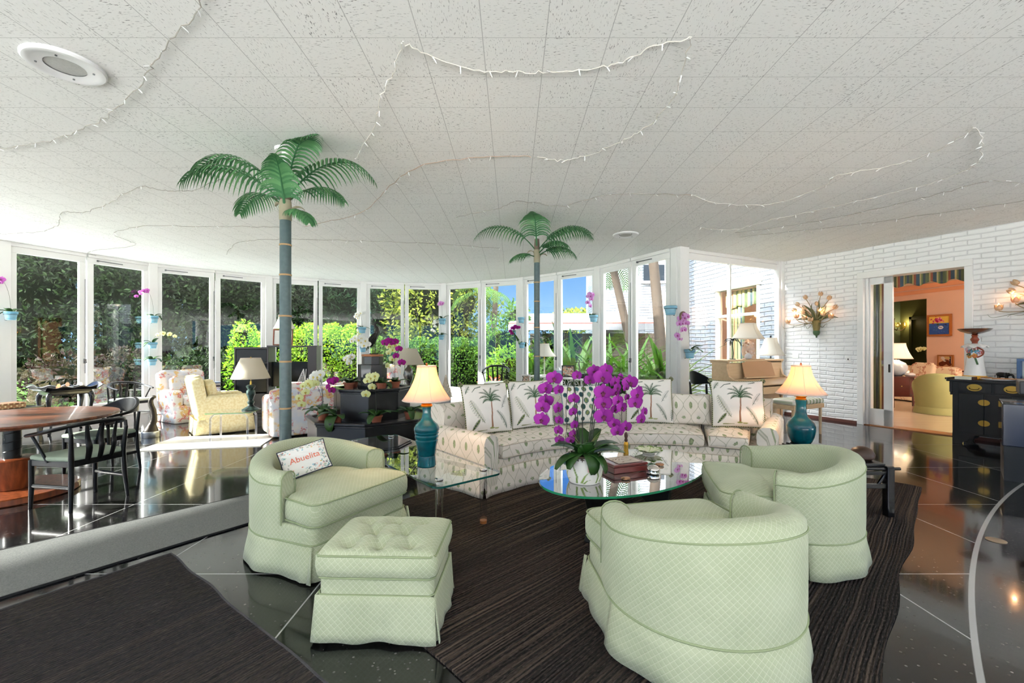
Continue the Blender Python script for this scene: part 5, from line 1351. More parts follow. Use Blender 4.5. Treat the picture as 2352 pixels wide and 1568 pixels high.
# black tray table with cabriole legs
def make_tray_table():
    c = Vector((-7.40, 7.22, 0)); t = thing('tray_table', 'black lacquer tray table with curved legs and flared tray handles', 'table', tuple(c), radians(64))
    for sx in (-1, 1):
        for sy in (-1, 1):
            x, y = sx*0.24, sy*0.17
            MB().tube(smooth([(x, y, 0.66), (x*1.10, y*1.12, 0.55), (x*1.02, y*1.02, 0.35), (x*0.94, y*0.92, 0.15), (x*1.02, y*1.02, 0.03), (x*1.08, y*1.10, 0.012)], 5), [0.030, .034, .037, .038, .037, .034, .031, .028, .025, .022, .020, .019, .018, .017, .016, .015, .015, .016, .017, .018, .019, .02, .021, .021, .021, .02], 10).build('leg', m_black, t)
    b = MB(); b.box(-0.27, 0.27, -0.20, 0.20, 0.62, 0.69); b.build('apron', m_black, t, sm=0, bev=0.015)
    b = MB(); b.box(-0.31, 0.31, -0.23, 0.23, 0.692, 0.706)
    for s in (-1, 1): b.grid(lambda u, v: (-0.31+0.62*u, s*(0.23+0.045*v), 0.70+0.055*v*(1+0.25*cos(u*6*pi))), 36, 3)
    b.build('tray', m_black, t, sm=40, solid=0.006)
    for s in (-1, 1):
        b = MB(); b.grid(lambda u, v: (s*(0.31+0.09*v), -0.24+0.48*u, 0.70+(0.06+0.06*sin(pi*u))*v), 20, 4); b.build('tray_handle', m_black, t, sm=40, solid=0.006)
    return c
tc = make_tray_table()
rr = random.Random(21)
for i, (dx, dy, r, cname, col) in enumerate(((-.10, -.05, .03, 'round wooden coaster standing left on the black tray', (186, 132, 76)), (.04, .05, .036, 'larger brown wooden disc ornament on the black tray', (132, 96, 60)), (.20, .02, .032, 'cream round ornament at the right end of the black tray', (226, 212, 184)))):
    m = RZ(radians(64)); p = tc+(m @ Vector((dx, dy, 0))); t = thing('disc_ornament', cname, 'ornament', (p.x, p.y, 0.712))
    MB().lathe([(0.0, 0), (0.016, 0), (0.014, 0.006), (0.004, 0.012), (0.004, 0.03)], 14).build('stand', m_gold, t)
    k = MB(); k.add([(0, 0, 0)], []); k = MB(); k.lathe([(0.0, -0.004), (r, -0.004), (r, 0.004), (0.0, 0.004)], 24, (0, 0, 0), 0, T((0, 0, 0.03+r)) @ Matrix.Rotation(pi/2, 4, 'X')); k.build('disc', mat('disc%d' % i, col, 0.5, vary=0.2), t, sm=35)
for i, (dx, dy) in enumerate(((0.0, -.10), (-.02, .12))):
    p = tc+(RZ(radians(64)) @ Vector((dx, dy, 0))); o = MB().box(-0.05, 0.05, -0.035, 0.035, 0, 0.04).build('trinket_box', mat('white_box%d' % i, ((222, 226, 232), (150, 104, 66))[i], 0.3), None, sm=0, bev=0.004, loc=(p.x, p.y, 0.7105)); tag(o, ('small pale trinket box on the black tray', 'small brown trinket box at the back of the black tray')[i], 'box')
# black low stand with an inlaid box at the left edge
t = thing('black_stand', 'low black slatted stand under the inlaid box by the left window', 'stand', (-7.30, 6.10, 0), radians(80)); ST = Vector((-7.30, 6.10, 0))
for x in (-.42, .42):
    for y in (-.20, .20): MB().box(x-.022, x+.022, y-.022, y+.022, 0.001, 0.50).build('leg', m_black, t, sm=0, bev=0.004)
MB().box(-.46, .46, -.24, .24, .50, .53).build('top_panel', m_black, t, sm=0, bev=0.004)
MB().box(-.42, .42, -.215, -.20, .42, .47).box(-.42, .42, .20, .215, .42, .47).build('stretcher', m_steel, t, sm=0)
m_inlay = NT('inlaid_wood'); _p = m_inlay.sep(m_inlay.coord())
_f = m_inlay.math('MAXIMUM', m_inlay.math('ABSOLUTE', m_inlay.math('SINE', m_inlay.math('MULTIPLY', m_inlay.math('ADD', _p[0], _p[2]), 50.0))), m_inlay.math('ABSOLUTE', m_inlay.math('SINE', m_inlay.math('MULTIPLY', m_inlay.math('SUBTRACT', _p[0], _p[2]), 50.0))))
m_inlay.set(col=m_inlay.mix(m_inlay.rng(_f, 0.5, 0.72), lin((222, 196, 150)), lin((146, 92, 52))), rough=0.4, coat=0.3); m_inlay = m_inlay.m
t = thing('inlaid_box', 'inlaid wooden box with pale diamonds on the black slatted stand', 'box', (-7.22, 6.16, 0.531), radians(80))
MB().box(-.20, .20, -.12, .12, 0, .055).build('body', m_inlay, t, sm=0, bev=0.003); MB().box(-.203, .203, -.123, .123, .057, .075).build('lid', m_inlay, t, sm=0, bev=0.003)
t = thing('small_planter', 'small brown planter with a green sprig at the far left edge', 'potted plant', (-7.45, 5.93, 0.531))
MB().box(-.05, .05, -.05, .05, 0, .02).cyl((0, 0, .02), (0, 0, .12), .01).box(-.075, .075, -.06, .06, .12, .20).build('pot', mat('brown_metal', (92, 70, 58), 0.5), t, sm=0, bev=0.004)
b = MB()
for k in range(24): strap_leaf(b, (0, 0, .19), rr.uniform(0, 6.28), rr.uniform(.07, .13), .012, rr.uniform(.5, 1.3), 1.0, 5)
b.build('foliage', m_oleaf, t)

# ---------------------------------------------------------------- sitting corner on the left
def m_floral():
    n = NT('coral_floral_fabric'); c = n.coord()
    w = n.noise(c, 5.0, 2.0); base = n.mix(n.rng(w, 0.4, 0.6), lin((240, 232, 226)), lin((222, 224, 232)))
    # branching coral sprays
    d1 = n.noise(n.mapping(c, (1, 1, 1), (0, 0, 0), (3, 1, 2)), 7.0, 1.0); r1 = n.noise(n.mapping(c, loc=(9, 2, 5)), 34.0, 3.0, 0.7)
    f1 = n.math('MULTIPLY', n.rng(d1, 0.54, 0.60), n.rng(r1, 0.46, 0.52))
    d2 = n.noise(n.mapping(c, loc=(-4, 7, 1)), 6.0, 1.0); r2 = n.noise(n.mapping(c, loc=(1, 8, 3)), 24.0, 2.0, 0.6)
    f2 = n.math('MULTIPLY', n.rng(d2, 0.55, 0.60), n.rng(r2, 0.44, 0.50))
    d3 = n.noise(n.mapping(c, loc=(5, -3, 8)), 10.0, 2.0); f3 = n.rng(d3, 0.66, 0.69)
    col = n.mix(n.math('MULTIPLY', f2, 0.85), base, lin((232, 190, 110)))
    col = n.mix(n.math('MULTIPLY', f1, 0.85), col, lin((216, 108, 108))); col = n.mix(n.math('MULTIPLY', f3, 0.7), col, lin((164, 130, 170)))
    n.set(col=col, rough=0.85, spec=0.15); return n.m
m_flor = m_floral()
m_yell = NT('yellow_damask'); _c = m_yell.coord()
m_yell.set(col=m_yell.mix(m_yell.rng(m_yell.noise(_c, 30.0, 3.0), 0.4, 0.6), lin((230, 212, 158)), lin((243, 231, 190))), rough=0.75, sheen=0.1); m_yell.bump(m_yell.noise(_c, 40.0, 2.0), 0.15, 0.004); m_yell = m_yell.m
def soft_box(b, x0, x1, y0, y1, z0, z1, r=0.05, dome=0.02, xf=None):
    cx, cy = (x0+x1)/2, (y0+y1)/2; pts = rrect(x1-x0, y1-y0, min(r, (x1-x0)/2.2, (y1-y0)/2.2), 4); pts = resample([(x+cx, y+cy) for x, y in pts], 48)
    b.cushion(pts, z0, z1, r, dome, 1.0, 0, xf); return b
def make_wing_chair(name, label, loc, face, m, w=0.76, d=0.80, hb=0.88, arm=0.58, skirt=True, loose=None, cat='armchair'):
    "upholstered armchair, front +y, origin at the footprint centre"
    t = thing(name, label, cat, loc, face-pi/2); lean = Matrix.Rotation(radians(10), 4, 'X')
    soft_box(MB(), -w/2+.03, w/2-.03, -d/2+.06, d/2-.02, 0.10, 0.32, 0.03, 0).build('base', m, t, sm=60)
    soft_box(MB(), -w/2, w/2, -0.10, 0.09, 0.0, hb-0.26, 0.06, 0.03, T((0, -d/2+0.14, 0.27)) @ lean).build('backrest', m, t, sm=60)
    for s in (-1, 1):
        x0, x1 = (w/2-.15, w/2) if s > 0 else (-w/2, -w/2+.15)
        soft_box(MB(), x0, x1, -d/2+.12, d/2-.06, 0.12, arm, 0.05, 0.015).build('arm', m, t, sm=60)
    soft_box(MB(), -w/2+.155, w/2-.155, -d/2+.22, d/2+.01, 0.315, 0.46, 0.05, 0.025).build('seat_cushion', m, t, sm=60)
    soft_box(MB(), -w/2+.13, w/2-.13, -0.07, 0.07, 0, 0.36, 0.05, 0.03, T((0, -d/2+.29, 0.46)) @ lean).build('back_cushion', m, t, sm=60)
    if skirt:
        fp = resample(rrect(w-.02, d-.04, .04), 96); n = len(fp); vs = []
        for i in range(n):
            x, y = fp[i]; l = sqrt(x*x+y*y)
            for z, g in ((.24, .004), (.13, .012), (.008, .026+.006*sin(i*.9))): vs.append((x*(1+g/l), y*(1+g/l), z))
        MB().add(vs, [(3*i+j+1, 3*((i+1) % n)+j+1, 3*((i+1) % n)+j, 3*i+j) for i in range(n) for j in (0, 1)]).build('skirt', m, t, sm=60, solid=0.005)
    return t
make_wing_chair('yellow_armchair', 'yellow damask armchair with its back to the dining table', (-4.90, 7.35, 0.0125), radians(42), m_yell, 0.80, 0.84, 0.90, 0.60)
make_wing_chair('floral_armchair', 'coral print armchair against the window left of the yellow one', (-6.25, 8.45, 0), radians(-30), m_flor, 0.80, 0.82, 0.92, 0.58)
def make_sofa2():
    t = thing('floral_sofa', 'coral print sofa seen from behind, facing the television', 'sofa', (-3.28, 7.42, 0), radians(38)); w, d = 1.62, 0.88
    soft_box(MB(), -w/2+.02, w/2-.02, -d/2+.04, d/2-.02, 0.03, 0.33, 0.03, 0).build('base', m_flor, t, sm=60)
    soft_box(MB(), -w/2, w/2, -d/2, -d/2+.22, 0.03, 0.74, 0.05, 0.02).build('backrest', m_flor, t, sm=60)
    for s in (-1, 1):
        x0, x1 = (w/2-.2, w/2) if s > 0 else (-w/2, -w/2+.2)
        soft_box(MB(), x0, x1, -d/2+.12, d/2-.03, 0.03, 0.60, 0.06, 0.02).build('arm', m_flor, t, sm=60)
    for k in range(2):
        x0 = -w/2+.21+k*(w-.42)/2
        soft_box(MB(), x0+.004, x0+(w-.42)/2-.004, -d/2+.23, d/2+.01, 0.33, 0.47, 0.05, .02).build('seat_cushion', m_flor, t, sm=60)
        soft_box(MB(), x0+.006, x0+(w-.42)/2-.006, -.07, .07, 0, .34, 0.05, .02, T((0, -d/2+.33, .475)) @ Matrix.Rotation(radians(9), 4, 'X')).build('back_cushion', m_flor, t, sm=60)
make_sofa2()
make_wing_chair('coral_armchair', 'coral print armchair facing us behind the tiered planter', (-3.05, 9.75, 0), radians(-88), m_flor, 0.92, 0.84, 0.97, 0.60)
# clear side table with bent legs, green lamp on it
GS = Vector((-4.10, 6.42, 0.0))
def make_clear_table():
    t = thing('clear_side_table', 'glass side table with bent clear acrylic legs on the white rug', 'table', (GS.x, GS.y, 0.0125), radians(12))
    slab_glass(None, rrect(0.60, 0.44, 0.03), 0.438, 0.448, 'table_top', t, m_tglass, mat('pale_green_edge', (120, 180, 120), 0.1, coat=0.6))
    for s in (-1, 1):
        MB().tube(smooth([(-.24, s*.17, 0.0), (-.24, s*.17, .30), (-.235, s*.17, .37), (-.20, s*.17, .415), (-.14, s*.17, .430), (.14, s*.17, .430), (.20, s*.17, .415), (.235, s*.17, .37), (.24, s*.17, .30), (.24, s*.17, 0)], 5), 0.014, 10).build('bent_leg', m_acryl, t)
make_clear_table()
def urn_lamp(name, label, loc, prof, mb, sh, group=None, ms=None, pleat=True, light=0, square=0.0, ribs=0):
    t = thing(name, label, 'lamp', loc, 0.3, group); MB().lathe(prof, 36).build('lamp_base', mb, t, sm=35)
    z0, z1, r0, r1 = sh; zt = prof[-1][1]
    MB().cyl((0, 0, zt), (0, 0, zt+.05), .014, .012).tube([(0, 0, zt), (0, 0, z1+.01)], .004, 6).tube([(-r1, 0, z1-.006), (r1, 0, z1-.006)], .002, 5).build('stem', m_brass, t)
    bell_shade(t, z0, z1, r0, r1, ms or m_sh_pleat, ribs, pleat, curve=0.0 if pleat else .4, square=square)
    MB().lathe([(0.008, z1), (0.010, z1+.008), (0.0, z1+.022)], 10).build('finial', m_brass, t)
    if light: lamp_light(t, z0+.12, light)
    return t
m_verd = NT('verdigris_bronze'); _c = m_verd.coord(); m_verd.set(col=m_verd.mix(m_verd.rng(m_verd.noise(_c, 20.0, 3.0), .4, .65), lin((30, 38, 38)), lin((70, 96, 92))), rough=0.4, metal=0.4); m_verd = m_verd.m
gp = [(0.0, 0), (.118, 0), (.12, .012), (.085, .035), (.045, .06), (.034, .085), (.05, .12), (.03, .15), (.045, .20), (.062, .25), (.056, .29), (.036, .31), (.058, .34), (.064, .36), (.045, .375), (.03, .38)]
urn_lamp('pleated_urn_lamp', 'dark green urn lamp with a pleated shade on the glass side table', (GS.x+.20, GS.y+.08, 0.4615), gp, m_verd, (.475, .775, .255, .130))
# elephant trunk sculpture on a drum base
t = thing('bronze_sculpture', 'dark curving bronze sculpture on a silver drum beside the yellow armchair', 'sculpture', (-5.62, 6.78, 0))
MB().lathe([(0.0, 0.001), (.115, .001), (.118, .01), (.118, .085), (.11, .095), (0, .095)], 32).build('drum_base', m_steel, t, sm=35)
pts = smooth([(0, 0, .095), (.015, 0, .18), (.045, 0, .28), (.035, 0, .40), (0.0, 0, .50), (-.005, 0, .57), (.03, 0, .62), (.06, 0, .625)], 6)
MB().tube(pts, [.10-.055*min(1, i/8)-.022*min(1, max(0, (i-8)/34)) for i in range(len(pts))], 14).build('figure', mat('rough_bronze', (52, 46, 40), 0.45, 0.6, bump=1.0, bscale=40), t)
# television cabinet
TV = Matrix.Translation((-5.10, 9.55, 0)) @ RZ(radians(14))
def make_tv_cabinet():
    t = thing('television_cabinet', 'dark grey open television cabinet under the far windows', 'cabinet', (-5.10, 9.55, 0), radians(14)); m = mat('charcoal_laminate', (64, 60, 64), 0.35, spec=0.5)
    MB().box(-.80, .80, -.28, .28, .001, .42).build('plinth', m, t, sm=0, bev=0.005)
    b = MB(); b.box(-.80, -.77, -.26, .26, .42, 1.38).box(-.18, -.15, -.26, .26, .42, 1.38).box(-.80, -.15, -.26, .26, 1.36, 1.40).box(-.77, -.18, -.24, .24, 1.05, 1.08).box(-.77, -.18, .22, .24, .42, 1.36); b.build('left_tower', m, t, sm=0, bev=0.004)
    b = MB(); b.box(.62, .80, -.26, .26, .42, 1.40); b.build('right_tower', m, t, sm=0, bev=0.004)
    MB().box(-.18, .81, -.27, .27, 1.40, 1.435).build('bridge_shelf', m, t, sm=0, bev=0.004)
    MB().box(-.76, -.19, -.252, -.247, 1.09, 1.35).build('upper_door', mat('smoked_glass', (12, 12, 14), 0.25, spec=0.3), t, sm=0)
    MB().box(-.76, -.19, -.252, -.247, .45, 1.04).build('lower_door', mat('smoked_glass', (12, 12, 14), 0.25), t, sm=0)
make_tv_cabinet()
t = thing('television', 'black flat television in the dark grey cabinet', 'television', tuple(TV @ Vector((.235, -.04, .4215))), radians(14)); mk = mat('screen_black', (10, 10, 12), 0.2, spec=0.35)
MB().box(-.38, .38, -.02, .02, .12, .66).build('screen', mk, t, sm=0, bev=0.006); MB().box(-.06, .06, -.03, .03, .02, .13).build('neck', m_black, t, sm=0); MB().box(-.25, .25, -.11, .11, 0, .02).build('stand', m_black, t, sm=0, bev=0.004)
# objects on the cabinet
p = TV @ Vector((.06, 0.02, 1.439)); t = thing('framed_print', 'brown framed seascape print leaning above the television', 'picture', tuple(p), radians(14)); t.rotation_euler = Euler((radians(-8), 0, radians(14)))
MB().box(-.20, .20, -.012, .012, 0, .025).box(-.20, .20, -.012, .012, .335, .36).box(-.20, -.175, -.012, .012, .025, .335).box(.175, .20, -.012, .012, .025, .335).build('frame', mat('rosewood_frame', (110, 56, 40), 0.35), t, sm=0, bev=0.003)
MB().box(-.176, .176, .0, .008, .024, .336).build('mat_board', mat('white_card', (232, 232, 228), 0.7), t, sm=0)
pn = Paint((74, 150, 164)); pn.line([(.0, .2), (1, .25)], .10, .16, (196, 200, 190)); pn.line([(0, .45), (1, .5)], .06, .08, (96, 170, 176)); pn.line([(0, .8), (1, .82)], .16, .1, (60, 120, 150))
b = MB(); b.grid(lambda u, v: (-.06+.16*u, -.001, .09+.19*v), 20, 20); U, V = np.meshgrid(np.linspace(0, 1, 21), np.linspace(0, 1, 21), indexing='ij'); q = pn.sample(U, V)
for i in range(21):
    for j in range(21): b.col[i*21+j] = tuple(q[i, j])+(1,)
b.build('print', m_print, t, sm=0)
p = TV @ Vector((.06, .17, 1.436)); urn_lamp('cabinet_lamp', 'white bell shaded lamp on top of the television cabinet', tuple(p), [(0.0, 0), (.07, 0), (.07, .02), (.03, .05), (.05, .12), (.07, .18), (.03, .26), (.02, .33)], mat('grey_ceramic', (120, 120, 124), .3), (.38, .68, .22, .12), None, m_sh_white, False)
t = thing('sailboat_model', 'white lattice sailboat ornament in front of the television', 'ornament', tuple(TV @ Vector((.56, -.26, .428))), radians(14)); mw = mat('white_enamel', (244, 244, 242), 0.5)
def sail(name, A, B, Cc):
    b = MB(); A, B, Cc = Vector(A), Vector(B), Vector(Cc)
    for p, q in ((A, B), (B, Cc), (Cc, A)): b.bar(p, q, .014, .014, (0, 1, 0))
    for k in range(1, 12):
        s = k/12; b.bar(A.lerp(B, s), A.lerp(Cc, s), .006, .006, (0, 1, 0)); b.bar(B.lerp(A, s), B.lerp(Cc, s), .006, .006, (0, 1, 0))
    b.build(name, mw, t, sm=0)
sail('mainsail', (-.02, 0, .50), (-.20, 0, .07), (.03, 0, .07)); sail('jib', (.05, 0, .30), (.05, 0, .07), (.22, 0, .07))
MB().bar((.0, 0, .04), (.03, 0, .50), .012).box(-.19, .21, -.02, .02, .001, .05).build('hull', mw, t, sm=0, bev=0.01)
# stack of magazines and dark plant left of the cabinet
t = thing('low_side_table', 'low white side table under the magazine stack by the left windows', 'table', (-6.50, 9.42, 0), radians(47))
MB().box(-.30, .30, -.22, .22, .40, .43).build('top_panel', m_white, t, sm=0, bev=.004)
for x in (-.26, .26):
    for y in (-.18, .18): MB().box(x-.02, x+.02, y-.02, y+.02, .001, .40).build('leg', m_white, t, sm=0)
z = .431; rr = random.Random(31)
for i in range(9):
    h = rr.uniform(.018, .034); c = ((60, 70, 96), (210, 208, 202), (44, 46, 56), (150, 156, 166), (226, 224, 218), (90, 60, 54), (34, 40, 60), (196, 192, 184), (120, 130, 150))[i]
    o = MB().box(-.14, .14, -.105, .105, 0, h).build('magazine', mat('mag%d' % i, c, .45), None, sm=0, bev=.002, loc=(-6.50+rr.uniform(-.012, .012), 9.42+rr.uniform(-.012, .012), z)); o.rotation_euler.z = radians(47)+rr.uniform(-.12, .12); z += h+.0006
    tag(o, ('navy magazine at the bottom of the stack', 'white magazine second from the bottom of the stack', 'black magazine third from the bottom of the stack', 'silver grey magazine fourth from the bottom of the stack', 'cream magazine in the middle of the stack', 'maroon magazine above the middle of the stack', 'dark blue magazine third from the top of the stack', 'light grey magazine second from the top of the stack', 'blue grey magazine on top of the stack')[i], 'magazine', 'magazines stacked by the left windows')
# ---------------------------------------------------------------- piano corner
m_maple = NT('bleached_maple'); _c = m_maple.coord(); _p = m_maple.sep(_c)
m_maple.set(col=m_maple.mix(m_maple.noise(m_maple.vec(m_maple.math('MULTIPLY', _p[0], 2.0), m_maple.math('MULTIPLY', _p[1], 22.0), m_maple.math('MULTIPLY', _p[2], 22.0)), 1.0, 3.0), lin((206, 170, 128)), lin((232, 204, 164))), rough=.35, coat=.2); m_maple = m_maple.m
PN = Vector((4.34, 7.76, 0)); PA = radians(26.5)
def make_piano():
    t = thing('upright_piano', 'bleached wood upright piano in front of the right window', 'piano', tuple(PN), PA); w = .76       # front is -y
    prof = [(.30, .001), (.30, 1.12), (.33, 1.12), (.33, 1.15), (-.02, 1.15), (-.02, 1.12), (.0, 1.12), (.0, 1.02), (-.04, .90), (-.10, .865), (-.30, .80), (-.33, .74), (-.33, .62), (-.10, .58), (-.02, .50), (-.02, .001)]
    for s in (-1, 1):
        b = MB(); x0, x1 = (s*w, s*(w-.05)); n = len(prof)
        v = [(x0, y, z) for y, z in prof]+[(x1, y, z) for y, z in prof]
        f = [tuple(range(n)), tuple(range(n, 2*n))[::-1]]+[(i, n+i, n+(i+1) % n, (i+1) % n) for i in range(n)]
        b.add(v, [q if s < 0 else q[::-1] for q in f]); b.build('side_panel', m_maple, t, sm=0, bev=.006)
    MB().box(-w+.05, w-.05, .0, .29, .001, 1.12).build('case', m_maple, t, sm=0)
    MB().box(-w-.01, w+.01, -.03, .335, 1.15, 1.18).build('lid', m_maple, t, sm=0, bev=.006)
    MB().box(-w+.05, w-.05, -.32, .0, .60, .66).box(-w+.05, w-.05, -.33, -.29, .60, .72).build('key_bed', m_maple, t, sm=0, bev=.004)
    b = MB(); b.grid(lambda u, v: ((2*u-1)*(w-.055), -.28+.26*v, .745+.10*v+.03*sin(pi*v)), 2, 12); b.build('fallboard', m_maple, t, sm=60, solid=.016)
    b = MB(); b.add([(-.42, -.09, .87), (.42, -.09, .87), (.40, -.02, 1.13), (.30, -.02, 1.14), (.22, -.015, 1.19), (-.22, -.015, 1.19), (-.30, -.02, 1.14), (-.40, -.02, 1.13)], [tuple(range(8))]); b.build('music_desk', mat('desk_maple', (190, 148, 108), .35), t, sm=0, solid=.014)
    MB().box(-.44, .44, -.14, -.085, .862, .885).build('music_ledge', m_maple, t, sm=0, bev=.004)
    for s in (-1, 1): MB().lathe([(.03, .001), (.034, .04), (.022, .12), (.030, .40), (.036, .58), (.036, .61)], 16, (s*(w-.03), -.28, 0)).build('leg', m_maple, t)
    MB().box(-.12, .12, -.05, -.02, .02, .12).build('pedal_panel', m_maple, t, sm=0)
    for k in (-1, 0, 1): MB().box(k*.06-.014, k*.06+.014, -.14, -.02, .045, .06).build('pedal', m_brass, t, sm=0, bev=.004)
make_piano()
PX = Matrix.Translation(PN) @ RZ(PA)
t = thing('piano_bench', 'piano bench with a striped cushion between the piano and the round teal lamp', 'bench', tuple(PX @ Vector((-.12, -.80, 0))), PA)
m_stripe = NT('striped_pad'); _p = m_stripe.sep(m_stripe.coord()); m_stripe.set(col=m_stripe.mix(m_stripe.rng(m_stripe.math('SINE', m_stripe.math('MULTIPLY', _p[0], 72.0)), .3, .6), lin((232, 226, 212)), lin((150, 164, 120))), rough=.85); m_stripe = m_stripe.m
soft_box(MB(), -.40, .40, -.18, .18, .50, .58, .03, .012).build('cushion', m_stripe, t, sm=60)
MB().box(-.40, .40, -.18, .18, .43, .50).build('seat_box', m_maple, t, sm=0, bev=.004)
for x in (-.36, .36):
    for y in (-.14, .14): MB().tube([(x, y, .001), (x, y, .44)], [.018, .024], 8).build('leg', m_maple, t)
# shell lamp, little palm and shell on the piano
t = thing('shell_lamp', 'lamp with a shell encrusted base and square bell shade on the piano', 'lamp', tuple(PX @ Vector((.02, .16, 1.181))), PA+.4)
MB().lathe([(0, 0), (.09, 0), (.09, .012), (.055, .03), (.09, .07), (.105, .14), (.085, .26), (.055, .32), (.02, .345), (.012, .36)], 28).build('lamp_base', mat('shell_crust', (206, 178, 160), .6, vary=.35, vscale=25, bump=1.0, bscale=40), t)
rr = random.Random(17)
for k in range(26):
    a = rr.uniform(0, 6.28); z = rr.uniform(.05, .3); r = .095 if z < .2 else .075; q = MB(); q.lathe([(0, .03), (.014, .018), (.022, 0), (.0, -.004)], 9, (0, 0, 0), 0, T((r*cos(a), r*sin(a), z)) @ frame2((cos(a), sin(a), .3)) @ Matrix.Rotation(-pi/2, 4, 'X')); q.build('shell', mat('shell%d' % (k % 3), ((226, 214, 206), (180, 136, 112), (216, 196, 190))[k % 3], .4), t)
MB().tube([(0, 0, .35), (0, 0, .66)], .004, 6).build('stem', m_brass, t)
bell_shade(t, .37, .65, .27, .135, m_sh_white, 4, False, curve=.4, square=.5); lamp_light(t, .48, .4)
t = thing('palm_ornament', 'dark metal palm tree ornament at the left end of the piano', 'ornament', tuple(PX @ Vector((-.42, .14, 1.184))))
MB().lathe([(0, 0), (.05, 0), (.05, .012), (.0, .014)], 16).tube(smooth([(0, 0, 0), (.01, 0, .12), (-.005, 0, .26), (0, 0, .33)], 5), .010, 8).build('trunk', mat('dark_pewter', (70, 76, 74), .45, .6), t)
for k in range(9):
    b = MB(); strap_leaf(b, (0, 0, .32), k*2*pi/9, .19, .022, .9 if k % 2 else .4, 2.1, 8, .3); b.build('frond', mat('dark_pewter', (70, 76, 74), .45, .6), t, solid=.003)
t = thing('shell_ornament', 'white and grey striped shell lying on the piano beside the shell lamp', 'ornament', tuple(PX @ Vector((-.13, .05, 1.181))), .6)
MB().lathe([(0, 0), (.03, .004), (.058, .03), (.06, .06), (.045, .09), (.02, .11), (0, .115)], 20).build('body', mat('nautilus', (206, 204, 208), .3, vary=.3, vscale=20), t)
MB().tube(smooth([(.05, 0, .02), (.065, 0, .06), (.03, 0, .10), (-.02, 0, .09), (-.01, .03, .06)], 5), [.014]*21, 8).build('whorl', mat('nautilus_grey', (120, 124, 136), .3), t)
# floor lamp in the corner
t = thing('iron_floor_lamp', 'black iron floor lamp with a white bell shade in the corner by the brick wall', 'floor lamp', (5.12, 8.62, 0))
MB().lathe([(0, .001), (.13, .001), (.13, .015), (.03, .03), (.012, .05)], 24).tube([(0, 0, .03), (0, 0, 1.22)], .011, 10).build('pole', m_black, t)
for k in range(3):
    a = k*2.094+.3; MB().tube(smooth([(.012*cos(a), .012*sin(a), .95), (.07*cos(a), .07*sin(a), .93), (.075*cos(a), .075*sin(a), 1.0), (.02*cos(a), .02*sin(a), 1.02)], 5), .006, 6).build('scroll', m_black, t)
MB().box(-.05, .05, -.01, .01, 1.02, 1.05).box(-.01, .01, -.05, .05, 1.02, 1.05).build('crossbar', m_black, t, sm=0)
bell_shade(t, 1.24, 1.58, .245, .11, m_sh_white, 6, False, curve=.35); MB().tube([(-.11, 0, 1.575), (.11, 0, 1.575)], .003, 5).tube([(0, 0, 1.2), (0, 0, 1.60)], .005, 6).lathe([(.012, 1.58), (.016, 1.61), (.0, 1.64)], 10).build('finial', m_black, t)

# ---------------------------------------------------------------- desk behind the sofa
t = thing('wicker_desk', 'white wicker desk behind the sofa under the windows', 'desk', (1.05, 9.25, 0), radians(-48)); mw = mat('white_wicker', (232, 230, 224), .6, vary=.05, bump=.6, bscale=120)
MB().box(-.80, .80, -.30, .30, .745, .775).build('desk_top', mw, t, sm=0, bev=.006)
for x in (-.74, .74):
    for y in (-.25, .25): MB().tube([(x, y, .001), (x, y, .75)], .02, 8).build('leg', mw, t)
for y in (-.26, .26):
    b = MB()
    for k in range(4):
        x0 = -.72+k*.36; b.tube(smooth([(x0, y, .56), (x0+.06, y, .70), (x0+.18, y, .735), (x0+.30, y, .70), (x0+.36, y, .56)], 4), .008, 6); b.tube([(x0+.18+.06*cos(a), y, .66+.06*sin(a)) for a in [2*pi*i/14 for i in range(14)]], .006, 5, closed=True)
    b.tube([(-.74, y, .56), (.74, y, .56)], .01, 6); b.build('wicker_apron', mw, t)
DK = Matrix.Translation((1.05, 9.25, .7755)) @ RZ(radians(-48))
def photo_frame(label, loc, rz, w, h, cf, seed, card=True):
    t = thing('photo_frame', label, 'photo frame', loc, rz); t.rotation_euler = Euler((radians(-12), 0, rz)); k = .022
    MB().box(-w/2, w/2, -.008, .008, 0, k).box(-w/2, w/2, -.008, .008, h-k, h).box(-w/2, -w/2+k, -.008, .008, k, h-k).box(w/2-k, w/2, -.008, .008, k, h-k).build('frame', mat('frame_%d%d%d' % cf, cf, .4), t, sm=0, bev=.002)
    r2 = random.Random(seed); pn = Paint((196, 180, 160))
    for i in range(60): x, y = r2.random(), r2.random(); pn.dot((x, y), r2.uniform(.03, .07), r2.choice(((210, 160, 130), (90, 110, 100), (60, 60, 70), (230, 220, 205), (180, 100, 80), (130, 170, 160))), 1.3)
    b = MB(); g = 28; b.grid(lambda u, v: (-w/2+k+(w-2*k)*u, .0, k+(h-2*k)*v), g, g); U, V = np.meshgrid(np.linspace(0, 1, g+1), np.linspace(0, 1, g+1), indexing='ij'); q = pn.sample(U, V)
    for i in range(g+1):
        for j in range(g+1): b.col[i*(g+1)+j] = tuple(q[i, j])+(1,)
    b.build('photograph', m_print, t, sm=0); MB().bar((0, .004, h*.7), (0, .075, .012+.055*.0), .02, .004).build('stand', mat('frame_back', (40, 36, 34), .6), t, sm=0)
    return t
p = DK @ Vector((.28, -.10, .003)); photo_frame('dark framed photo collage on the wicker desk', tuple(p), radians(2), .27, .25, (52, 50, 52), 2)
t = thing('tissue_box', 'colourful patterned tissue box on the wicker desk', 'tissue box', tuple(DK @ Vector((-.02, -.06, 0))), .2)
MB().box(-.065, .065, -.065, .065, 0, .13).build('body', mat('tissue_print', (150, 170, 200), .5, vary=.6, vscale=40), t, sm=0, bev=.004)
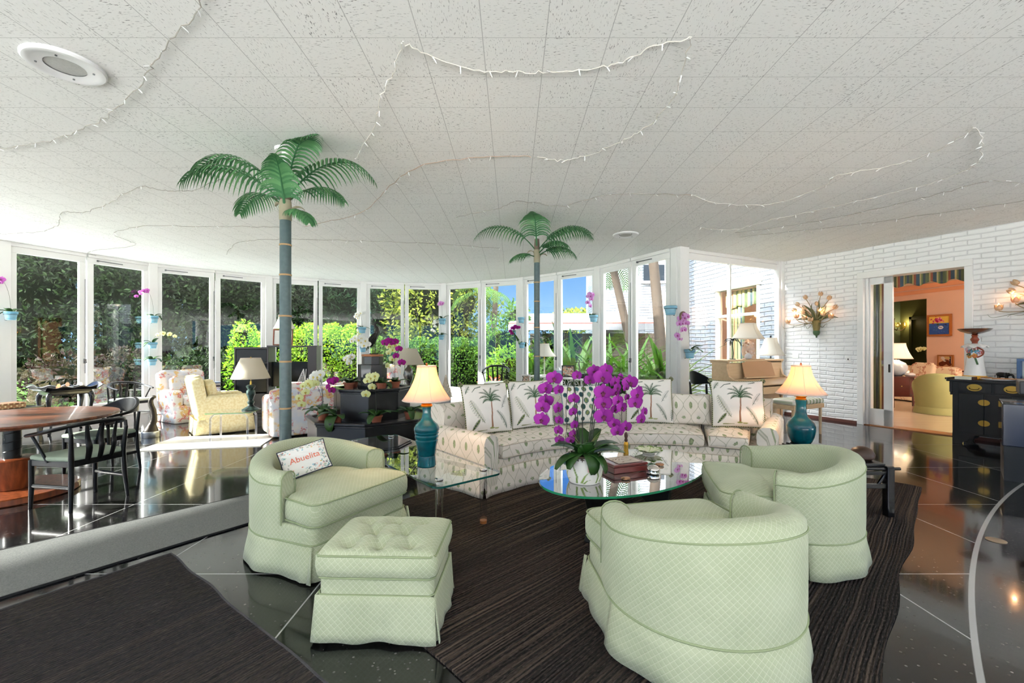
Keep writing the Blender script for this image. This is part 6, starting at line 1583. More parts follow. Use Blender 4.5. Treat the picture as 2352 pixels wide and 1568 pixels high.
b = MB(); b.grid(lambda u, v: (.05*(1-v*.7)*(u-.5)*2, .02*sin(u*7+v*2), .13+.07*v+.01*sin(u*9)), 10, 6); b.build('tissue', mat('tissue_paper', (248, 248, 248), .9), t, solid=.001)
o = MB().box(-.13, .13, -.08, .08, 0, .10).build('black_box', m_black, None, sm=0, bev=.008, loc=tuple(DK @ Vector((.60, -.14, 0)))); o.rotation_euler.z = .1; tag(o, 'black box on the wicker desk right of the dark frame', 'box')
t = thing('bird_figurine', 'small grey figurine with a curved neck on the black desk box', 'figurine', tuple(DK @ Vector((.58, -.12, .101))))
MB().lathe([(0, 0), (.04, 0), (.038, .012), (.012, .02)], 16).tube(smooth([(0, 0, .01), (.01, 0, .10), (-.01, 0, .19), (.005, 0, .25), (-.03, 0, .275), (-.05, 0, .26)], 5), [.016]*10+[.014-.0006*i for i in range(16)], 8).build('figure', mat('pewter', (120, 118, 112), .35, .8), t)
MB().tube([(-.09, 0, .215), (.09, 0, .215)], .006, 6).build('crosspiece', mat('pewter', (120, 118, 112), .35, .8), t)
urn_lamp('desk_lamp', 'cream shaded lamp with a slim beaded stem standing at the wicker desk', tuple(DK @ Vector((-.52, .02, 0))), [(0, 0), (.06, 0), (.06, .012), (.014, .03), (.018, .08), (.012, .14), (.018, .2), (.012, .26), (.016, .32), (.01, .36)], mat('cream_stem', (206, 204, 190), .4), (.42, .70, .26, .10), None, m_sh_white, False, 0, 0, 8)
t = thing('glass_console', 'glass topped console table carrying the white framed photo behind the sofa', 'table', (0.05, 7.35, 0), 0)
slab_glass(None, rrect(.62, .40, .02), .735, .75, 'table_top', t, m_tglass, m_gedge)
for x in (-.27, .27):
    for y in (-.16, .16): MB().box(x-.015, x+.015, y-.015, y+.015, .001, .735).build('leg', m_black, t, sm=0)
photo_frame('white framed family photo beside the palm column', (0.235, 7.36, .754), radians(0), .165, .185, (232, 230, 226), 9)
# pleated lamp on a plinth behind the planter, bottle brush tree
t = thing('round_side_table', 'black round side table under the second pleated lamp', 'table', (-2.05, 8.62, 0)); MB().lathe([(0, .60), (.30, .60), (.31, .615), (.30, .63), (0, .63)], 36).build('table_top', m_black, t, sm=35); MB().lathe([(.2, .001), (.2, .02), (.03, .05), (.03, .60)], 24).build('pedestal', m_black, t, sm=35)
urn_lamp('pleated_lamp', 'cream pleated lamp behind the plum orchid', (-2.05, 8.62, .631), [(0, 0), (.09, 0), (.09, .02), (.04, .05), (.075, .12), (.10, .22), (.08, .32), (.03, .38), (.02, .42)], mat('silver_urn', (130, 128, 126), .25, .9), (.43, .74, .30, .155))
t = thing('bottle_brush_tree', 'cream bottle brush tree ornament beside the white post', 'ornament', (-1.30, 8.55, 0)); MB().lathe([(.0, .001), (.10, .001), (.10, .40), (0, .40)], 20).build('stand', m_steel, t, sm=35)
b = MB(); b.lathe([(.10, .41), (.06, .62), (.0, .86)], 14); r2 = random.Random(5)
for k in range(520):
    z = r2.uniform(.41, .85); r = .115*(1-(z-.41)/.45)+.004; a = r2.uniform(0, 6.28); b.tube([(r*.5*cos(a), r*.5*sin(a), z), (r*1.15*cos(a), r*1.15*sin(a), z+.012)], [.006, .004], 4)
b.build('branches', mat('frosted_cream', (226, 214, 196), .8, vary=.2, vscale=30), t)

# ---------------------------------------------------------------- right wall: cabinet, sconces, switches
m_cab = mat('black_chinoiserie', (34, 33, 36), .38, spec=.45, coat=.15)
CAB = wp(3.455, .36); CANG = atan2(WD[1], WD[0])
def make_cabinet():
    t = thing('brass_plate_cabinet', 'black cabinet with round brass plates against the right wall', 'cabinet', (CAB[0], CAB[1], 0), CANG)   # front is -y in local terms (into the room)
    w, d = .595, .22
    MB().box(-w, w, -d, d, .14, .90).build('body', m_cab, t, sm=0, bev=.005)
    b = MB(); b.box(-w-.06, w+.06, -d-.03, d+.02, .90, .93); b.box(-w-.075, -w-.05, -d-.03, d+.02, .925, .955); b.build('top_panel', m_cab, t, sm=0, bev=.006)
    for s in (-1, 1):
        pts = [(s*w, .0005), (s*(w-.10), .0005), (s*(w-.11), .03), (s*(w-.15), .05), (s*(w-.17), .09), (s*(w-.22), .11), (s*(w-.24), .15), (s*w, .15)]
        n = len(pts); b = MB()
        for y0 in (-d, d-.03):
            v = [(x, y0, z) for x, z in pts]+[(x, y0+.03, z) for x, z in pts]; f = [tuple(range(n)), tuple(range(n, 2*n))[::-1]]+[(i, n+i, n+(i+1) % n, (i+1) % n) for i in range(n)]
            b.add(v, [q if s > 0 else q[::-1] for q in f])
        b.build('bracket_foot', m_cab, t, sm=0)
        x0 = -w-.035 if s < 0 else w; MB().box(x0, x0+.035, -d, d, .74, .90).box(x0+.008, x0+.027, -d, d, .70, .75).build('side_spandrel', m_cab, t, sm=0, bev=.008)
    def plate(x, z, rx, rz, parent, split=False):
        m = T((x, -d-.014, z)) @ Matrix.Rotation(pi/2, 4, 'X')
        b = MB(); b.prism([(rx*cos(a), rz*sin(a)) for a in [2*pi*i/32 for i in range(32)]], -.002, .004, m); b.build('brass_plate', m_brass, parent, sm=30, bev=.001)
    for k in range(3):
        x0 = -w+.065+k*.362; x1 = x0+.338
        dr = MB().box(x0, x1, -d-.012, -d+.01, .755, .885).build('drawer', m_cab, t, sm=0, bev=.004); xm = (x0+x1)/2; plate(xm, .825, .078, .050, dr)
        MB().tube(smooth([(xm-.05, -d-.022, .822), (xm-.042, -d-.03, .805), (xm, -d-.034, .797), (xm+.042, -d-.03, .805), (xm+.05, -d-.022, .822)], 5), .0045, 6).build('bail_pull', mat('dark_brass', (70, 58, 36), .35, .9), dr)
    for k in range(4):
        x0 = -w+.065+k*.266; x1 = x0+.262; q = k % 2
        do = MB().box(x0, x1, -d-.012, -d+.01, .17, .735).build('door', m_cab, t, sm=0, bev=.006)
        for z in (.62, .33):
            m = T((x1 if q == 0 else x0, -d-.014, z)) @ Matrix.Rotation(pi/2, 4, 'X'); a0 = pi/2 if q == 0 else -pi/2
            MB().prism([(.056*cos(a0+a)+(-.001 if q == 0 else .001), .042*sin(a0+a)) for a in [pi*i/20 for i in range(21)]], -.002, .004, m).build('brass_plate', m_brass, do, sm=30)
make_cabinet()
CM = Matrix.Translation((CAB[0], CAB[1], .931)) @ RZ(CANG)
def on_cab(x, y=0.0): return tuple(CM @ Vector((x, y, 0)))
t = thing('ceramic_candlestick', 'tall white ceramic candlestick with raised flowers and a brown dish top', 'candlestick', on_cab(-.44, .07), CANG)
mc = mat('white_glaze', (240, 238, 236), .18, coat=.6)
MB().lathe([(0, 0), (.145, 0), (.15, .012), (.125, .05), (.12, .055)], 36).build('foot', mat('ochre_glaze', (216, 160, 44), .25, coat=.5), t)
MB().lathe([(.12, .055), (.10, .20), (.088, .36), (.085, .44), (.075, .48)], 36).build('body', mc, t)
b = MB(); b.grid(lambda u, v: ((.07+.075*v)*cos(2*pi*u), (.07+.075*v)*sin(2*pi*u), .52-.05*v-.014*v*cos(18*pi*u)), 90, 6, cu=True); b.build('ruffle_collar', mc, t, solid=.006)
MB().lathe([(.04, .50), (.03, .54), (.05, .58), (.03, .62), (.04, .645), (.02, .66)], 24).build('stem', mat('rust_glaze', (146, 64, 40), .25, coat=.5), t)
MB().lathe([(.03, .655), (.08, .67), (.15, .70), (.185, .735), (.18, .74), (.14, .71), (0, .69)], 40).build('dish', mat('brown_glaze', (98, 54, 28), .2, coat=.6), t)
r2 = random.Random(3)
for k in range(16):
    a = -pi/2+r2.uniform(-.9, .9); z = r2.uniform(.33, .46); r = .092; c = ((196, 96, 84), (84, 150, 180), (206, 140, 60), (220, 180, 190), (70, 90, 60))[k % 5]
    q = MB()
    for j in range(5): q.lathe([(0, .010), (.012, .006), (.014, 0), (0, -.004)], 8, (.017*cos(j*1.257), .017*sin(j*1.257), 0), 0, T((r*cos(a), r*sin(a), z)) @ frame2((cos(a), sin(a), 0)) @ Matrix.Rotation(-pi/2, 4, 'X'))
    q.build('raised_flower', mat('glazeflower%d' % (k % 5), c, .25), t)
MB().tube(smooth([(.03, -.095, .31), (.045, -.10, .26), (.06, -.112, .22)], 4), [.012]*9, 8).build('leaf_handle', mat('green_glaze', (74, 110, 70), .25), t)
MB().tube(smooth([(.06, -.09, .46), (.105, -.07, .42), (.10, -.075, .36), (.05, -.10, .32)], 4), [.010]*13, 8).build('ring_handle', mat('rust_glaze', (146, 64, 40), .25), t)
t = thing('white_box', 'white lidded box with a brown end on the black cabinet', 'box', on_cab(-.475, -.16), CANG); MB().box(-.10, .08, -.05, .05, 0, .045).build('body', mat('onyx_white', (228, 226, 206), .35, vary=.12, vscale=30), t, sm=0, bev=.004); MB().box(.081, .11, -.05, .05, 0, .045).build('end_cap', mat('dark_walnut', (84, 50, 30), .4), t, sm=0, bev=.003)
t = thing('platter', 'white serving platter on the black cabinet', 'plate', on_cab(-.17, -.11), CANG); MB().lathe([(0, 0), (.10, 0), (.15, .018), (.155, .024), (.145, .022), (.095, .008), (0, .008)], 36, (0, 0, 0), 0, Matrix.Diagonal((1.15, .7, 1, 1))).build('dish', mc, t)
t = thing('wooden_spoon', 'long wooden serving spoon resting across the white platter', 'spoon', on_cab(-.17, -.11), CANG+.12); MB().tube([(-.05, 0, .03), (.38, 0, .034)], [.009, .007], 8).build('handle', mat('olive_wood', (178, 124, 74), .45), t); MB().lathe([(0, 0), (.03, .004), (.042, .016), (.038, .02), (0, .012)], 20, (0, 0, 0), 0, T((-.10, 0, .025)) @ Matrix.Diagonal((1.5, .8, 1, 1))).build('bowl', mat('olive_wood', (178, 124, 74), .45), t)
def make_elephant():
    t = thing('elephant_figurine', 'small dark elephant figurine on the black cabinet by the wall', 'figurine', on_cab(-.175, .12), CANG); m = mat('dark_bronze_cast', (44, 42, 40), .4); b = MB()
    b.tube(smooth([(-.055, 0, .065), (-.03, 0, .075), (.02, 0, .075), (.05, 0, .08), (.075, 0, .09)], 4), [.018, .025, .03, .034, .036, .036, .036, .035, .034, .032, .030, .027, .026, .025, .024, .022, .018], 12)
    b.tube(smooth([(.075, 0, .085), (.10, 0, .07), (.105, 0, .045), (.12, 0, .03)], 4), [.016-.0009*i for i in range(13)], 8)
    for x in (-.035, .04):
        for y in (-.018, .018): b.tube([(x, y, .06), (x, y, .008)], [.014, .013], 8)
    for s in (-1, 1): b.grid(lambda u, v: (.05-.03*u, s*(.02+.028*sin(u*2)), .10-.05*v+.01*u), 4, 4)
    b.tube([(-.07, 0, .07), (-.075, 0, .04)], [.004, .003], 5); b.build('figure', m, t, sm=60); MB().lathe([(0, 0), (.085, 0), (.08, .008), (0, .009)], 24, (0, 0, 0), 0, Matrix.Diagonal((1.2, .7, 1, 1))).build('base', m, t)
make_elephant()
t = thing('shadow_box', 'blue framed shadow box with a model ship on the black cabinet', 'picture', on_cab(.175, .10), CANG)
MB().box(-.20, .20, -.05, .05, 0, .035).box(-.20, .20, -.05, .05, .275, .31).box(-.20, -.165, -.05, .05, .035, .275).box(.165, .20, -.05, .05, .035, .275).build('frame', mat('slate_blue_paint', (74, 106, 150), .45), t, sm=0, bev=.004)
MB().box(-.17, .17, .035, .045, .03, .28).build('backing', mat('pale_seascape', (206, 212, 206), .7, vary=.12, vscale=6), t, sm=0)
MB().box(-.10, .08, -.02, .02, .05, .075).bar((-.05, 0, .07), (-.05, 0, .17), .006).bar((.02, 0, .07), (.02, 0, .19), .006).box(-.08, -.02, -.006, .0, .09, .15).box(-.01, .06, -.006, .0, .09, .165).build('model_ship', mat('ship_wood', (176, 128, 90), .6), t, sm=0)
# black pedestal with equipment at the right edge
SP = Matrix.Translation((5.64, 4.53, 0)) @ RZ(radians(-46))
t = thing('speaker_pedestal', 'dark navy cube pedestal at the right edge of the room', 'pedestal', (5.64, 4.53, 0), radians(-46))
MB().box(-.36, .36, -.30, .30, .001, .36).build('lower_block', mat('matt_black', (12, 12, 15), .4), t, sm=0); MB().box(-.375, .375, -.315, .315, .362, .81).build('upper_block', mat('navy_gloss', (40, 42, 58), .15, spec=.6, coat=.6), t, sm=0, bev=.012)
t = thing('projector', 'grey black projector on its bracket above the navy pedestal', 'projector', tuple(SP @ Vector((.0, -.02, .811))), radians(-46))
MB().box(-.10, .20, -.10, .10, 0, .02).box(-.08, .16, -.06, .06, .02, .09).build('bracket', m_steel, t, sm=0, bev=.004); MB().box(-.25, .28, -.20, .20, .092, .235).build('body', mat('grey_black_plastic', (48, 48, 52), .35), t, sm=0, bev=.012)
MB().lathe([(0, 0), (.012, 0), (.012, .006), (0, .007)], 14, (0, 0, 0), 0, T((-.08, -.20, .12)) @ Matrix.Rotation(pi/2, 4, 'X')).build('button', m_black, t)
# tulip wall sconces
m_petal = m_leafy('painted_tulip', (202, 178, 140), (226, 196, 160), .5, .3, .2, (240, 150, 90), False, 20.0)
m_tleaf = mat('painted_tole_leaf', (92, 96, 62), .45, .3, vary=.3, vscale=15)
m_tstem = mat('tole_stem', (150, 130, 92), .5, .3)
m_flame = mat('candle_bulb', (255, 196, 120), .3, es=5.0, ecol=(255, 170, 84))
def make_sconce(label, tt, zc):
    p = wp(tt, 0.0); t = thing('tulip_sconce', label, 'wall light', (p[0], p[1], zc), CANG, 'tulip wall sconces')       # local -y into the room
    MB().lathe([(0, -.40), (.012, -.395), (.016, -.36), (.045, -.34), (.06, -.30), (.055, -.26)], 16, (0, -.075, 0)).build('base_cup', mat('green_tole', (70, 98, 64), .4, .3), t)
    MB().lathe([(.05, -.27), (.06, -.20), (.075, -.08), (.07, -.06)], 12, (0, -.075, 0)).build('stem_bundle', mat('stem_bundle', (128, 112, 62), .5, .2, vary=.4, vscale=30), t)
    rr = random.Random(9)
    tl = [(-.50, -.06, 1), (-.34, .04, 1), (-.20, -.0, 1), (-.06, -.04, 1), (.14, .06, 1), (.29, .0, 1), (-.38, .17, 0), (-.36, .29, 0), (-.20, .20, 0), (-.22, .13, 0), (-.21, .42, 0), (.02, .27, 0), (.10, .45, 0), (.24, .36, 0), (.08, .15, 0), (.33, .18, 0)]
    for i, (x, z, lit) in enumerate(tl):
        y = -.11-.07*rr.random() if lit else -.06-.09*rr.random(); b = MB()
        e = Vector((x, y, z)); mid = Vector((x*.75, y-.03, -.14+min(0, z*.3))) if lit else Vector((x*.35, y*.8, z*.5-.02))
        pts = bez((x*.05, -.08, -.10), mid, e-Vector((0, 0, .05 if lit else .03)), 12); MB().tube(pts, .006, 6).build('stem', m_tstem, t)
        up = Vector((0, 0, 1)) if lit else (e-pts[-3]).normalized(); fr_ = frame2(up) @ Matrix.Rotation(pi/2, 4, 'X') @ Matrix.Scale(-1, 4, (0, 0, 1)) if False else frame2(up)
        L = .085
        for k in range(5):
            a = k*2*pi/5
            def f(u, v, a=a):
                r = (.012+.034*sin(pi*(.15+.62*u))+(.016*max(0, u-.8)*5 if lit else -.012*u)); w = .75*(1-u**3)*(2*v-1)*.9
                return T(e) @ fr_ @ Vector((r*cos(a+w), -.04+L*u, r*sin(a+w)))
            b.grid(f, 6, 4)
        b.build('tulip', m_petal, t, sm=60, solid=.002)
        if lit and i != 3: MB().lathe([(0, -.01), (.012, 0), (.015, .015), (.009, .035), (0, .055)], 10, tuple(e+Vector((0, 0, .015)))).build('candle_bulb', m_flame, t)
    for k in range(13):
        a = radians(15+150*k/12); L = .30+.12*((k*5) % 3)/2; b = MB(); h = Vector((cos(a), 0, sin(a))); q = Vector((0, -.09, -.08)); vs = []; dd = h.copy(); s = Vector((-sin(a), 0, cos(a))); bend = (.9 if k % 2 else -.7)*(1 if cos(a) > 0 else -1)
        for i in range(9):
            v = i/8; w = .020*sin(pi*(.1+.88*v))**.8; n_ = Vector((-dd.z, 0, dd.x)); vs += [q-n_*w, q+Vector((0, -.006, 0)), q+n_*w]; q = q+dd*(L/8)+Vector((0, -.010*sin(v*4), 0)); dd = (Matrix.Rotation(bend*.09*(1+v), 4, 'Y') @ dd)
        b.add(vs, [(3*i+j, 3*i+j+1, 3*i+j+4, 3*i+j+3) for i in range(8) for j in (0, 1)]); b.build('leaf', m_tleaf, t, sm=80, solid=.002)
    for k, (x0, x1) in enumerate(((-.1, -.62), (-.1, -.42), (.05, .22), (-.05, -.2))):
        MB().tube(smooth([(x0, -.1, -.10), ((x0+x1)/2, -.15, -.16-.02*k), (x1*.9, -.14, -.20+.03*k), (x1, -.12, -.15-.05*(k % 2))], 6), [.010*(1-.8*i/18) for i in range(19)], 6, flat=.5).build('tendril', m_tleaf, t)
    for x, z in ((-.34, .06), (.14, .08)):
        d = bpy.data.lights.new('candle', 'POINT'); d.energy = .7; d.color = (1, .55, .28); d.shadow_soft_size = .02; o = bpy.data.objects.new('candle_light', d); C.objects.link(o); o.parent = t; o.location = (x, -.17, z+.05)
    return t
make_sconce('tulip wall sconce between the corner window and the doorway', .76, 1.98)
make_sconce('tulip wall sconce above the black cabinet, cut by the right edge', 3.72, 2.03)
# sconce cord, switches
p = wp(.78, .012); MB_ = MB().tube([(p[0], p[1], 1.56), (p[0], p[1], 1.0), (wp(.80, .012)[0], wp(.80, .012)[1], .5), (wp(.82, .012)[0], wp(.82, .012)[1], .06)], .004, 6); tag(MB_.build('lamp_cord', mat('white_cord', (222, 222, 218), .5), None), 'thin white cord hanging down the brick wall below the sconce', 'cord')
def wall_plate(tt, z, w, h, lab, toggle=True):
    p = wp(tt, 0); t = thing('switch_plate', lab, 'switch', (p[0], p[1], z), CANG); MB().box(-w/2, w/2, -.010, .0, -h/2, h/2).build('plate', mat('white_plate', (238, 238, 236), .3), t, sm=0, bev=.003)
    if toggle: MB().box(-.008, .008, -.022, -.010, -.02, .012).build('toggle', mat('dark_toggle', (60, 58, 54), .4), t, sm=0)
wall_plate(1.27, 1.18, .075, .12, 'white light switch beside the doorway'); wall_plate(.33, 1.22, .12, .10, 'blank white cover plate on the brick wall by the corner', False)
# round thermometer on the white post
p = (3.02-.0, 7.70, 0); t = thing('wall_thermometer', 'round silver thermometer on the white post beside the pink orchid', 'thermometer', (PT[-1][0]+.10, PT[-1][1]-.135, 1.40+70*.0078), radians(26))
MB().lathe([(0, 0), (.085, 0), (.09, .008), (.085, .02), (.07, .022)], 32, (0, 0, 0), 0, Matrix.Rotation(pi/2, 4, 'X')).build('rim', mat('walnut_rim', (116, 92, 70), .4), t)
MB().lathe([(0, .018), (.07, .020)], 32, (0, 0, 0), 0, Matrix.Rotation(pi/2, 4, 'X')).build('dial', m_steel, t); MB().bar((0, -.023, 0), (.03, -.023, .04), .005, .003).build('needle', m_black, t, sm=0)
# ---------------------------------------------------------------- parlour beyond the doorway
m_peach = mat('peach_plaster', (244, 204, 178), .8, vary=.05, vscale=3)
m_olive = mat('olive_plaster', (92, 100, 58), .8, vary=.05)
m_tan = NT('pale_wood_floor'); _p = m_tan.sep(m_tan.coord())
m_tan.set(col=m_tan.mix(m_tan.noise(m_tan.vec(m_tan.math('MULTIPLY', _p[0], 1.2), m_tan.math('MULTIPLY', _p[1], 14.0), 0), 1.0, 3.0), lin((190, 166, 138)), lin((214, 194, 168))), rough=.25, coat=.3); m_tan = m_tan.m
WA, WB = (5.95, 9.42), (5.10, 12.85)
b = MB(); b.prism([wp(.2, -TH), wp(7.2, -TH), (12.6, 8.0), (12.2, 10.0), (14.6, 10.8), (14.6, 16.0), (5.4, 16.0), WB, (5.75, 9.5)], -.10, .006); struct(b.build('floor_parlour', m_tan, sm=0))
b = MB(); b.prism([wp(.0, -TH), wp(7.2, -TH), (12.9, 8.0), (12.5, 10.0), (14.9, 10.8), (14.9, 16.3), (5.5, 16.3), (5.35, 12.9), (6.1, 9.5)], 3.2, 3.36); struct(b.build('ceiling_parlour', mat('cream_plaster', (244, 228, 208), .9), sm=0))
# wing wall: white brick outside, peach inside, with a tall window
def seg(a, c, s): l = sqrt((c[0]-a[0])**2+(c[1]-a[1])**2); return (a[0]+(c[0]-a[0])*s/l, a[1]+(c[1]-a[1])*s/l)
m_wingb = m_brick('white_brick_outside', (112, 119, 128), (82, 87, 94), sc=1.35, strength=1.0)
WS0, WS1, WZ0, WZ1 = .74, 2.20, .45, 2.86; wl = sqrt((WB[0]-WA[0])**2+(WB[1]-WA[1])**2)
b = MB(); c_ = MB()
for s0, s1, z0, z1 in ((-.35, WS0, -.3, 5.2), (WS1, wl+.02, -.3, 5.2), (WS0, WS1, -.3, WZ0), (WS0, WS1, WZ1, 5.2)):
    wall_panel(b, seg(WA, WB, s0), seg(WA, WB, s1), z0, z1, .14, s0, 1)
    a, q = Vector(seg(WA, WB, s0)+(0,)), Vector(seg(WA, WB, s1)+(0,)); d = (q-a).normalized(); nn = Vector((d.y, -d.x, 0)); a += nn*.142; q += nn*.142
    wall_panel(c_, tuple(a[:2]), tuple(q[:2]), max(0, z0), min(3.2, z1), .05, 0, 1)
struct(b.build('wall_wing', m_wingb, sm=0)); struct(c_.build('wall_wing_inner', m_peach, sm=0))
xf, l = place2(seg(WA, WB, WS0), seg(WA, WB, WS1))
b = MB(); b.box(-.05, l+.05, .0, .09, WZ1, WZ1+.10, xf).box(-.08, l+.08, -.02, .10, WZ1+.08, WZ1+.15, xf).box(0, .07, -.08, .03, WZ0, WZ1, xf).box(l-.07, l, -.08, .03, WZ0, WZ1, xf).box(0, l, -.08, .06, WZ0, WZ0+.06, xf).box(0, l, -.06, .02, 2.16, 2.23, xf).box(-.04, l+.04, .0, .08, WZ0-.08, WZ0, xf)
w = struct(b.build('window_%d' % (win_no[0]+1), mat('aged_trim', (226, 216, 196), .5, vary=.1), sm=0, bev=.006)); MB().box(.06, l-.06, -.04, -.036, WZ0, WZ1, xf).build('glass', m_pane, w, sm=0)
# inner walls
def plain_wall(name, a, c, z0, z1, th, m, out=1):
    b = MB(); wall_panel(b, a, c, z0, z1, th, 0, out); return struct(b.build(name, m, sm=0))
PW = lambda y: (11.9-.167*(y-11.45), y)
b = MB(); wall_panel(b, PW(9.9), PW(12.34), 0, 3.2, .15, 0, 1); wall_panel(b, PW(12.34), PW(14.9), 2.78, 3.2, .15, 0, 1); wall_panel(b, PW(14.9), PW(16.1), 0, 3.2, .15, 0, 1); struct(b.build('wall_parlour_right', m_peach, sm=0))
plain_wall('wall_parlour_front', (9.1, 3.2), (12.6, 8.0), 0, 3.2, .15, m_peach); plain_wall('wall_parlour_side', (12.6, 8.0), PW(9.9), 0, 3.2, .15, m_peach)
plain_wall('wall_parlour_back', WB, (5.4, 16.05), 0, 3.2, .15, m_peach, -1); plain_wall('wall_parlour_far', (5.4, 15.75), (11.3, 15.75), 0, 3.2, .15, m_peach, -1)
m_teal2 = mat('grey_green_plaster', (96, 116, 96), .8)
plain_wall('wall_alcove_side', (11.0, 15.70), (14.4, 15.70), 0, 3.2, .2, m_teal2, -1); plain_wall('wall_alcove_back', (14.0, 16.0), (14.0, 10.9), 0, 3.2, .2, m_olive, -1); plain_wall('wall_alcove_near', (11.93, 12.2), (14.2, 12.0), 0, 3.2, .1, m_olive, 1)
b = MB(); b.box(13.94, 13.99, 13.9, 15.15, .0, 2.36).box(13.90, 14.0, 13.8, 13.9, 0, 2.46).box(13.90, 14.0, 15.15, 15.25, 0, 2.46).box(13.90, 14.0, 13.8, 15.25, 2.36, 2.46); struct(b.build('door_3', mat('olive_door', (72, 84, 48), .5), sm=0, bev=.006))
b = MB(); a = PW(9.95); q = PW(16.0); b.bar((a[0]-.03, a[1], 3.13), (q[0]-.03, q[1], 3.13), .06, .12); b.bar((a[0]-.02, a[1], 2.98), (q[0]-.02, q[1], 2.98), .02, .10); struct(b.build('trim_%d' % (trim_no[0]+1), mat('orange_cornice', (238, 170, 126), .7), sm=0))
# curtains inside the doorway
m_val = NT('striped_valance'); _p = m_val.sep(m_val.n('ShaderNodeUVMap').outputs[0])
_f = m_val.math('FRACT', m_val.math('MULTIPLY', _p[0], 2.4))
m_val.set(col=m_val.ramp(_f, [(0, lin((96, 104, 76))), (.18, lin((198, 178, 120))), (.34, lin((140, 74, 50))), (.46, lin((66, 84, 96))), (.62, lin((204, 186, 132))), (.78, lin((112, 118, 74))), (.9, lin((60, 70, 78)))], 'CONSTANT'), rough=.8); m_val = m_val.m
def cloth(name, label, cat, fn, uvf, nu=60, nv=4, m=None):
    b = MB(); b.grid(fn, nu, nv, uvf=uvf, xf=MW); o = b.build(name, m or m_val, sm=80, solid=.004); return tag(o, label, cat)
cloth('valance', 'striped gathered valance across the top of the doorway', 'valance', lambda u, v: (DT0+.3+(DT1-DT0-.28)*u, TH+.10+.03*sin(u*60), DZ+.05-.22*v-.03*v*sin(u*23)), lambda u, v: (u*2.0, v))
m_ocur = mat('olive_gold_cloth', (168, 156, 92), .8, vary=.1)
cloth('curtain', 'olive gold curtain edge at the right side of the doorway', 'curtain', lambda u, v: (DT1-.06+.09*u, TH+.20+.06*u+.02*sin(u*20), .02+2.55*(1-v)), None, 16, 6, m_ocur)
cloth('curtain', 'striped curtain seen through the sliding door glass', 'curtain', lambda u, v: (DT0-.15+.40*u, TH+.12+.03*sin(u*26), .03+2.55*(1-v)), lambda u, v: (u*.8, v), 30, 4)
# curtains behind the wing window
for k, (s0, s1, lab) in enumerate(((.12, .42, 'striped curtain at the near side of the outdoor brick wing window'), (.80, 1.3, 'striped curtain at the far side of the outdoor brick wing window'))):
    b = MB(); b.grid(lambda u, v: (s0+(s1-s0)*u, -.30+.03*sin(u*22), .1+2.7*(1-v)), 30, 3, uvf=lambda u, v: (u*.9, v), xf=xf); tag(b.build('curtain', m_val, sm=80, solid=.004), lab, 'curtain')
b = MB(); b.grid(lambda u, v: (.05+1.35*u, -.24+.03*sin(u*50), WZ1-.02-.42*v-.03*v*sin(u*17)), 50, 3, uvf=lambda u, v: (u*1.8, v), xf=xf); tag(b.build('valance', m_val, sm=80, solid=.004), 'striped valance inside the outdoor brick wing window', 'valance')
# furniture
def make_parlour_chair():
    t = thing('club_chair', 'pale green upholstered chair seen from behind through the doorway', 'armchair', (8.98, 9.15, .006), radians(-44)); m = mat('celery_cloth', (166, 172, 116), .8, vary=.05)
    b = MB(); N = 40; vs = []
    for i in range(N+1):
        a = radians(170+200*i/N); k = max(0, -sin(a)); h = .58+.28*k**.7
        for r, z in ((.37, .12), (.40, .4), (.43, h-.04), (.40, h), (.33, h-.02), (.29, .40), (.28, .2)): vs.append((r*cos(a), r*sin(a), z))
    b.add(vs, [(7*i+j, 7*(i+1)+j, 7*(i+1)+j+1, 7*i+j+1) for i in range(N) for j in range(6)]); b.build('backrest', m, t, sm=60)
    soft_box(MB(), -.27, .27, -.20, .36, .1, .44, .06, .03).build('seat', m, t, sm=60)
    b = MB(); b.grid(lambda u, v: ((.385+.025*v)*cos(2*pi*u), (.385+.025*v)*sin(2*pi*u), .15-.145*v), 48, 3, cu=True); b.build('skirt', m, t, sm=60)
make_parlour_chair()
t = thing('nightstand', 'dark red wooden side table with an open shelf inside the doorway', 'table', (9.12, 10.15, .006), radians(-12)); mm = mat('mahogany', (74, 22, 24), .25, coat=.4, vary=.2)
for x in (-.33, .31):
    for y in (-.22, .20): MB().box(x, x+.03, y, y+.03, .0, .72).build('leg', mm, t, sm=0)
MB().box(-.34, .0, -.23, .23, .26, .70).build('drawer_box', mm, t, sm=0, bev=.004); MB().box(-.36, .36, -.25, .25, .70, .725).build('top_panel', mm, t, sm=0, bev=.004); MB().box(.0, .34, -.23, .23, .26, .28).box(.0, .34, .2, .23, .28, .70).build('shelf', mm, t, sm=0)
MB().lathe([(0, 0), (.012, .004), (.01, .016), (0, .018)], 10, (0, 0, 0), 0, T((-.17, -.235, .5)) @ Matrix.Rotation(pi/2, 4, 'X')).build('knob', m_brass, t)
t = thing('ginger_jar_lamp', 'pale blue jar lamp with a white shade on the dark red table', 'lamp', (9.02, 10.22, .732))
MB().lathe([(0, 0), (.10, 0), (.13, .02), (.205, .12), (.21, .22), (.17, .30), (.07, .35), (.05, .37)], 32).build('lamp_base', mat('celadon_glaze', (186, 200, 210), .15, coat=.6), t); MB().tube([(0, 0, .36), (0, 0, .74)], .006, 6).build('stem', m_brass, t)
bell_shade(t, .40, .76, .30, .17, m_sh_white, 6, False, curve=.35); lamp_light(t, .52, 8, (1, .78, .56), .05)
o = MB().lathe([(0, 0), (.07, .0), (.10, .03), (.09, .06), (.04, .08), (0, .082)], 18).build('shell_dish', mat('nautilus', (206, 204, 208), .3), None, loc=(9.12, 9.98, .733)); tag(o, 'small pale shell in front of the jar lamp', 'ornament')
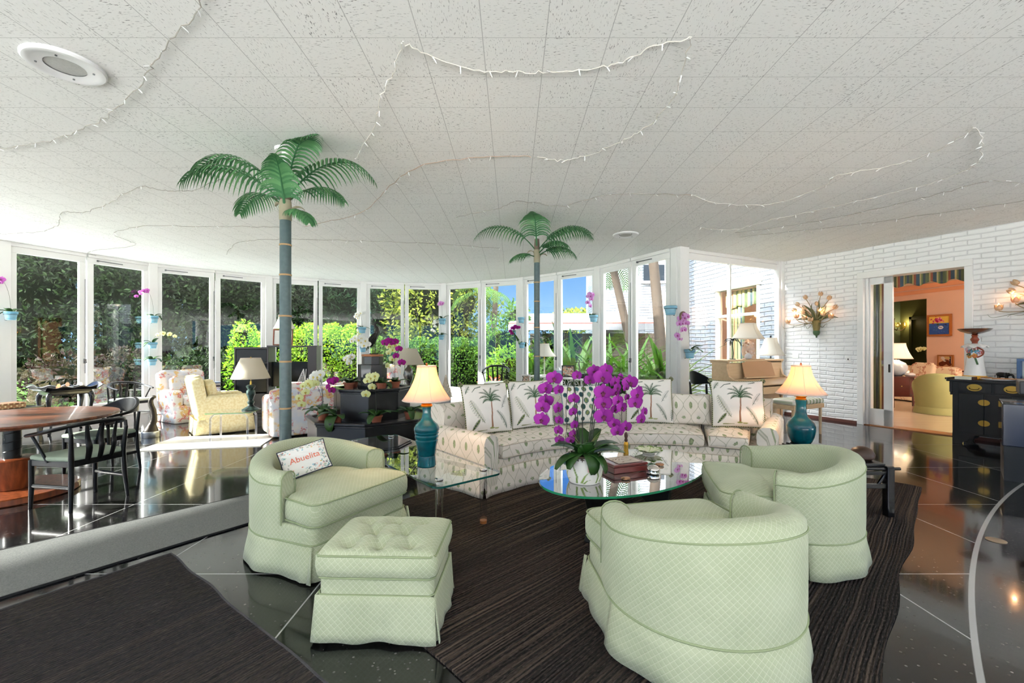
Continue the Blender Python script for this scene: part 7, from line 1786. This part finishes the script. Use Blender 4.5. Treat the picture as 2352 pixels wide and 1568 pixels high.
def parlour_sofa():
    t = thing('parlour_sofa', 'pale floral sofa in the peach room beyond the doorway', 'sofa', (10.45, 11.5, .006), radians(100)); m = NT('pale_floral_cloth'); c = m.coord()
    f = m.math('MULTIPLY', m.rng(m.noise(c, 5.0, 1.0), .52, .58), m.rng(m.noise(c, 22.0, 3.0), .46, .54)); m.set(col=m.mix(m.math('MULTIPLY', f, .8), lin((238, 220, 190)), lin((190, 120, 90))), rough=.85); m = m.m
    soft_box(MB(), -.95, .95, -.42, .42, .03, .40, .04, .0).build('base', m, t, sm=60); soft_box(MB(), -.95, .95, -.44, -.20, .03, .88, .06, .02).build('backrest', m, t, sm=60)
    for s in (-1, 1): soft_box(MB(), min(s*.95, s*.74), max(s*.95, s*.74), -.40, .42, .03, .62, .06, .02).build('arm', m, t, sm=60)
    for k in range(2): soft_box(MB(), -.73+.735*k, -.005+.735*k, -.18, .45, .40, .54, .05, .02).build('seat_cushion', m, t, sm=60)
    soft_box(MB(), -.55, .0, -.07, .07, 0, .42, .06, .03, T((0, -.08, .55)) @ Matrix.Rotation(.2, 4, 'X')).build('loose_cushion', m, t, sm=60)
parlour_sofa()
def peach_frame(s, z, w, h, lab, pn, fcol, g=50, kk=.055):
    c = PW(11.45+s); d = Vector((-.167, 1, 0)).normalized(); nn = Vector((-d.y, d.x, 0)); m = Matrix(((-d.x, -nn.x, 0, c[0]+nn.x*.04), (-d.y, -nn.y, 0, c[1]+nn.y*.04), (0, 0, 1, z), (0, 0, 0, 1)))
    t = thing('painting', lab, 'picture', (0, 0, 0)); t.matrix_world = m
    MB().box(-w/2, w/2, -.02, .02, -h/2, -h/2+kk).box(-w/2, w/2, -.02, .02, h/2-kk, h/2).box(-w/2, -w/2+kk, -.02, .02, -h/2+kk, h/2-kk).box(w/2-kk, w/2, -.02, .02, -h/2+kk, h/2-kk).build('frame', mat('gilt_wood_frame', fcol, .35, .3, vary=.2, vscale=60), t, sm=0, bev=.006)
    b = MB(); b.grid(lambda u, v: (-w/2+kk+(w-2*kk)*u, -.005, -h/2+kk+(h-2*kk)*v), g, g); U, V = np.meshgrid(np.linspace(0, 1, g+1), np.linspace(0, 1, g+1), indexing='ij'); q = pn.sample(U, V)
    for i in range(g+1):
        for j in range(g+1): b.col[i*(g+1)+j] = tuple(q[i, j])+(1,)
    b.build('canvas', m_print, t, sm=0)
pn = Paint((240, 206, 96)); pn.line([(0, .3), (1, .3)], .32, .32, (58, 96, 170)); r2 = random.Random(6)
for i in range(40): pn.dot((r2.random(), r2.uniform(0, .58)), .03, r2.choice(((40, 66, 150), (90, 130, 196), (60, 90, 190))), .7)
for i in range(45): x, y = r2.gauss(.42, .17), r2.gauss(.80, .08); pn.line([(x, y), (x+r2.uniform(-.06, .06), y+r2.uniform(-.05, .05))], .035, .02, r2.choice(((196, 50, 110), (224, 110, 150), (168, 30, 80), (240, 170, 190))))
pn.dot((.58, .38), .13, (244, 244, 244), .7); pn.line([(.50, .40), (.64, .36)], .02, .02, (60, 80, 150)); pn.dot((.44, .55), .05, (60, 90, 60), 1.4); pn.dot((.82, .52), .05, (60, 40, 60), .8)
peach_frame(.55, 2.0, .60, .60, 'framed painting of pink flowers on a blue cloth in the peach room', pn, (176, 112, 52))
pn = Paint((210, 160, 120)); pn.line([(.2, .2), (.6, .45), (.8, .2)], .22, .16, (110, 52, 30)); pn.line([(.3, .8), (.45, .55)], .14, .1, (224, 214, 200)); pn.line([(.85, .9), (.85, .3)], .05, .05, (50, 44, 60)); pn.dot((.5, .6), .06, (60, 30, 24)); pn.line([(.55, .85), (.8, .8)], .08, .06, (206, 190, 120))
peach_frame(.40, 1.02, .38, .34, 'small brown framed picture below the painting of flowers', pn, (128, 66, 34), 36, .03)
t = thing('narrow_console', 'narrow wooden console behind the pale floral sofa', 'table', (11.50, 11.6, .006), radians(100)); MB().box(-.70, .70, -.12, .12, .76, .79).build('top_panel', mm, t, sm=0)
for x in (-.66, .66): MB().box(x-.02, x+.02, -.1, .1, 0, .76).build('leg', mm, t, sm=0)
o = thing('yellow_orchid', 'pale yellow orchid on the console in the peach room', 'potted plant', (11.44, 12.0, .797)); terra_pot(o, .06, .09); spray(o, .08, 2.2, .50, .22, .06, 6, 'lime', .06, (-.5, -1, 0), random.Random(2)); orchid_leaves(o, .08, LV(.4, 4, .18))
t = thing('glass_sconce', 'two bulb wall sconce on the grey green alcove wall', 'wall light', (13.74, 15.69, 2.16))
MB().tube(smooth([(0, -.01, -.20), (0, -.03, -.1), (0, -.03, .2), (.02, -.04, .27)], 5), .014, 8).lathe([(0, -.02), (.05, 0), (0, .02)], 12, (0, -.02, -.05)).build('bracket', mat('iron_brown', (60, 40, 26), .5, .5), t)
for x in (-.0, .26):
    MB().tube(smooth([(0, -.03, -.10), (x*.6, -.14, -.16), (x, -.18, -.06)], 5), .010, 6).build('arm', mat('iron_brown', (60, 40, 26), .5), t); MB().lathe([(.03, -.06), (.07, -.02), (.085, .05), (.07, .12)], 16, (x, -.18, 0)).build('glass_globe', m_glass('amber_glass', (1, .86, .6), 1.2), t); MB().lathe([(0, 0), (.02, .01), (.022, .035), (0, .06)], 10, (x, -.18, 0)).build('bulb', mat('warm_bulb', (255, 190, 90), .3, es=5.0, ecol=(255, 176, 80)), t)
d = bpy.data.lights.new('sconce', 'POINT'); d.energy = 4; d.color = (1, .7, .35); d.shadow_soft_size = .05; o = bpy.data.objects.new('sconce_light', d); C.objects.link(o); o.parent = t; o.location = (.13, -.30, .1)
# unseen ceiling fill lamp added to brighten the parlour
t = thing('ceiling_fill', 'unseen fill lamp added at the peach room ceiling', 'fill light', (10.1, 5.6, 3.08)); MB().lathe([(0, .119), (.20, .118), (.22, .08), (.16, .02), (0, 0)], 28).build('bowl', mat('opal_glass', (255, 240, 220), .4, es=1.0, ecol=(255, 240, 224)), t)
d = bpy.data.lights.new('fill_lamp', 'POINT'); d.energy = 115; d.color = (1, .95, .88); d.shadow_soft_size = .15; o = bpy.data.objects.new('fill_lamp_light', d); C.objects.link(o); o.parent = t; o.location = (0, 0, -.2)
# ---------------------------------------------------------------- hanging pots with orchids on the posts
m_iron = mat('pot_ring_iron', (60, 62, 64), .5, .6)
def hang_pot(p, out, label, r, h, key=None, spr=None, leaves=0, seed=1, face=(.2, -1, 0)):
    "p = point on the post face at the pot's foot; out = direction away from the post"
    d = Vector((out[0], out[1], 0)).normalized(); c = Vector(p)+d*(r+.03)
    t = thing('hanging_pot', label, 'potted plant', tuple(c), 0, 'blue pots hung on the window posts'); blue_pot(t, r, h)
    MB().tube([(r*.99*cos(a), r*.99*sin(a), h*.66) for a in [2*pi*i/24 for i in range(24)]], .003, 5, closed=True).bar(-d*(r), -d*(r+.03), .012).build('wall_ring', m_iron, t)
    rr = random.Random(seed)
    if leaves:
        orchid_leaves(t, h*.9, [(rr.uniform(0, 6.28), rr.uniform(.16, .24), .032, rr.uniform(.2, 1.0), rr.uniform(.8, 2.2)) for _ in range(leaves)])
    if spr:
        for az, hh, reach, drop, n, size in spr: spray(t, h*.9, az, hh, reach, drop, n, key, size, face, rr, None, .0025)
    return t
def post_pt(i, px, py, inset=.13):
    "a point on the inner face of post i at the height seen at py"
    x, y = PT[i]; d = Vector((cxy[0]-x, cxy[1]-y)).normalized(); q = (x+d.x*inset, y+d.y*inset); return (q[0], q[1], CAMZ-(py-HOR)*q[1]/FPX), (d.x, d.y)
def on_post(i, px, py, *a, side=0.0, **k):
    p, d = post_pt(i, px, py); s = Vector((-d[1], d[0])); p = (p[0]+s.x*side, p[1]+s.y*side, p[2]); return hang_pot(p, d, *a, **k)
on_post(0, 48, 735, 'blue pot with a purple orchid on the leftmost window post', .085, .14, 'violet', [(4.0, .55, .26, .14, 7, .055)], 5, 3, side=-.03)
on_post(1, 366, 742, 'blue pot with a violet orchid, top of three on the second post from the left', .085, .15, 'violet', [(3.85, .55, .26, .16, 7, .042)], 4, 4, side=-.06)
on_post(1, 369, 800, 'blue pot with a cream orchid, middle of three on the second post from the left', .085, .13, 'lime', [(.4, .20, .40, .05, 6, .05)], 3, 5, side=-.08)
on_post(1, 371, 838, 'blue pot with long green leaves, lowest of three on the second post from the left', .085, .13, None, None, 6, 6, side=-.09)
on_post(3, 833, 765, 'blue pot with a white orchid on the post left of the heron', .105, .16, 'white', [(2.6, .40, .22, .16, 8, .055)], 5, 7, side=-.02)
on_post(3, 829, 808, 'blue pot with a lime orchid, below the white one left of the heron', .09, .15, 'lime', [(2.7, .42, .20, .20, 8, .045)], 5, 8, side=.0)
on_post(4, 1018, 745, 'blue pot with a pink orchid on the post right of the planter', .10, .16, 'pink', [(2.3, .45, .10, .05, 8, .055)], 5, 9, side=-.0)
on_post(4, 1020, 780, 'small blue pot with a white orchid hanging under the pink one', .075, .13, 'white', [(2.9, .42, .26, .36, 10, .05)], 4, 10, side=-.03)
on_post(5, 1190, 742, 'empty blue pot, the upper one on the post left of the far palm column', .085, .14, None, None, 0, 11, side=.10)
on_post(5, 1189, 799, 'blue pot with a plum orchid, the lower one left of the far palm column', .085, .14, 'plum', [(2.9, .42, .30, .20, 8, .055)], 4, 12, side=.12)
on_post(6, 1357, 740, 'blue pot with a pink orchid on the post behind the magenta orchid', .095, .15, 'pink', [(2.2, .48, .16, .30, 8, .06)], 4, 13, side=.06)
hang_pot((PT[7][0]-.02, PT[7][1]-.06, CAMZ+.075*7.6), (-.75, -.66), 'large empty blue pot high on the thick white post', .115, .16)
hang_pot((PT[7][0]+.14, PT[7][1]-.08, CAMZ-.026*7.6), (.55, -.83), 'blue pot with a pink orchid on the right side of the thick white post', .09, .16, 'pink', [(2.9, .62, .20, .42, 9, .06), (2.7, .5, .16, .4, 5, .055)], 5, 15)

# ---------------------------------------------------------------- ceiling fittings
for (px, py), lab in (((150, 148), 'round white ceiling speaker, the near one at top left'), ((1437, 538), 'round white ceiling speaker, the far one near the white post')):
    y = (H-CAMZ)*FPX/(HOR-py); x = (px-1176)*y/FPX; t = thing('ceiling_speaker', lab, 'ceiling speaker', (x, y, H), 0, 'round ceiling speakers'); m = T((0, 0, 0)) @ Matrix.Scale(-1, 4, (0, 0, 1))
    MB().lathe([(.10, .016), (.155, .02), (.165, .024), (.19, .022), (.20, .012), (.20, .0005)], 56, (0, 0, 0), 0, m, False, False).build('rim', mat('white_speaker', (226, 226, 226), .45), t, sm=40)
    b = MB(); b.lathe([(0, .010), (.10, .012)], 48, (0, 0, 0), 0, m); b.build('grille', mat('grey_grille', (176, 176, 172), .7, vary=.15, vscale=60, bump=.6, bscale=300), t)
    for k in range(4): a = k*pi/2+.5; MB().lathe([(0, .0262), (.006, .026), (.006, .02)], 8, (.135*cos(a), .135*sin(a), 0), 0, m).build('screw', m_grey_metal, t)
# fairy lights
m_wire = mat('fairy_wire', (206, 202, 194), .5); m_wire2 = mat('fairy_wire_grey', (150, 146, 138), .5); m_tip = mat('clear_bulb', (240, 240, 240), .15, spec=.8)
bulb_me = None
def fairy(pts, label, wire=m_wire, every=2.0, r=.0035):
    global bulb_me
    q = []
    for px, py in pts: y = (H-.03-CAMZ)*FPX/(HOR-py); q.append(Vector(((px-1176)*y/FPX, y, H-.012)))
    s = smooth(q, 8); rr = random.Random(len(label)); L = 0; w = []; lastb = 0; t = thing('fairy_lights', label, 'fairy lights', tuple(s[0]), 0, 'fairy light strings on the ceiling'); o = s[0]; bl = []
    for i, p in enumerate(s):
        w.append(p-o+Vector((rr.uniform(-.012, .012), rr.uniform(-.012, .012), rr.uniform(-.012, .004))))
        if i: L += (p-s[i-1]).length
        if L-lastb > .17: lastb = L; bl.append(w[-1])
    MB().tube(w, r, 5).build('wire', wire, t)
    if bulb_me is None:
        k = MB().cyl((0, 0, 0), (0, 0, -.018), .0045, .004, 6).lathe([(.0, -.044), (.0035, -.036), (.0042, -.018)], 6).build('bulb', m_tip, None); bulb_me = k.data; bpy.data.objects.remove(k)
    for p in bl[:90]: inst(bulb_me, 'bulb', T(p) @ Euler((rr.uniform(-1.3, 1.3), rr.uniform(-1.3, 1.3), 0)).to_matrix().to_4x4(), t)
F = [([(478, -8), (430, 60), (360, 135), (330, 190), (265, 258), (180, 305), (100, 330), (-10, 346)], 'fairy light string beside the near ceiling speaker', m_wire2),
     ([(505, 415), (440, 440), (380, 440), (318, 433), (250, 470), (190, 490), (142, 490), (130, 520), (85, 535), (-8, 540)], 'fairy light string left of the near palm crown', m_wire2),
     ([(1222, 362), (1110, 365), (975, 382), (895, 430), (830, 490), (700, 522)], 'brown fairy light string running to the near palm crown', mat('fairy_wire_brown', (168, 146, 128), .5)),
     ([(640, 524), (520, 522), (330, 522), (262, 540), (310, 565), (200, 583), (330, 606)], 'grey fairy light string zigzagging over the left windows', m_wire2),
     ([(922, 105), (905, 165), (875, 230), (855, 300), (815, 370)], 'fairy light string running down from the ceiling hook at upper middle', m_wire),
     ([(922, 105), (1005, 140), (1090, 165), (1170, 170), (1250, 170), (1350, 165), (1430, 145), (1500, 115), (1590, 90)], 'swag of fairy lights across the upper middle ceiling', m_wire),
     ([(1590, 90), (1560, 190), (1540, 240), (1480, 300), (1420, 330), (1350, 360), (1290, 372), (1232, 364)], 'white fairy light string curving back to the ceiling hook', m_wire),
     ([(1590, 450), (1650, 470), (1780, 470), (1890, 430), (1925, 405), (2040, 385), (2150, 350), (2240, 295)], 'fairy light string across the right ceiling with a plug', m_wire),
     ([(2240, 295), (2255, 330), (2240, 380), (2150, 420), (2030, 450), (1900, 480), (1760, 510), (1680, 530), (1610, 525)], 'fairy light string doubling back over the right ceiling', m_wire),
     ([(1690, 535), (1820, 520), (2000, 485), (2150, 450), (2270, 420), (2360, 425)], 'fairy light string near the top of the brick wall', m_wire2),
     ([(1700, 546), (1950, 520), (2100, 500), (2360, 463)], 'fairy light string closest to the top of the brick wall', m_wire2),
     ([(1050, 500), (1150, 480), (1190, 465), (1290, 475), (1400, 450), (1590, 450)], 'fairy light string above the far palm crown', m_wire2),
     ([(520, 585), (545, 560), (600, 553), (700, 551), (820, 555), (850, 555), (1000, 562), (1150, 572)], 'fairy light string along the far windows', m_wire2)]
for a, b_, c in F: fairy(a, b_, c)
p = P(2288, 1241); t = thing('floor_outlet', 'round brass floor outlet cover beside the curved white floor line', 'outlet', (p.x, p.y, 0))
MB().lathe([(.0, .0005), (.055, .0005), (.056, .004), (.048, .006), (0, .006)], 32).build('cover', mat('worn_brass', (176, 160, 138), .4, .8), t, sm=35)
# ---------------------------------------------------------------- garden
def leaf_cloud(b, c, rad, n, L, w, rr, shell=.45, zmin=None, up=0.25, boxy=None):
    c = Vector(c)
    for i in range(n):
        if boxy:
            x0, x1, y0, y1, z0, z1 = boxy; f = rr.random()
            p = Vector((rr.uniform(x0, x1), rr.uniform(y0, y1), rr.uniform(z0, z1)))
            if f < .5: p.y = y0+rr.gauss(.02, .05)
            elif f < .8: p.z = z1+rr.gauss(-.03, .05)
            elif f < .9: p.x = x0 if f < .85 else x1
            nrm = Vector((0, -1, .3))
        else:
            d = Vector((rr.gauss(0, 1), rr.gauss(0, 1), rr.gauss(0, 1))).normalized(); k = 1-shell*rr.random()**1.5
            p = Vector((c.x+d.x*rad[0]*k, c.y+d.y*rad[1]*k, c.z+d.z*rad[2]*k)); nrm = d
        if zmin is not None and p.z < zmin: p.z = zmin+rr.random()*.3
        d = (nrm*.5+Vector((rr.uniform(-1, 1), rr.uniform(-1, 1), rr.uniform(-1, 1)+up))).normalized(); s = d.cross(Vector((rr.uniform(-1, 1), rr.uniform(-1, 1), rr.uniform(-1, 1)))).normalized(); k = rr.uniform(.65, 1.2); q = d.cross(s)*.15*L
        b.add([p, p+d*L*.45*k+s*w*k+q*.4, p+d*L*k-q*.5, p+d*L*.45*k-s*w*k+q*.4], [(0, 1, 2, 3)])
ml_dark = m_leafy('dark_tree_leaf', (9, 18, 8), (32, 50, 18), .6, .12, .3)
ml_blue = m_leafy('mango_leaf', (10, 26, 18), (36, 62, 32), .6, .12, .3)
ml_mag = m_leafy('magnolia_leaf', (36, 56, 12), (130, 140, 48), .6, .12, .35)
ml_hedge = m_leafy('hedge_leaf', (44, 80, 12), (132, 164, 36), .6, .12, .4)
ml_hedge2 = m_leafy('clipped_hedge_leaf', (22, 48, 12), (72, 106, 28), .6, .12, .35)
ml_croton = m_leafy('croton_leaf', (30, 15, 15), (34, 34, 16), .6, .12, .3)
ml_bright = m_leafy('bright_leaf', (60, 108, 16), (124, 160, 40), .6, .12, .4)
ml_strap = m_leafy('strap_leaf', (18, 46, 12), (66, 100, 28), .55, .15, .35, None, False, 1.5)
m_bark = mat('tree_bark', (112, 98, 82), .9, vary=.3, vscale=10, bump=1.0, bscale=30)
m_pbark = mat('palm_bark', (54, 43, 33), .9, vary=.5, vscale=14, bump=1.0, bscale=25)
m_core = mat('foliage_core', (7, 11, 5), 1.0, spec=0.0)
GZ = -.30
def tree(label, loc, crown, n, L, w, m, seed, name='tree', trunk=.12, zmin=None, group=None, cores=True):
    "crown = list of (centre, radii) relative to loc"
    rr = random.Random(seed); t = thing(name, label, name.replace('_', ' '), (loc[0], loc[1], GZ), 0, group); b = MB(); tot = sum(r[0]*r[2] for _, r in crown)
    for c, r in crown: leaf_cloud(b, c, r, int(n*r[0]*r[2]/tot), L, w, rr, .5, zmin)
    stuff(b.build('foliage', m, t, sm=0))
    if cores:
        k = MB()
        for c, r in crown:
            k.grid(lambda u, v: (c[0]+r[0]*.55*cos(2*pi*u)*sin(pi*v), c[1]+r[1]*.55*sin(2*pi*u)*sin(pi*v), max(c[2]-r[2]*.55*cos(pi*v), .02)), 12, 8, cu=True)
        k.build('branches', m_core, t)  # solid dark cores added to stop views through the crown, not branches
    if trunk:
        b = MB(); c0 = crown[0][0]; b.tube(smooth([(0, 0, -.05), (c0[0]*.3+.1, c0[1]*.3, c0[2]*.4), (c0[0], c0[1], c0[2])], 5), [trunk*(1-.05*i) for i in range(11)], 10); b.build('trunk', m_bark, t)
    return t
TG = 'trees beyond the left windows'
B3 = lambda s: [((0, 0, 3.0), (2.2*s, 2.0*s, 2.4)), ((.9*s, .4, 5.0), (1.9*s, 1.8*s, 2.0)), ((-1.0*s, .1, 4.6), (1.8*s, 1.7*s, 2.2)), ((.3*s, -.6, 1.6), (2.0*s, 1.4*s, 1.5))]
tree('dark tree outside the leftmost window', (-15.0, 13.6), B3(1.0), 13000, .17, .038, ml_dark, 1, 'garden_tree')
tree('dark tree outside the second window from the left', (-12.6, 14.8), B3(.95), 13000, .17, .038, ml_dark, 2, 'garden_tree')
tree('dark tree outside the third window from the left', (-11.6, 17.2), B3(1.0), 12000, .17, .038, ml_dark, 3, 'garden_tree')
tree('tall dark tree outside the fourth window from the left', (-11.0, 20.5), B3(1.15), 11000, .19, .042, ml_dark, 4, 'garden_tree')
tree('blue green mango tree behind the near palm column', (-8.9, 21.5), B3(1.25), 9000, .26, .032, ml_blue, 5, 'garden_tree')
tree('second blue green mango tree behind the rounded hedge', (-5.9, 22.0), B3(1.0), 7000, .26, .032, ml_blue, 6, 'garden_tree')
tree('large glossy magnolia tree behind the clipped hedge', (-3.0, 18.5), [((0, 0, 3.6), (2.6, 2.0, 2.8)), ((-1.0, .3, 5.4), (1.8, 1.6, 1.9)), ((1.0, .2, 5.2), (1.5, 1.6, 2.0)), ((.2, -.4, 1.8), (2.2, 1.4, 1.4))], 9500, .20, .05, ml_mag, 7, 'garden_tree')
tree('round treetop showing above the white garage roof', (4.6, 33.0), [((0, 0, 3.6), (2.0, 2.0, 1.0))], 1500, .25, .07, ml_mag, 8, 'garden_tree', .2)
tree('croton shrub with reddish leaves under the leftmost window', (-11.6, 11.4), [((0, 0, .8), (1.2, .7, .8)), ((1.0, .6, .9), (.9, .7, .8))], 3200, .12, .032, ml_croton, 9, 'garden_shrub', 0)
tree('dark green shrub under the second window from the left', (-10.2, 12.2), [((0, 0, .7), (1.0, .7, .8)), ((.8, .9, .8), (.9, .8, .9))], 2600, .12, .03, ml_dark, 10, 'garden_shrub', 0)
tree('dark green shrub under the third window from the left', (-8.9, 13.6), [((0, 0, .7), (1.0, .8, .9))], 2200, .12, .03, ml_dark, 11, 'garden_shrub', 0)
tree('bright green bush left of the television cabinet', (-7.75, 12.95), [((0, 0, 1.0), (.75, .6, 1.2)), ((.5, .1, 1.5), (.5, .5, .8)), ((-.2, 0, 1.9), (.4, .4, .6))], 4500, .09, .027, ml_bright, 12, 'garden_shrub', 0)
def hedge(label, box, n, L, w, m, seed):
    rr = random.Random(seed); x0, x1, y0, y1, z0, z1 = box; t = thing('hedge', label, 'hedge', ((x0+x1)/2, (y0+y1)/2, GZ)); cx, cy = (x0+x1)/2, (y0+y1)/2
    b = MB(); nx = max(2, int((x1-x0)/.7))
    for i in range(nx):
        c = (x0-cx+(x1-x0)*(i+.5)/nx, 0, (z1-GZ)*.5); leaf_cloud(b, c, (.62, (y1-y0)/2, (z1-GZ)*.52), n//nx, L, w, rr, .25)
    stuff(b.build('foliage', m, t, sm=0))
    k = MB(); soft_box(k, x0-cx+.35, x1-cx-.35, y0-cy+.3, y1-cy-.3, 0, z1-GZ-.5, .3, .05); k.build('branches', m_core, t)  # dark inner block added to close gaps between leaves, not branches
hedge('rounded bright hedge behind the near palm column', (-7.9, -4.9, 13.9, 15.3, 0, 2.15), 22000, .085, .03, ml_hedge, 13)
hedge('clipped hedge below the magnolia tree', (-5.0, -.7, 14.6, 15.8, 0, 1.72), 20000, .08, .027, ml_hedge2, 14)
# flowering shrubs, ferns and bromeliad to the right of the hedge
tree('shrub with small purple flowers right of the magnolia', (-.35, 14.6), [((0, 0, 1.5), (.9, .6, 1.3)), ((.5, .2, 2.6), (.5, .5, .7))], 2200, .14, .035, ml_hedge2, 15, 'garden_shrub', 0)
tree('low bright shrub beneath the purple flowered shrub', (.05, 13.4), [((0, 0, .9), (.9, .5, .9))], 1300, .15, .03, ml_bright, 16, 'garden_shrub', 0)
tree('purple speckled shrub left of the white garage', (1.35, 14.0), [((0, 0, 1.5), (.8, .5, .9))], 1400, .13, .035, ml_hedge2, 17, 'garden_shrub', .05)
def strap_clump(label, loc, n, L, w, seed, m=None, name='strap_leaf_plant', el=(.7, 1.45), fold=.25, z=GZ):
    rr = random.Random(seed); t = thing(name, label, 'garden plant', (loc[0], loc[1], z))
    for i in range(n):
        b = MB(); strap_leaf(b, (rr.uniform(-.15, .15), rr.uniform(-.15, .15), rr.uniform(0, .35)), rr.uniform(0, 6.28), L*rr.uniform(.7, 1.15), w*rr.uniform(.8, 1.2), rr.uniform(*el), rr.uniform(.5, 1.6), 10, fold, 0, .8); b.build('leaf', m or ml_strap, t, sm=80)
    return t
SC = [((.75, 12.5), 56, 2.3, .06, 'strap leaved clump behind the far palm column'), ((1.75, 12.2), 60, 2.3, .06, 'strap leaved clump behind the wicker desk'), ((2.55, 11.5), 60, 2.2, .06, 'strap leaved clump right of the wicker desk'), ((3.05, 10.9), 56, 2.0, .06, 'bright strap leaved clump left of the thick white post'),
      ((3.75, 10.6), 46, 2.1, .055, 'strap leaved clump at the foot of the palm trunks'), ((3.60, 9.55), 22, 1.3, .05, 'strap leaved clump outside the window left of the piano'), ((2.1, 13.3), 24, 2.2, .08, 'tall broad leaved clump against the garage')]
for i, (loc, n, L, w, lab) in enumerate(SC): strap_clump(lab, loc, n, L, w, 40+i)
strap_clump('bright green fern outside the window behind the sofa', (-.15, 12.9), 26, .95, .06, 60, ml_bright, 'fern', (.3, 1.2), .1)
strap_clump('red bromeliad under the fern', (-.55, 12.75), 18, .55, .03, 61, mat('bromeliad_red', (190, 50, 26), .4), 'bromeliad', (.5, 1.3), .2, GZ+.35)
t = strap_clump('bird of paradise leaves against the sky', (.05, 16.0), 9, 2.0, .22, 62, ml_strap, 'bird_of_paradise', (1.2, 1.5), .15, .3)
t = thing('hibiscus', 'coral red hibiscus bloom outside the window left of the television cabinet', 'flower', (-7.55, 11.9, .83))
for k in range(5):
    b = MB(); strap_leaf(b, (0, 0, 0), k*1.257, .10, .05, .5, .3, 5, .1); b.build('petal', mat('hibiscus_red', (236, 96, 78), .6), t)
MB().tube([(0, 0, 0), (0, 0, -.35), (.02, .05, -.9)], .008, 5).build('stem', m_oleaf, t)
t = thing('dark_leaf_plant', 'dark leafy plant in a pot between the magazines and the television cabinet', 'potted plant', (-6.12, 10.12, 0)); terra_pot(t, .16, .30)
rr = random.Random(77); b = MB(); leaf_cloud(b, (0, 0, .75), (.26, .26, .38), 420, .16, .05, rr, .8); stuff(b.build('foliage', m_leafy('ruddy_leaf', (26, 44, 26), (70, 70, 44), .35, .5, .2), t, sm=0)); MB().tube([(0, 0, .25), (0, 0, .8)], .015, 6).build('stem', m_bark, t)
# palms with leaning trunks
def garden_palm(label, base, top, r, nf, seed, fan=True, bl=1.3):
    rr = random.Random(seed); t = thing('garden_palm', label, 'palm tree', (base[0], base[1], GZ)); e = Vector(top)-Vector((base[0], base[1], GZ)); pts = smooth([(0, 0, 0), e*.35+Vector((.08, 0, 0)), e*.7+Vector((.05, 0, 0)), e], 8)
    MB().tube(pts, [r*(1.15-.3*i/len(pts)+.02*(i % 2)) for i in range(len(pts))], 14).build('trunk', m_pbark, t)
    for k in range(nf): palm_frond(t, tuple(e), k*2*pi/nf+rr.uniform(-.2, .2), rr.uniform(-.3, 1.0), bl*rr.uniform(.8, 1.1), rr.uniform(1.2, 2.2), .42, 16, ml_strap, .02, 1.0)
garden_palm('palm tree with a leaning trunk outside the window by the white post', (3.80, 13.0), (2.92, 13.0, 4.15), .12, 14, 1)
garden_palm('palm tree with a straighter trunk just left of the white post', (4.20, 12.2), (3.82, 12.2, 5.2), .14, 12, 2)
garden_palm('slender tall palm right of the magnolia', (-.95, 17.2), (-.55, 17.2, 6.2), .10, 12, 3, True, 1.8)
garden_palm('drooping palm behind the clipped hedge', (-1.3, 16.6), (-1.2, 16.6, 3.5), .09, 12, 4, True, 1.5)
# neighbouring house and garage
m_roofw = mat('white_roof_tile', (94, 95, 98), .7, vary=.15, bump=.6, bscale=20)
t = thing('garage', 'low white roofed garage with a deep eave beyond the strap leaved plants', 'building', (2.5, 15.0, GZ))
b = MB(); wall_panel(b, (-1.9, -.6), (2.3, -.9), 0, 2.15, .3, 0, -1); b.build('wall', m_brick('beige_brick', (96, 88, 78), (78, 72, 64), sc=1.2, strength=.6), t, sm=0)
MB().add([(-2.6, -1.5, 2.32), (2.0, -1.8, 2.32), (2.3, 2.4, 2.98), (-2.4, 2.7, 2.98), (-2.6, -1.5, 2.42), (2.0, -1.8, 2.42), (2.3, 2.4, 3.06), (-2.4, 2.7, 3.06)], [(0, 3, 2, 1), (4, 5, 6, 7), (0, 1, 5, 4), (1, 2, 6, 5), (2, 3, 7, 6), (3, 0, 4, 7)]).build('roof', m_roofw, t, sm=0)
MB().add([(-2.62, -1.53, 2.22), (2.02, -1.83, 2.22), (2.02, -1.80, 2.40), (-2.62, -1.50, 2.40)], [(0, 1, 2, 3)]).build('fascia', m_roofw, t, sm=0, solid=.03)
MB().add([(-2.6, -1.45, 2.44), (2.0, -1.75, 2.44), (2.0, -1.70, 2.46), (-2.6, -1.40, 2.46)], [(0, 1, 2, 3)]).build('red_flashing', mat('red_flashing', (176, 70, 56), .6), t, sm=0, solid=.03)
t = thing('brick_house', 'tall white brick house beyond the palm trunks', 'building', (3.45, 17.6, GZ))
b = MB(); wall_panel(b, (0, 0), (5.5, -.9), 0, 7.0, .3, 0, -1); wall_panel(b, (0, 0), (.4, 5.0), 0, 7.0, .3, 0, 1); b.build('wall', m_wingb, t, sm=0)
MB().box(1.75, 3.0, -.42, -.28, 4.3, 4.95).build('upper_window', mat('dark_window', (26, 30, 34), .1, spec=.7), t, sm=0); MB().box(1.65, 3.1, -.50, -.28, 4.22, 4.30).build('window_sill', m_white, t, sm=0)
